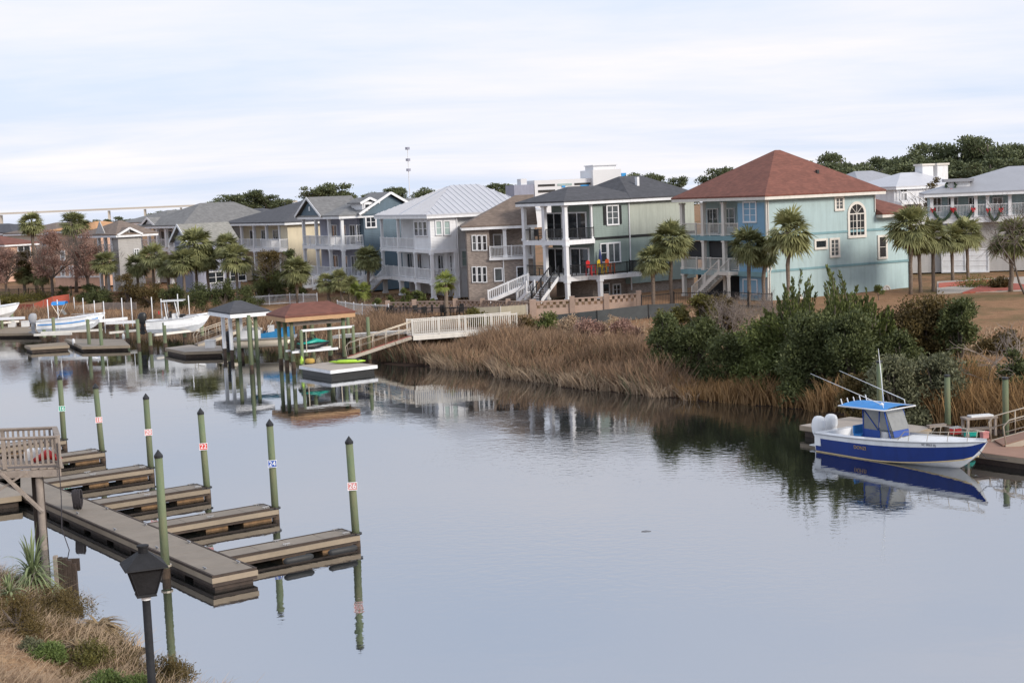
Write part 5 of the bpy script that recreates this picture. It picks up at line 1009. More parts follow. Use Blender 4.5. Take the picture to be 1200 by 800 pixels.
def gangway(label, a, b, wd, sidev, m, deckm=None, h=1.05, group=None, bal=None):
    a = Vector(a); b = Vector(b); s = Vector(sidev).normalized()*wd; root = E('gangway', a, 0, label, 'gangway', group); o = Vector(); q = b-a; Z = Vector((0, 0, 1)); L_ = q.length
    MB().beam(o+s/2, q+s/2, wd, .06).build('deck', deckm or m, root)
    MB().beam(o-Z*.1, q-Z*.1, .08, .24).beam(o+s-Z*.1, q+s-Z*.1, .08, .24).build('side_rail', m, root)
    for k_ in (Vector(), s):
        r = MB(); n = max(2, round(L_/1.1)); r.path([o+k_, o+k_+Z*h*.8-q.normalized()*.1, o+k_+Z*h+q.normalized()*.15, q+k_+Z*h], .03, 6); r.tube(o+k_+Z*h*.55, q+k_+Z*h*.55, .022, n=5)
        for i in range(1, n+1): r.tube(o.lerp(q, i/n)+k_, o.lerp(q, i/n)+k_+Z*h, .024, n=5)
        if bal:
            for i in range(int(L_/bal)): c = o.lerp(q, i*bal/L_)+k_; r.tube(c+Z*.1, c+Z*h, .012, n=4)
        r.build('handrail', m, root, True)
    return root
a_ = at_z(*Z8(1115, 486), .56); b_ = at_z(1262, 497, 1.9)
a2 = at_z(*Z8(1050, 465), .56); gangway('aluminium gangway with brown treads going up from the dock at the right edge', a_, (a_.x+6.2, a_.y-.9+.6, 2.1), 1.3, (a2.x-a_.x, a2.y-a_.y, 0), W['alu'], brown_pl)
poly_dock('floating_dock', poly_later, .5, 'tan landing float joining the main dock under the raised pier', W['deck'])
# fish cleaning table
P = at_z(*Z8(990, 440), .55); r = E('cleaning_table', P+Vector((0, 0, .0)), .15, 'grey wooden fish-cleaning table with a white top tray on the right dock', 'table')
MB().box(-.75, .75, -.32, .32, .78, .86).build('tabletop', W['timber'], r); MB().box(-.45, .6, -.2, .24, .865, .93).build('tray', W['gel'], r); MB().box(-.7, .7, -.28, .28, .3, .34).build('shelf', W['timber'], r)
for sx in (-1, 1):
    for sy in (-1, 1): MB().box(sx*.65-.05, sx*.65+.05, sy*.25-.05, sy*.25+.05, 0, .78).build('leg', W['timber'], r)
for (q, s, m, lb, ct) in ((Z8(880, 432), (.42, .3, .32), 'red', 'red cooler on the dock behind the bow rail', 'cooler'), (Z8(950, 444), (.5, .3, .22), 'teal', 'teal folded float on the dock near the cleaning table', 'float'), (Z8(1015, 452), (.3, .25, .3), 'signp', 'faded pink bucket-shaped bin beside the cleaning table', 'bin'), (Z8(790, 400), (.9, .25, .12), 'timber', 'flat timber planks stacked on the dock under the green piling', 'planks')):
    P = at_z(*q, .56); o = E(ct if ct != 'float' else 'folded_float', P, .3, lb, ct); MB().box(-s[0]/2, s[0]/2, -s[1]/2, s[1]/2, 0, s[2]*.8).build('body', W[m], o); MB().box(-s[0]/2-.02, s[0]/2+.02, -s[1]/2-.02, s[1]/2+.02, s[2]*.8+.002, s[2]).build('lid', W['gel'] if ct == 'cooler' else W[m], o)
for (q, top, lb, off) in ((Z8(527, 400), Z8(522, 95), 'slim weathered green piling behind the blue boat canvas top', .0), (Z8(843, 392), Z8(838, 160), 'green piling with black cap behind the bow of the blue boat', 0), (Z8(1115, 440), Z8(1113, 172), 'green piling with black cap beside the right gangway', 0)):
    P = at_z(*q, .5); P = at_z(q[0], q[1], .3); zt = zat(P.x, P.y, top[1]); piling(P, zt, lb, 'pilings of the right dock', .14, cap='flat')

# ---- far docks: walkway, gangways, floats
wa = at_z(484, 394, 2.0); wb = at_z(606, 385, 2.0)
wk = E('walkway', wa, 0, 'raised walkway with cream-white railing leading over the reeds', 'walkway'); q = wb-wa; s = Vector((-q.y, q.x, 0)).normalized()*1.5
MB().beam(s/2, q+s/2, 1.5, .1).beam(Vector((0, 0, -.15)), q+Vector((0, 0, -.15)), .1, .3).beam(s+Vector((0, 0, -.15)), q+s+Vector((0, 0, -.15)), .1, .3).build('deck', W['cream'], wk)
for k_ in (Vector(), s): MB().rail(k_+Vector((0, 0, .04)), q+k_+Vector((0, 0, .04)), 1.1, 2.2, .16, .12, .05).build('railing', W['cream'], wk)
for t in (.06, .4, .75):
    for k_ in (0, 1): c = q*t+s*(.05+.9*k_); MB().path([c+Vector((0, 0, -4)), c+Vector((0, 0, -.3))], .16, 10).build('pile', W['oldwood'], wk, True)
ga = at_z(407, 419, .62); gb = wa+Vector((-.1, 0, 0)); gangway('aluminium gangway sloping from the raised walkway down to the kayak float', ga, gb, 1.2, (-(gb-ga).y, (gb-ga).x, 0), W['alu'], W['brickred'])
ga = at_z(232, 404, .6); gb = at_z(297, 381, 1.9); gangway('aluminium gangway behind the grey-roofed boat shelter', ga, gb, 1.1, (-(gb-ga).y, (gb-ga).x, 0), W['alu'], W['timber'])
poly_dock('floating_dock', [Z7(700, 380), Z7(842, 402), Z7(1052, 377), Z7(880, 358)], .6, 'small grey float with black sides carrying a lime kayak', wood_pl, edge=W['white'], fm=W['black'])
poly_dock('floating_dock', [Z7(92, 300), Z7(180, 318), Z7(350, 312), Z7(345, 290), Z7(200, 286)], .5, 'low grey floating dock left of the grey-roofed boat shelter', wood_pl)
P = at_z(*Z7(835, 372), .62); Q = at_z(*Z7(1000, 366), .62); kd = (Q-P); r = E('kayak', (P+Q)/2, math.atan2(kd.y, kd.x), 'lime green and black kayak lying on the small float', 'kayak'); hl = kd.length/2
loft([ring(-hl, .03, .1, .16), ring(-hl*.6, .26, .02, .26), ring(0, .36, 0, .3), ring(hl*.6, .26, .02, .26), ring(hl, .03, .1, .16)], W['lime'], 'hull', r); loft([ring(-.7, .1, .27, .31), ring(0, .24, .28, .34), ring(.7, .1, .27, .31)], W['black'], 'cockpit', r)
for x in (-hl*.55, hl*.6): loft([ring(x-.25, .1, .2, .27), ring(x, .26, .12, .285), ring(x+.25, .1, .2, .27)], W['black'], 'hatch', r)
P = at_z(*Z7(748, 372), .61); o = loft([ring(-.35, .05, .1, .3), ring(-.2, .25, .02, .4), ring(.2, .25, .02, .4), ring(.35, .05, .1, .3)], W['straw'], 'beanbag_cushion', None); o.location = P; tag(o, 'ochre cushion on the small float beside the kayak', 'cushion')
P = at_z(*Z7(712, 372), .61); o = MB().lathe(P, [(.13, 0), (.14, .3), (.06, .45), (.05, .55), (0, .56)], 10).build('marker_buoy', W['lime'], None, True); tag(o, 'lime green buoy standing on the left corner of the small float', 'buoy')
P = at_z(396, 394, 1.5); Q = at_z(484, 388, 2.); pk = E('wooden_pier', P, 0, 'pale pier deck running behind the red-roofed boat shelter', 'pier'); q = Q-P; MB().beam(q*0, q, 1.4, .25).build('deck', W['cream'], pk)
for t in (.1, .5, .9): MB().path([q*t+Vector((0, 0, -3)), q*t], .13, 8).build('pile', W['oldwood'], pk, True)
# pontoon boat in shelter 1
P = at_z(*Z7(400, 345), 0); Q = at_z(*Z7(690, 330), 0); kd = Q-P; kd.z = 0; LP = kd.length
pb = E('pontoon_boat', P+Vector((0, 0, 1.05)), math.atan2(kd.y, kd.x), 'pontoon boat with grey and blue side panels lifted between the boat shelters', 'boat')
for y in (0, 2.0): MB().path([(0, y, 0), (.3, y, 0), (LP-.9, y, 0), (LP-.1, y, .2)], [.1, .3, .3, .04], 12).build('pontoon', W['alu'], pb, True)
MB().box(0, LP, -.2, 2.2, .32, .42).build('deck', W['gull'], pb)
for y in (-.18, 2.15): MB().box(.5, LP*.45, y, y+.04, .45, 1.1).build('side_panel', W['white'], pb); MB().quad((LP*.45+.02, y, .45), (LP-.2, y, .45), (LP-.2, y, 1.15), (LP*.45+.02, y, .8)).quad((LP*.45+.02, y+.03, .8), (LP-.2, y+.03, 1.15), (LP-.2, y+.03, .45), (LP*.45+.02, y+.03, .45)).build('blue_panel', W['seafoam'], pb)
MB().box(1, 2.2, .3, .8, .43, .9).box(1, 2.2, .3, .42, .9, 1.3).build('bench_seat', W['gull'], pb); MB().box(2.8, 3.3, 1.2, 1.8, .43, 1.3).build('helm', W['white'], pb)
bm = MB(); nn = 8
for i in range(nn+1): 
    for j in (0, 1): bm.v.append((1.4+2.2*j, -.1+2.2*i/nn, 2.3+.2*math.sin(math.pi*i/nn)))
for i in range(nn): bm.f.append((2*i, 2*i+1, 2*i+3, 2*i+2))
bm.build('canopy', mat('teal_canvas', (.03, .18, .26), .7), pb, True)
for x in (1.4, 3.6):
    for y in (-.1, 2.1): MB().tube((2.5, y, .5), (x, y, 2.3), .02, n=5).build('canopy_pole', W['alu'], pb)
outboard(pb, -.05, 1.0, .25, W['black'], 1.1)
# black boat motor bow thruster: second outboard tilted
# lifted boats at left
def small_boat(label, qs, qb, zk, B, fb, stripe, motor, top=None, console=True):
    P = at_z(*qs, zk); Q = at_z(*qb, zk); kd = Q-P; kd.z = 0; L_ = kd.length; r = E('lifted_boat', P+Vector((0, 0, .35)), math.atan2(kd.y, kd.x), label, 'boat', 'boats on lifts')
    f = boat_hull(r, L_, B, fb, W['gel'], W['gel'], W['gel'], .5, 20, .4); bb, sh = f[0], f[1]
    if stripe:
        s_ = MB(); T = np.linspace(.02, .9, 16)
        for y in (-1, 1): s_.path([(L_*t, y*(f[2](t)+.01), f[3](t)) for t in T], .06, 6)
        s_.build('blue_stripe', W['canvas'], r, True)
    outboard(r, -.1, 0, .6, motor, 1.25)
    if console: MB().box(L_*.4, L_*.5, -.4, .4, .33, 1.3).build('console', W['gel'], r); MB().box(L_*.27, L_*.33, -.45, .45, .33, 1.05).build('seat', W['gel'], r)
    return r, L_, bb, sh
r, L_, bb, sh = small_boat('white bowrider with blue stripes and a blue sun top on its lift', ZL(225, 246), ZL(622, 225), .75, 2.4, .92, True, W['gull'], console=False)
MB().quad((L_*.42, -.9, 1.25), (L_*.42, .9, 1.25), (L_*.36, .8, 1.75), (L_*.36, -.8, 1.75)).quad((L_*.36, .8, 1.74), (L_*.42, .9, 1.24), (L_*.42, -.9, 1.24), (L_*.36, -.8, 1.74)).build('windshield', W['clear'], r)
tp = MB()
for i in range(9):
    for x in (L_*.24, L_*.44): a_ = math.pi*i/8; tp.v.append((x, -1.05*math.cos(a_), 2.25+.3*math.sin(a_)**.6))
for i in range(8): tp.f.append((2*i, 2*i+1, 2*i+3, 2*i+2))
tp.build('sun_top', W['canvas'], r, True)
for s_ in (-1, 1): MB().tube((L_*.34, s_*1.05, 1.2), (L_*.25, s_*1.05, 2.3), .025, n=5).tube((L_*.34, s_*1.05, 1.2), (L_*.43, s_*1.05, 2.3), .025, n=5).build('top_frame', W['alu'], r)
MB().box(L_*.5, L_*.9, -.02, .02, 1.2, 1.25).build('bow_seam', W['gull'], r)
r, L_, bb, sh = small_boat('white centre-console boat with white T-top and black outboard on its lift', ZL(868, 250), ZL(1240, 232), 1.05, 2.3, .9, False, W['black'])
MB().box(L_*.25, L_*.6, -.9, .9, 2.45, 2.52).build('hard_top', W['gel'], r)
for s_ in (-1, 1): MB().tube((L_*.32, s_*.5, .9), (L_*.3, s_*.7, 2.45), .05, n=6).tube((L_*.5, s_*.5, .9), (L_*.46, s_*.7, 2.45), .05, n=6).build('top_frame', W['gel'], r)
MB().box(L_*.62, L_*.8, -.5, .5, .9, 1.12).build('bow_cushion', W['gull'], r); MB().box(L_*.36, L_*.39, -.42, .42, 1.0, 1.5).build('windscreen', W['glass'], r); MB().box(L_*.52, L_*.6, -.3, .3, .4, 1.2).build('cooler_seat', W['black'], r); MB().box(L_*.18, L_*.2, -.1, .1, 1.3, 1.6).build('life_ring', W['red'], r)
r, L_, bb, sh = small_boat('white boat on a lift cut by the left edge of the view', ZL(-260, 190), ZL(120, 165), 1.4, 2.3, .95, False, W['black'])
MB().box(L_*.3, L_*.55, -.8, .8, 2.1, 2.17).build('hard_top', W['gel'], r); [MB().tube((L_*x, s_*.6, .9), (L_*x, s_*.6, 2.1), .04, n=6).build('top_frame', W['gel'], r) for x in (.32, .52) for s_ in (-1, 1)]
# lifts
def lift(label, piles, beams, cradles, poles):
    P0 = at_z(*ZL(*piles[0][:2]), 0); root = E('boat_lift', (P0.x, P0.y, 0), 0, label, 'boat lift', 'boat lifts'); o = Vector((P0.x, P0.y, 0))
    for (x, yb, yt) in piles:
        P = at_z(*ZL(x, yb), 0); zt = zat(P.x, P.y, ZL(x, yt)[1]); q = P-o; MB().path([q+Vector((0, 0, -2)), q+Vector((0, 0, zt))], .16, 10).build('pile', W['green_p'], root, True); MB().path([q+Vector((0, 0, -2)), q+Vector((0, 0, .4))], .175, 10).build('wet_foot', W['weed'], root, True)
    for (xa, ya, xb, yb, z_) in beams: a_ = at_z(*ZL(xa, ya), z_)-o; b_ = at_z(*ZL(xb, yb), z_)-o; MB().beam(a_, b_, .2, .26).build('beam', W['white'], root)
    for (xa, ya, xb, yb, z_) in cradles: a_ = at_z(*ZL(xa, ya), z_)-o; b_ = at_z(*ZL(xb, yb), z_)-o; MB().beam(a_, b_, .2, .2).build('cradle', W['cream'], root)
    for (x, yb, yt, z_) in poles: P = at_z(*ZL(x, yb), z_); zt = zat(P.x, P.y, ZL(x, yt)[1]); q = P-o; MB().path([q, Vector((q.x, q.y, zt))], .05, 6).build('guide_pole', W['white'], root, True)
lift('boat lift with white guide poles carrying the blue-striped bowrider', [(320, 298, 160), (262, 300, 230), (597, 352, 190), (525, 345, 170)], [(580, 180, 745, 165, 2.2), (500, 178, 600, 176, 2.2)], [(240, 250, 600, 232, .95), (200, 262, 420, 255, .9)], [(288, 210, 55, .9), (347, 235, 55, .9), (437, 110, 40, 1.6), (492, 150, 45, 1.6), (557, 150, 60, 1.6), (618, 250, 65, .9)])
lift('boat lift with long white beams between the two lifted boats', [(690, 300, 190), (750, 305, 195), (815, 335, 170)], [(620, 192, 950, 178, 2.1)], [(640, 250, 800, 235, 1.0)], [(723, 210, 45, 1.2), (778, 210, 45, 1.2)])
lift('boat lift carrying the white centre-console boat', [(885, 350, 245), (970, 335, 190), (1187, 290, 175), (1085, 300, 215)], [(960, 196, 1195, 178, 2.3)], [(905, 262, 1165, 232, 1.05), (990, 240, 1150, 225, 1.05)], [(897, 200, 40, 1.4), (955, 240, 50, 1.1), (1115, 220, 30, 1.3), (1048, 160, 22, 1.6)])
lift('boat lift at the left edge with green pilings', [(75, 215, 100), (15, 250, 165), (-60, 240, 120)], [(-100, 172, 145, 162, 2.0)], [(-80, 200, 110, 182, 1.0)], [(5, 160, 55, 1.2)])
for (pts, lb, m) in (([(145, 322), (385, 345)[::1] if False else (180, 335), (405, 322), (380, 303)], 'cream-edged narrow float left of the lifts', W['deck_e']), ([(380, 285), (480, 330), (760, 322), (720, 285)], 'grey float between the boat lifts', W['deck']), ([(-120, 238), (-100, 255), (240, 250), (215, 215), (0, 212)], 'pale float below the boat at the left edge', W['deck_e'])):
    poly_dock('floating_dock', [ZL(*q) for q in pts], .45, lb, m)
for q, lb in (((72, 215), 'white dock box on the float at the left edge'), ((150, 213), 'small white dock step beside the bowrider lift')):
    P = at_z(*ZL(*q), .46); o = MB().box(-.35, .35, -.3, .3, 0, .55).box(-.39, .39, -.34, .34, .551, .62).build('dock_box', W['gel']); o.location = P; tag(o, lb, 'box')
P = at_z(*Z7(298, 300), .52); o = MB().box(-.4, .4, -.3, .3, 0, .6).box(-.43, .43, -.33, .33, .601, .68).build('dock_box', W['gel']); o.location = P; tag(o, 'white dock box at the foot of the grey-roofed shelter', 'box')
for q, lb in (((432, 322), 'white fender hanging off the grey float, left one'), ((725, 290), 'white fender on the grey float beside the lift pilings')):
    P = at_z(*ZL(*q), .25); o = MB().path([(0, 0, 0), (0, 0, .1), (0, 0, .5), (0, 0, .6)], [.04, .14, .14, .04], 8).build('fender', W['gel'], None, True); o.location = P; tag(o, lb, 'fender', 'white fenders')
for i, (x, yb, yt, lb) in enumerate(((1020, 372, 160, 'tall green piling standing alone between the red-roofed shelter and the gangway'), (484, 398, 152, 'green piling in front of the grey-roofed shelter'), (928, 330, 150, 'green piling behind the right posts of the red-roofed shelter'))):
    P = at_z(*Z7(x, yb), 0); piling(P, zat(P.x, P.y, Z7(x, yt)[1]), lb, 'pilings by the boat shelters', .14, cap=None)
# bridge, mast and far shore
br = E('highway_bridge', (0, 1500, 0), 0, 'long low highway bridge across the far water', 'bridge')
zb = zat(0, 1500, 0) if False else None
A1 = at_y(-60, 251, 1500); B1_ = at_y(330, 236.5, 1500); zt = (A1.z+B1_.z)/2
MB().box(A1.x-400, B1_.x+15, -6, 6, zt-1.9, zt).build('deck', mat('bridge_concrete', srgb(176, 164, 150), .9, .1, .01), br)
for i in range(int((B1_.x-A1.x+400)/36)): x = A1.x-380+i*36; MB().box(x-.35, x+.35, -4, 4, -1, zt-2.4).build('pier', bpy.data.materials['bridge_concrete'], br)
P = at_y(480, 226, 600); zt = zat(P.x, P.y, 173); o = E('radio_mast', (P.x, P.y, 0), 0, 'tall thin radio mast with antenna rings rising behind the white house', 'mast')
MB().tube((0, 0, 0), (0, 0, zt), .2, .12, 6).build('pole', W['hotel'], o)
for z_ in (zt-.5, zt-5, zt-9): MB().lathe((0, 0, z_), [(.3, -.5), (.9, -.5), (.9, .5), (.3, .5)], 8).build('antenna_ring', W['lav'], o)

P = at_z(757, 622, .01); o = MB().path([(-.16, 0, 0), (0, .03, .01), (.18, -.02, 0)], [.008, .012, .006], 5).build('floating_stick', W['oldwood'], None, True); o.location = P; tag(o, 'small dark stick floating alone on the open water', 'stick')
# ================================================================== vegetation
def diamonds(C, D, Nn, ln, wd, fold=.0):
    """leaf-shaped quads: centres C, long axis D, side axis from Nn"""
    S = np.cross(D, Nn); S /= np.linalg.norm(S, axis=1)[:, None]+1e-9
    ln = ln[:, None]; wd = wd[:, None]
    v = np.stack([C-D*ln*.5, C+S*wd*.5+D*ln*.05, C+D*ln*.5, C-S*wd*.5+D*ln*.05], 1).reshape(-1, 3)
    f = np.arange(len(v)).reshape(-1, 4); return v, f
def unit(v): return v/(np.linalg.norm(v, axis=1)[:, None]+1e-9)
def leafcloud(blobs, n, size, seed, up=.3, shell=.55, asp=.5):
    g = np.random.default_rng(seed); vol = np.array([b[1][0]*b[1][1]*b[1][2] for b in blobs])**.67; idx = g.choice(len(blobs), n, p=vol/vol.sum())
    c = np.array([b[0] for b in blobs], float)[idx]; r = np.array([b[1] for b in blobs], float)[idx]
    d = unit(g.normal(size=(n, 3))); rad = g.random(n)**shell*(1+.22*g.normal(size=n)*.6)
    # clump the leaves a little so gaps open
    C = c+d*r*rad[:, None]; k = np.sin(C*np.array([2.1, 2.3, 2.7])/max(.35, size*3)).sum(1); keep = k > -1.1; C = C[keep]; d = d[keep]; m = len(C)
    D = unit(d*.6+g.normal(size=(m, 3))*.6+np.array([0, 0, up])); Nn = unit(g.normal(size=(m, 3))+np.array([0, 0, .6]))
    return diamonds(C, D, Nn, size*g.uniform(.6, 1.3, m), size*asp*g.uniform(.7, 1.2, m))
def blobset(R_, Hh, n, seed, z0=.25, flat=1., top=1.):
    g = random.Random(seed); out = []
    for i in range(n):
        a = g.uniform(0, 6.283); zf = g.random(); rr = R_*(1-zf*.55*top)*math.sqrt(g.random())*.75; rb = R_*g.uniform(.3, .48)
        out.append(((rr*math.cos(a), rr*math.sin(a), Hh*z0+(Hh*(1-z0)-rb*.8)*zf), (rb, rb, rb*.8*flat)))
    return out
def branches(p, d, L_, r, depth, mb, g, spread=.6, kids=3, up=.25, n=5):
    q = p+d*L_*.5+Vector((g.gauss(0, .06), g.gauss(0, .06), 0))*L_; e = p+d*L_+Vector((g.gauss(0, .08), g.gauss(0, .08), g.gauss(0, .04)))*L_
    mb.path([p, q, e], [r, r*.82, r*.62], n)
    if depth <= 0: return
    for k_ in range(kids):
        nd = (d+Vector((g.gauss(0, spread), g.gauss(0, spread), g.gauss(0, spread*.6)+up))).normalized()
        branches(e if k_ else q.lerp(e, .6), nd, L_*g.uniform(.6, .85), r*.58, depth-1, mb, g, spread, kids, up, 3 if depth < 3 else 4)
_meshcache = {}
def crown_mesh(key, R_, Hh, nb, n, size, m, seed, **k):
    q = (key, seed)
    if q not in _meshcache:
        z0 = k.pop('z0', .25); v, f = leafcloud(blobset(R_, Hh, nb, seed, z0), n, size, seed, **k); _meshcache[q] = npmesh(key, v, f, m)
    return _meshcache[q]
def trunk_mesh(key, Hh, r, seed, m, blobs=None, depth=2, spread=.5):
    q = (key, seed)
    if q not in _meshcache:
        g = random.Random(seed); mb = MB(); mb.path([(0, 0, -.4), (g.uniform(-.1, .1), 0, Hh*.25), (g.uniform(-.2, .2), g.uniform(-.2, .2), Hh*.5)], [r*1.25, r, r*.8], 7)
        for i in range(4): branches(Vector(mb.v[-1]), Vector((g.gauss(0, .6), g.gauss(0, .6), .8)).normalized(), Hh*.22, r*.5, depth, mb, g, spread)
        _meshcache[q] = mb.mesh(key, m)
    return _meshcache[q]
# ---- palms
def palm_crown(seed, n=60, wash=False, dead=False):
    g = random.Random(seed); V = []; Fc = []
    def quad(a, b, c, d): k_ = len(V); V.extend([tuple(a), tuple(b), tuple(c), tuple(d)]); Fc.append((k_, k_+1, k_+2, k_+3))
    for i in range(n):
        az = g.uniform(0, 6.283)
        el = R(g.uniform(-75, -35)) if dead else R(80-125*((i+.5)/n)**.85+g.uniform(-10, 10))
        d = Vector((math.cos(az)*math.cos(el), math.sin(az)*math.cos(el), math.sin(el))); pl = g.uniform(.36, .52)*(.8 if dead else 1); e = d*pl+Vector((0, 0, -.08*math.cos(el)))
        s = d.cross(Vector((0, 0, 1))); s = s.normalized() if s.length > .05 else Vector((1, 0, 0)); s = (s+d.cross(s)*g.uniform(-.5, .5)).normalized(); quad(-s*.012, s*.012, e+s*.012, e-s*.012)
        d2 = (d+Vector((0, 0, -.35))).normalized(); nrm = s.cross(d2).normalized(); fl_ = g.uniform(.5, .66)*(.75 if dead else 1)
        for k_ in range(-6, 7):
            a_ = k_*R(14 if not dead else 8)+g.uniform(-.05, .05); q = (d2*math.cos(a_)+s*math.sin(a_)).normalized(); w_ = nrm.cross(q).normalized()*fl_*.06; l_ = fl_*(1-.25*abs(k_)/6)*g.uniform(.85, 1.1)
            m_ = e+q*l_*.55+nrm*.02; t_ = e+q*l_+Vector((0, 0, -l_*g.uniform(.04, .3)))
            quad(e, m_+w_, t_, m_-w_)
    return npmesh('crown', V, Fc, None)
PALM = [palm_crown(s, 80) for s in (1, 2, 3, 4)]; PALMY = [palm_crown(s, 44) for s in (5, 6)]; DEAD = [palm_crown(s, 14, dead=True) for s in (7, 8)]
for m_ in PALM: m_.materials.append(LM['palm'])
for m_ in PALMY: m_.materials.append(LM['palm_y'])
for m_ in DEAD: m_.materials.append(LM['dead'])
TR = {}
def palm_at(P, hc, rc, label, young=False, dead=True, lean=0., tr=.16, group='palm trees on the far bank', name='palm_tree'):
    i = rnd.randrange(1000); root = E(name, P, rnd.uniform(0, 6.28), label, 'palm tree', group)
    tip = Vector((lean, 0, hc)); t = MB(); n = 7
    t.path([tip*(j/n)+Vector((.04*math.sin(j*2+i), 0, -.5 if j == 0 else 0)) for j in range(n+1)], [tr*(1.25 if j == 0 else 1)*(1+.12*((j*7+i) % 3-1)*.6)*(1.25 if j == n else 1) for j in range(n+1)], 9)
    t.build('trunk', W['bark'], root, True)
    me = (PALMY if young else PALM)[i % (2 if young else 4)]; c = link('crown', me, root, None, tip); s = rc*1.28; c.scale = (s*rnd.uniform(.9, 1.08), s*rnd.uniform(.9, 1.08), s*rnd.uniform(.85, 1.1))
    if dead and not young: c = link('dead_fronds', DEAD[i % 2], root, None, tip+Vector((0, 0, -.05*rc))); c.scale = (s*.82, s*.82, s*.95)
def palm(px, pb, pc, rpx, label, **k):
    k.setdefault('lean', rnd.uniform(-.35, .35))
    P = ground_at(px, pb); d = P.y; s = F/d; hc = zat(P.x, P.y, pc)-P.z; px_top = proj((P.x, P.y, P.z+hc))[0]
    P2 = P.copy(); P2.x += (px-px_top)/s; P2.z = gz(P2.x, P2.y); palm_at(P2, hc, rpx/s, label, **{**k, 'lean': k['lean']})
for a in (
 (38, 345, 263, 15, 'tall fan palm, left one of the two rising above the reddish trees', dict(tr=.22)), (84, 343, 263, 16, 'tall fan palm, right one of the two rising above the reddish trees', dict(tr=.22)),
 (27, 350, 323, 11, 'short young palm by the dark fence, nearest the left edge', {}), (50, 349, 322, 12, 'short young palm by the dark fence, second from the left edge', {}),
 (122, 353, 308, 15, 'single palm with visible trunk just left of the beige house', {}), (160, 352, 312, 14, 'lower palm in the cluster under the beige house', {}), (178, 352, 301, 15, 'middle palm in front of the grey-roof house porches', {}), (196, 354, 312, 14, 'small palm left of the dense palm cluster', {}),
 (228, 354, 290, 22, 'largest palm of the dense cluster below the lavender gable', {}), (214, 356, 306, 17, 'palm at the lower left of the dense cluster below the lavender gable', {}), (243, 352, 304, 15, 'palm squeezed at the right of the dense cluster', {}),
 (264, 350, 288, 15, 'tall palm behind the one with a bare trunk at the taupe roof', {}), (276, 353, 303, 20, 'palm with a long pale bare trunk above the grey shelter roof', dict(dead=False)),
 (308, 348, 327, 15, 'short round palm between the cream house and the grey shelter', {}), (347, 356, 316, 19, 'palm left of the white stairs of the slate house', {}),
 (385, 359, 331, 12, 'small palm at the foot of the slate house stairs, left one', {}), (401, 359, 328, 12, 'small palm at the foot of the slate house stairs, middle one', {}), (409, 358, 333, 11, 'small palm at the foot of the slate house stairs, right one', {}),
 (417, 361, 340, 10, 'young bright palm between the slate and white houses, left one', dict(young=True)), (426, 361, 341, 10, 'young bright palm between the slate and white houses, right one', dict(young=True)),
 (430, 350, 303, 16, 'dark palm against the slate blue wall', {}), (522, 372, 331, 13, 'young bright palm in front of the white house corner', dict(young=True, tr=.2)),
 (764, 363, 305, 19, 'lower left palm of the pair before the sage house side wall', {}), (784, 361, 282, 23, 'taller right palm of the pair before the sage house side wall', {}),
 (876, 360, 288, 22, 'palm in front of the blue house porch, left of the three', {}), (893, 360, 298, 17, 'low palm between the two taller ones at the blue house corner', {}), (921, 362, 273, 26, 'tallest palm in front of the blue side wall', {}),
 (1066, 345, 267, 25, 'palm at the right end of the blue house, leftmost of the group', {}), (1078, 343, 283, 18, 'palm with a leaning trunk right behind the blue house end', dict(lean=-.3)), (1093, 342, 276, 21, 'second palm right of the blue house', {}), (1116, 329, 279, 17, 'palm in front of the left garage door', {}), (1134, 328, 273, 19, 'palm in front of the right garage door', {}), (1184, 342, 279, 26, 'palm among bare branches near the right edge', dict(tr=.2)),
): palm(*a[:5], **a[5])
# ---- generic bushes and trees
def shrub(px, pb, wpx, hpx, label, lm, leaf=.22, n=2600, name='shrub', cat='shrub', nb=12, group=None, z0=.15, twigs=True, seed=None, hf=hfar, asp=.5):
    P = ground_at(px, pb, hf); s = F/P.y; Rr = wpx/2/s*1.28; Hh = hpx/s*1.2; n = int(n*2); seed = seed or int(px*7+pb); root = E(name, P, 0, label, cat, group)
    bl = blobset(Rr, Hh, nb, seed, z0); v, f = leafcloud(bl, n, leaf, seed, asp=asp); link('crown', npmesh('crown', v, f, lm), root)
    g = random.Random(seed); mb = MB(); mb.path([(0, 0, -.3), (0, 0, Hh*.2)], [Rr*.06+.03, Rr*.05+.02], 6)
    for c, r in bl: mb.path([(0, 0, Hh*.12), tuple(Vector(c)*.55+Vector((0, 0, Hh*.05))), c], [Rr*.03+.015, Rr*.02+.012, .012], 4)
    mb.build('trunk', W['bark2'], root); return root
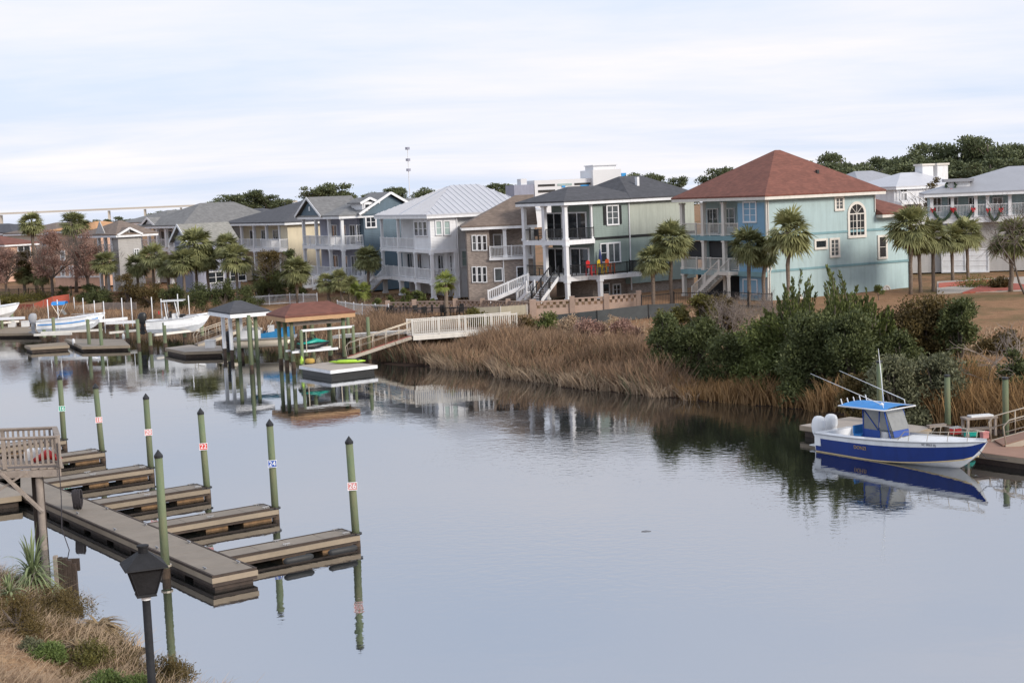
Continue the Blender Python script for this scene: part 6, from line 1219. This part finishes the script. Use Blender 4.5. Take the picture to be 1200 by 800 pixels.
for a in (
 (105, 352, 26, 17, 'small dark rounded shrub under the peach house', 'dk'), (75, 350, 14, 14, 'dark green bush beside the small palms at the left', 'dk'), (118, 360, 36, 22, 'dark shrub on the bank left of the bare-trunk palm', 'dk'),
 (150, 357, 34, 32, 'brownish tall shrub behind the lift guide poles', 'brown'), (178, 360, 36, 26, 'brown-green shrub in front of the cluster of small palms', 'brown'), (205, 362, 40, 26, 'dark oleander shrub above the white centre-console boat', 'dk'), (236, 364, 40, 34, 'large dark oleander below the dense palm cluster', 'dk'), (262, 362, 32, 32, 'dark oleander beside the long bare palm trunk', 'dk'), (290, 360, 34, 24, 'dark hedge right of the long bare palm trunk', 'dk'), (322, 352, 40, 34, 'dark hedge in front of the cream house', 'dk'),
 (12, 356, 34, 12, 'olive reedy bush at the far left bank', 'olive'), (40, 352, 60, 9, 'low olive hedge behind the orange silt fence', 'olive'),
 (350, 350, 26, 20, 'dark shrub at the left foot of the slate house', 'dk'), (442, 365, 11, 17, 'small conical shrub by the white stairs, leftmost', 'cedar'), (458, 363, 11, 17, 'small conical shrub by the white stairs, second', 'cedar'), (476, 361, 14, 20, 'rounded shrub in front of the white house posts', 'cedar'), (492, 359, 20, 18, 'bushy green shrub in front of the white house door', 'cedar'), (508, 360, 10, 10, 'low shrub beside the young bright palm', 'cedar'),
 (535, 352, 10, 9, 'yellow-leaved small shrub beside the white house corner', 'yell'), (556, 386, 34, 22, 'thin green shrub with a red flower head at the walkway end', 'olive'), (640, 388, 34, 20, 'bright green shrub at the end of the black silt fence', 'cedar'), (612, 392, 30, 18, 'brown-green brush above the reeds', 'brown'),
 (665, 402, 42, 30, 'dry brown brush above the reeds, left', 'dry'), (690, 408, 50, 30, 'dry brown brush above the reeds, middle', 'redb'), (735, 405, 40, 28, 'dry brown brush above the reeds, right', 'redb'), (715, 386, 30, 16, 'low dry brush at the foot of the silt fence', 'dry'),
): shrub(*a[:5], LM[a[5]], .2 if a[5] != 'dry' else .16, 1400 if a[2] < 20 else 2600, group=None)
# red-brown bare-ish trees at the left
def leafy_tree(px, pb, top, wpx, label, lm, n=2600, leaf=.2, name='broadleaf_tree', d=None, z0=.4, nb=16, cat='tree', depth=3, group=None, hf=hfar):
    P = ground_at(px, pb, hf) if d is None else None
    if d: P = at_y(px, pb, d); P.z = gz(P.x, P.y)
    s = F/P.y; Hh = zat(P.x, P.y, top)-P.z; Rr = wpx/2/s; seed = int(px*3+pb); root = E(name, P, 0, label, cat, group)
    bl = blobset(Rr, Hh, nb, seed, z0); v, f = leafcloud(bl, n, leaf, seed); link('crown', npmesh('crown', v, f, lm), root)
    g = random.Random(seed); mb = MB(); mb.path([(0, 0, -.4), (.05, 0, Hh*.18), (0, .05, Hh*.32)], [Hh*.03, Hh*.022, Hh*.02], 7)
    for i in range(6): branches(Vector((0, 0, Hh*.28)), Vector((g.gauss(0, .7), g.gauss(0, .7), .9)).normalized(), Hh*.24, Hh*.012, depth, mb, g, .5)
    mb.build('trunk', W['bark2'], root); return root
for a in ((8, 352, 282, 46, 'reddish-brown small tree at the left edge', 'redb'), (62, 350, 268, 52, 'reddish-brown tree between the two tall fan palms', 'redb'), (104, 350, 266, 50, 'reddish-brown tree in front of the peach house', 'redb'), (30, 350, 290, 30, 'brown-green tree below the left tall fan palm', 'brown')): leafy_tree(*a[:5], LM[a[5]], 11000, .2, depth=4, z0=.32)
leafy_tree(318, 352, 292, 44, 'dark rust-tinged tree in front of the cream house', LM['brown'], 9000, .24, z0=.15); leafy_tree(340, 352, 290, 26, 'slim dark tree at the right end of the cream house', LM['dk'], 5000, .24, z0=.2)
leafy_tree(1029, 352, 333, 17, 'small round topiary tree beside the arched niche', LM['cedar'], 1800, .12, z0=.45, depth=1)
leafy_tree(1095, 335, 205, 30, 'slender tree in front of the twin-chimney house', LM['brown'], 2400, .25, d=168, z0=.35)
# ---- right bank thicket
for a in (
 (784, 450, 48, 72, 'dark green shrub at the right end of the reeds', 'dk', 7000), (790, 404, 50, 40, 'olive-topped shrub left of the blue house palms', 'olive', 4500), (826, 402, 40, 50, 'tall olive shrub in front of the blue house stairs', 'olive', 5500), (850, 400, 44, 50, 'brown-green tall shrub at the foot of the blue house corner', 'brown', 4500), (815, 450, 64, 76, 'dark evergreen shrub above the water, leftmost of the big dark mass', 'dk', 9000), (858, 454, 70, 58, 'broad dark evergreen shrub above the water, under the bare grey shrub', 'dk', 9500), (905, 460, 84, 80, 'broad dark evergreen shrub above the water, left of the big cedar', 'cedar', 10000), (930, 398, 44, 20, 'yellow-green low shrub under the tallest palm', 'olive', 2500), (902, 420, 50, 40, 'dark green shrub under the tallest palm', 'dk', 5000),
 (950, 466, 80, 90, 'dark evergreen mass at the foot of the big cedar, left side', 'dk', 10000), (1000, 470, 84, 96, 'dark evergreen mass at the foot of the big cedar, right side', 'dk', 10000), (1040, 440, 60, 70, 'brown-green shrub right of the big cedar', 'brown', 6500),
 (1088, 440, 96, 86, 'large dark brown-green evergreen right of the big cedar', 'brown', 11000), (1126, 446, 56, 84, 'dark round-topped evergreen at the right of the thicket', 'dk', 9000), (1060, 456, 70, 60, 'dark shrub between the big cedar and the brown-green evergreen', 'dk', 8000),
 (1048, 496, 70, 72, 'grey-green feathery shrub behind the canvas-topped boat', 'greyg', 8000), (1100, 492, 76, 70, 'pale grey-green shrub behind the bow of the blue boat', 'greyg', 7000), (1190, 480, 46, 70, 'dark shrub at the right edge above the gangway', 'dk', 5000), (1005, 494, 50, 50, 'olive-brown shrub above the water at the left end of the canvas-topped boat', 'brown', 5000), (1175, 412, 60, 26, 'dry brush on the slope behind the bare branches', 'brown', 2500),
): shrub(*a[:5], LM[a[5]], .2, a[6], nb=24, z0=.06)
def cedar(px, pb, top, wpx, label, seed):
    P = ground_at(px, pb); s = F/P.y; Hh = zat(P.x, P.y, top)-P.z; Rr = wpx/2/s; g = np.random.default_rng(seed); root = E('cedar_tree', P, 0, label, 'tree'); Cs = []; Ds = []; mb = MB(); mb.path([(0, 0, -.4), (0, 0, Hh*.5)], [.22, .14], 8)
    for i in range(150):
        az = g.uniform(0, 2*np.pi); out = g.random()**.55; base = np.array([Rr*.2*math.cos(az), Rr*.2*math.sin(az), Hh*g.uniform(.05, .5)])
        hh = Hh*(1-.5*out**1.6)*g.uniform(.55, 1.03); tip = np.array([Rr*out*math.cos(az)*1.05, Rr*out*math.sin(az)*1.05, max(hh, .6)]); mid = (base+tip)/2+np.array([math.cos(az), math.sin(az), -.3])*Rr*.14
        mb.path([tuple(base), tuple(mid), tuple(tip)], [.06, .035, .01], 4); n = 170; t = g.random(n)**.8
        c = (1-t)[:, None]**2*base+2*((1-t)*t)[:, None]*mid+t[:, None]**2*tip; ax = unit((tip-mid)[None]*np.ones((n, 1))); w_ = (.5*(1-t)+.07)[:, None]*g.uniform(.3, 1, (n, 1))*Rr*.22/.8
        side = unit(g.normal(size=(n, 3))); Cs.append(c+side*w_); Ds.append(unit(ax+side*.5+np.array([0, 0, .35])))
    C = np.concatenate(Cs); D = np.concatenate(Ds); n = len(C); v, f = diamonds(C, D, unit(g.normal(size=(n, 3))), g.uniform(.16, .34, n), g.uniform(.06, .11, n)); link('crown', npmesh('crown', v, f, LM['cedar']), root); mb.build('trunk', W['bark2'], root)
cedar(965, 448, 306, 170, 'big spiky green cedar in front of the blue side wall', 3)
cedar(1008, 450, 336, 120, 'shorter spreading cedar right of the tallest cedar plumes', 11)
cedar(905, 452, 362, 80, 'smaller spiky cedar bush left of the big cedar', 5)
def bare(px, pb, top, wpx, label, m, seed, depth=5, kids=3, spread=.55, stems=4, name='bare_shrub', cat='shrub', d=None, r0=.012, up=.2, lean=0):
    P = ground_at(px, pb) if d is None else at_y(px, pb, d)
    if d: P.z = gz(P.x, P.y)
    s = F/P.y; Hh = zat(P.x, P.y, top)-P.z; g = random.Random(seed); root = E(name, P, 0, label, cat); mb = MB(); rr = wpx/2/s
    for i in range(stems): a_ = 6.283*i/stems+g.random(); dv_ = Vector((math.cos(a_)*rr/Hh*.8+lean, math.sin(a_)*rr/Hh*.8, 1)).normalized(); branches(Vector((math.cos(a_)*.15, math.sin(a_)*.15, -.2)), dv_, Hh*.36, Hh*r0, depth, mb, g, spread, kids, up, 5)
    mb.build('branches', m, root); return root
bare(862, 424, 346, 76, 'bare grey twiggy shrub among the dark evergreens', W['twig'], 3, 5, 3, .5, 6); bare(893, 420, 348, 50, 'bare pinkish-grey shrub beside the tallest palm', W['twig'], 8, 5, 3, .45, 5); bare(1003, 470, 425, 36, 'small dead grey branch bush in front of the big cedar', W['twig'], 5, 4, 3, .6, 3)
bare(1205, 470, 372, 70, 'pale bare-branched small tree at the right edge', W['twig'], 9, 4, 3, .6, 2, 'bare_tree', 'tree', None, .018, .1, -.5); bare(1204, 345, 232, 90, 'tall leafless grey tree at the right edge in front of the garland house', W['bark2'], 12, 5, 3, .5, 2, 'bare_tree', 'tree', None, .014, .12, -.2)
bare(1155, 470, 440, 60, 'reddish twiggy shrub above the right dock reeds', mat('rusty_twig', srgb(132, 92, 70), .9), 14, 4, 3, .6, 6)
shrub(1150, 336, 60, 9, 'low yellow-green shrub bed by the garage doors', LM['olive'], .2, 1400); shrub(1175, 338, 30, 13, 'brown-green shrub by the driveway under the edge palm', LM['brown'], .2, 1200)
# ---- far pines and tree line
PN = []
for s_ in range(5):
    g = random.Random(s_+40); bl = []
    for i in range(15): a_ = g.uniform(0, 6.28); zf = g.random(); rr = .30*math.sqrt(g.random()); rb = g.uniform(.08, .15); bl.append(((rr*math.cos(a_), rr*math.sin(a_), .38+.56*zf), (rb*1.15, rb*1.15, rb*.62)))
    v, f = leafcloud(bl, 4200, .044, s_+9, shell=.45); cm = npmesh('crown', v, f, LM['pine']); tm = MB(); tm.path([(0, 0, -.05), (.01, 0, .45), (0, .01, .9)], [.016, .012, .005], 6)
    for c, r in bl: tm.path([(0, 0, c[2]*.8), c], [.006, .003], 3)
    PN.append((cm, tm.mesh('trunk', W['bark2'])))
def pine(px, top, d, label, wide=1., i=0, group='pines behind the houses', name='pine_tree'):
    P = at_y(px, 230, d); P.z = gz(P.x, P.y); Hh = zat(P.x, P.y, top)-P.z; root = E(name, P, rnd.uniform(0, 6.28), label, 'pine tree', group); a, b = PN[i % 5]
    for nme, me in (('crown', a), ('trunk', b)): c = link(nme, me, root); c.scale = (Hh*wide, Hh*wide, Hh*1.02)
i = 0
front = [(958, 190), (972, 184), (987, 180), (1003, 189), (1022, 187), (1040, 182), (1058, 183), (1074, 170), (1092, 174), (1108, 178), (1122, 166), (1140, 160), (1158, 161), (1172, 168), (1186, 171), (1203, 166), (1222, 168), (1240, 172)]
for k_, (px, top) in enumerate(front):
    lb = 'pine on the skyline right of the red roof, %s' % ('above the hip roof' if px < 1045 else 'above the twin chimneys' if px < 1100 else 'above the grey metal porch roof'); pine(px, top, 300+(k_*37) % 40, lb, 1.05, k_)
for k_ in range(22): px = 950+k_*14; pine(px, 190+(k_*5) % 9-(6 if px > 1060 else 0), 285+(k_*23) % 20, 'lower pine filling the skyline wood behind the %s' % ('hip roof and twin chimneys' if px < 1100 else 'grey metal porch roof'), 1.35, k_+2)
for px, top, d, wd, lb in ((252, 232, 520, 1.5, 'left of the black hip roof'), (266, 229, 520, 1.5, 'left of the black hip roof'), (281, 226, 520, 1.6, 'above the black hip roof'), (297, 223, 520, 1.6, 'above the black hip roof'), (311, 227, 520, 1.5, 'right of the black hip roof'), (326, 233, 520, 1.5, 'right of the black hip roof'), (338, 234, 520, 1.3, 'right of the black hip roof'),
    (366, 217, 420, 1.1, 'pair above the cream house roof'), (378, 219, 420, 1.2, 'pair above the cream house roof'), (394, 213, 420, 1.15, 'pair above the cream house roof'), (412, 230, 520, 1.3, 'above the slate house roof'), (424, 229, 520, 1.3, 'above the slate house roof'), (446, 224, 480, 1.3, 'left of the radio mast'), (458, 221, 480, 1.3, 'left of the radio mast'), (470, 218, 480, 1.2, 'left of the radio mast'), (496, 220, 480, 1.3, 'right of the radio mast'), (508, 223, 480, 1.3, 'right of the radio mast'), (566, 217, 480, 1.3, 'above the metal-roofed house'), (582, 215, 480, 1.3, 'above the metal-roofed house'), (594, 214, 480, 1.3, 'above the metal-roofed house'), (606, 217, 480, 1.2, 'above the metal-roofed house'),
    (745, 204, 420, 1.2, 'right of the hotel tower'), (757, 203, 420, 1.2, 'right of the hotel tower'), (772, 206, 420, 1.1, 'right of the hotel tower'), (797, 206, 420, 1., 'above the charcoal roof'), (838, 198, 330, 1., 'above the charcoal roof end'), (860, 197, 330, 1., 'at the left slope of the big red roof'), (104, 257, 480, 1.7, 'low behind the peach house'), (134, 254, 480, 1.6, 'low behind the beige house'), (150, 256, 480, 1.6, 'low behind the beige house'), (178, 250, 480, 1.5, 'low behind the grey roofs'), (196, 247, 480, 1.5, 'low behind the grey roofs'), (8, 262, 500, 1.9, 'low at the far left'), (24, 263, 500, 1.9, 'low at the far left'), (60, 263, 500, 1.8, 'low between the tall fan palms')):
    i += 1; pine(px, top, d, 'distant dark tree '+lb, wd, i, 'distant trees behind the houses', 'distant_tree')
# ---- reeds
def blades(name, label, n, sampler, hf, hrange, w_, m, seed, lean=.25, cat='reeds', bend=.3, droop=.0):
    g = np.random.default_rng(seed); P = sampler(g, n); n = len(P); z = hf(P); ok = z > .03; P = P[ok]; z = z[ok]; n = len(P)
    h = g.uniform(*hrange, n)*(.8+.35*nz(P, .6, 1)); az = g.uniform(0, 2*np.pi, n); ln = np.abs(g.normal(0, lean, n)); dx = np.stack([np.cos(az)*ln, np.sin(az)*ln, np.ones(n)], 1)
    b = np.column_stack([P, z-.05]); wv = np.stack([-np.sin(az+1.2), np.cos(az+1.2), np.zeros(n)], 1)*w_/2; mid = b+dx*(h*.55)[:, None]; tip = b+dx*h[:, None]+np.stack([np.cos(az), np.sin(az), -droop-np.zeros(n)], 1)*(h*bend*g.random(n))[:, None]
    v = np.stack([b-wv, b+wv, mid+wv, mid-wv, tip+wv*.25, tip-wv*.25], 1).reshape(-1, 3); k_ = np.arange(n)[:, None]*6; f = np.concatenate([k_+np.array([[0, 1, 2, 3]]), k_+np.array([[3, 2, 4, 5]])])
    return tag(link(name, npmesh(name, v, f, m), None), label, cat, None, 'stuff')
def bank(x0, x1, s0, s1, line=FAR, sign=1):
    def f(g, n):
        a = np.array([q for q in line]); out = []
        y0 = min(q[1] for q in line if x0-8 < q[0] < x1+8)-2; y1 = max(q[1] for q in line if x0-8 < q[0] < x1+8)+s1+3
        while len(out) < n:
            P = np.stack([g.uniform(x0, x1, n*4), g.uniform(y0, y1, n*4)], 1); d = sign*sdist(P, line); out += list(P[(d > s0) & (d < s1)])
        return np.array(out[:n])
    return f
blades('reeds', 'tall dry tan reeds along the far bank below the walkway and fences', 26000, bank(-13, 10.5, .3, 8.5), hfar, (1.3, 2.2), .055, LM['reed'], 1)
blades('reed_edge', 'short grey-tan cordgrass at the water edge of the reeds', 9000, bank(-6, 10.5, -.3, 2.2), hfar, (.7, 1.4), .05, LM['dry'], 2, .5, 'reeds', .6)
blades('green_rushes', 'scattered grey-green rushes among the dry reeds', 4000, bank(-12, 10.5, .2, 7.5), hfar, (.8, 1.8), .05, LM['greyg'], 12, .5)
blades('orange_reeds', 'orange-tinted reeds at the water edge under the dark shrubs', 6000, bank(9.5, 21, -.2, 1.9), hfar, (.8, 1.9), .05, LM['reedg'], 3, .25)
blades('dock_reeds', 'tan reeds on the bank behind the right dock', 9000, bank(20.5, 34, .5, 6), hfar, (1.2, 2.3), .05, LM['reedg'], 4, .3)
blades('marsh_grass', 'sparse marsh grass on the bank behind the boat lifts', 9000, bank(-62, -13, .2, 6), hfar, (.6, 1.5), .07, LM['reed'], 5, .3)
blades('far_grass', 'short dry grass on the far bank slope', 16000, bank(-20, 40, 6, 26), hfar, (.15, .5), .06, LM['dry'], 6, .6)
# ---- near bank plants
def nbk(x0, x1, y0, y1, smin=.15): 
    def f(g, n):
        P = np.stack([g.uniform(x0, x1, n*2), g.uniform(y0, y1, n*2)], 1); d = -sdist(P, NEAR); k_ = nz(P, .8, 2)+g.normal(0, .5, len(P)); return P[(d > smin) & (k_ > -.4)][:n]
    return f
blades('dry_grass', 'matted straw-coloured dry grass covering the near bank', 42000, nbk(-20, -5, 26, 51), hnear, (.12, .42), .022, LM['dry'], 7, 1.2, 'grass', .8, .3)
blades('bank_weeds', 'brown dead weeds along the edge of the near bank', 9000, bank(-19, -5.5, .1, 3.0, NEAR, -1), hnear, (.15, .5), .02, LM['brown'], 8, .7, 'weeds', .6, .3)
blades('bank_straw', 'pale dead stalks standing at the edge of the near bank', 1600, bank(-14, -5.5, -.2, 2.2, NEAR, -1), hnear, (.3, .7), .016, LM['dry'], 9, .45, 'weeds', .5, .1)
def swords(px, pb, hpx, wpx, n, label, lm, seed, name='sword_plant', droop=.85, wl=.07, cat='plant', trunk=True, flat=0.):
    P = ground_at(px, pb, hnear); s = F/P.y; Hh = hpx/s; Rr = wpx/2/s; g = random.Random(seed); root = E(name, P, 0, label, cat); V = []; Fc = []
    for i in range(n):
        az = g.uniform(0, 6.283); el = R(g.uniform(12, 88)) if not flat else R(g.uniform(-5, 45)); L_ = g.uniform(.7, 1.1)*(Hh*math.sin(el)**2+Rr*math.cos(el)**2); b = Vector((0, 0, Hh*g.uniform(.02, .3)*(1-flat))); d = Vector((math.cos(az)*math.cos(el), math.sin(az)*math.cos(el), math.sin(el))); s_ = Vector((-math.sin(az), math.cos(az), 0)); k_ = len(V); m_ = 5
        for j in range(m_+1): t = j/m_; c = b+d*L_*t+Vector((0, 0, -droop*L_*t*t*(.3+math.cos(el)*.7))); w_ = wl/2*(1-t)**.6*(1 if j else .6)+.002; V += [tuple(c-s_*w_), tuple(c+s_*w_)]
        Fc += [(k_+2*j, k_+2*j+1, k_+2*j+3, k_+2*j+2) for j in range(m_)]
    link('leaves', npmesh('leaves', V, Fc, lm), root)
    if trunk: MB().path([(0, 0, -.3), (0, 0, Hh*.3)], [.12, .09], 7).build('stem', W['bark'], root)
swords(40, 692, 84, 90, 210, 'grey-green sword-leaved plant on the near bank below the pier', LM['agave'], 3)
swords(12, 704, 40, 50, 80, 'smaller green sword-leaved plant at the left edge of the near bank', LM['agave'], 5)
swords(116, 742, 44, 80, 260, 'heap of dead tan palm fronds sagging over the water edge', LM['dead'], 7, 'frond_heap', .6, .09, 'dead fronds', False, .15)
swords(92, 764, 36, 70, 180, 'grey-brown dead frond clump below the big frond heap', LM['dead'], 8, 'frond_heap', .6, .08, 'dead fronds', False, .4)
swords(148, 750, 14, 46, 70, 'ochre and green fallen fronds at the very tip of the near bank', LM['yell'], 9, 'fallen_fronds', .5, .07, 'dead fronds', False, .8)
for a in ((58, 772, 56, 20, 'fresh green feathery bush on the near bank, left of the frond heap', 'green', 3000), (40, 764, 34, 20, 'small grey-green bush at the left of the feathery bush', 'greyg', 1500), (122, 808, 54, 20, 'dark fresh green bush left of the lamp post', 'green', 2600), (155, 812, 50, 20, 'bright green bush behind the lamp post', 'green', 2600), (70, 722, 90, 34, 'tangled brown brush below the sword-leaved plant', 'brown', 3600), (20, 740, 70, 40, 'tangled brown-green brush at the left edge of the near bank', 'brown', 3600), (200, 806, 70, 34, 'dry brown weeds right of the lamp post', 'brown', 3200), (110, 775, 60, 24, 'dusty olive brush under the frond heap', 'olive', 2200)):
    shrub(*a[:5], LM[a[5]], .085, a[6], hf=hnear, nb=12, z0=.05, asp=.3)
for a in ((105, 712, 680, 70, 'thin bare twigs arching over the water edge', 3), (190, 790, 752, 70, 'thin bare twigs beside the lamp post', 5), (12, 700, 640, 60, 'bare arching stems left of the sword-leaved plant', 7)):
    P = ground_at(a[0], a[1], hnear); s = F/P.y; g = random.Random(a[5]); root = E('bare_shrub', P, 0, a[4], 'shrub'); mb = MB()
    for i in range(9): branches(Vector((g.uniform(-.4, .4), g.uniform(-.3, .3), -.1)), Vector((g.gauss(0, .6), g.gauss(0, .5), 1)).normalized(), (a[1]-a[2])/s*.42, .009, 3, mb, g, .6, 2, .05, 3)
    mb.build('branches', W['twig'], root)
# driveway of brick and pale gravel by the garland house
def ground_patch(name, pts, m, dz=.1):
    G = [ground_at(*q) for q in pts]; zt = max(g.z for g in G)+dz; mb = MB(); mb.prism([(g.x, g.y) for g in G], zt-.6, zt); return tag(mb.build(name, m), kind='structure')
ground_patch('driveway', [(1098, 345), (1240, 340), (1240, 322), (1098, 330)], W['concrete'], .02); ground_patch('brick_path', [(1100, 337), (1165, 332), (1165, 328), (1100, 333)], W['brickred'], .08); ground_patch('brick_path', [(1128, 344), (1230, 338), (1190, 333), (1150, 336)], W['brickred'], .09)
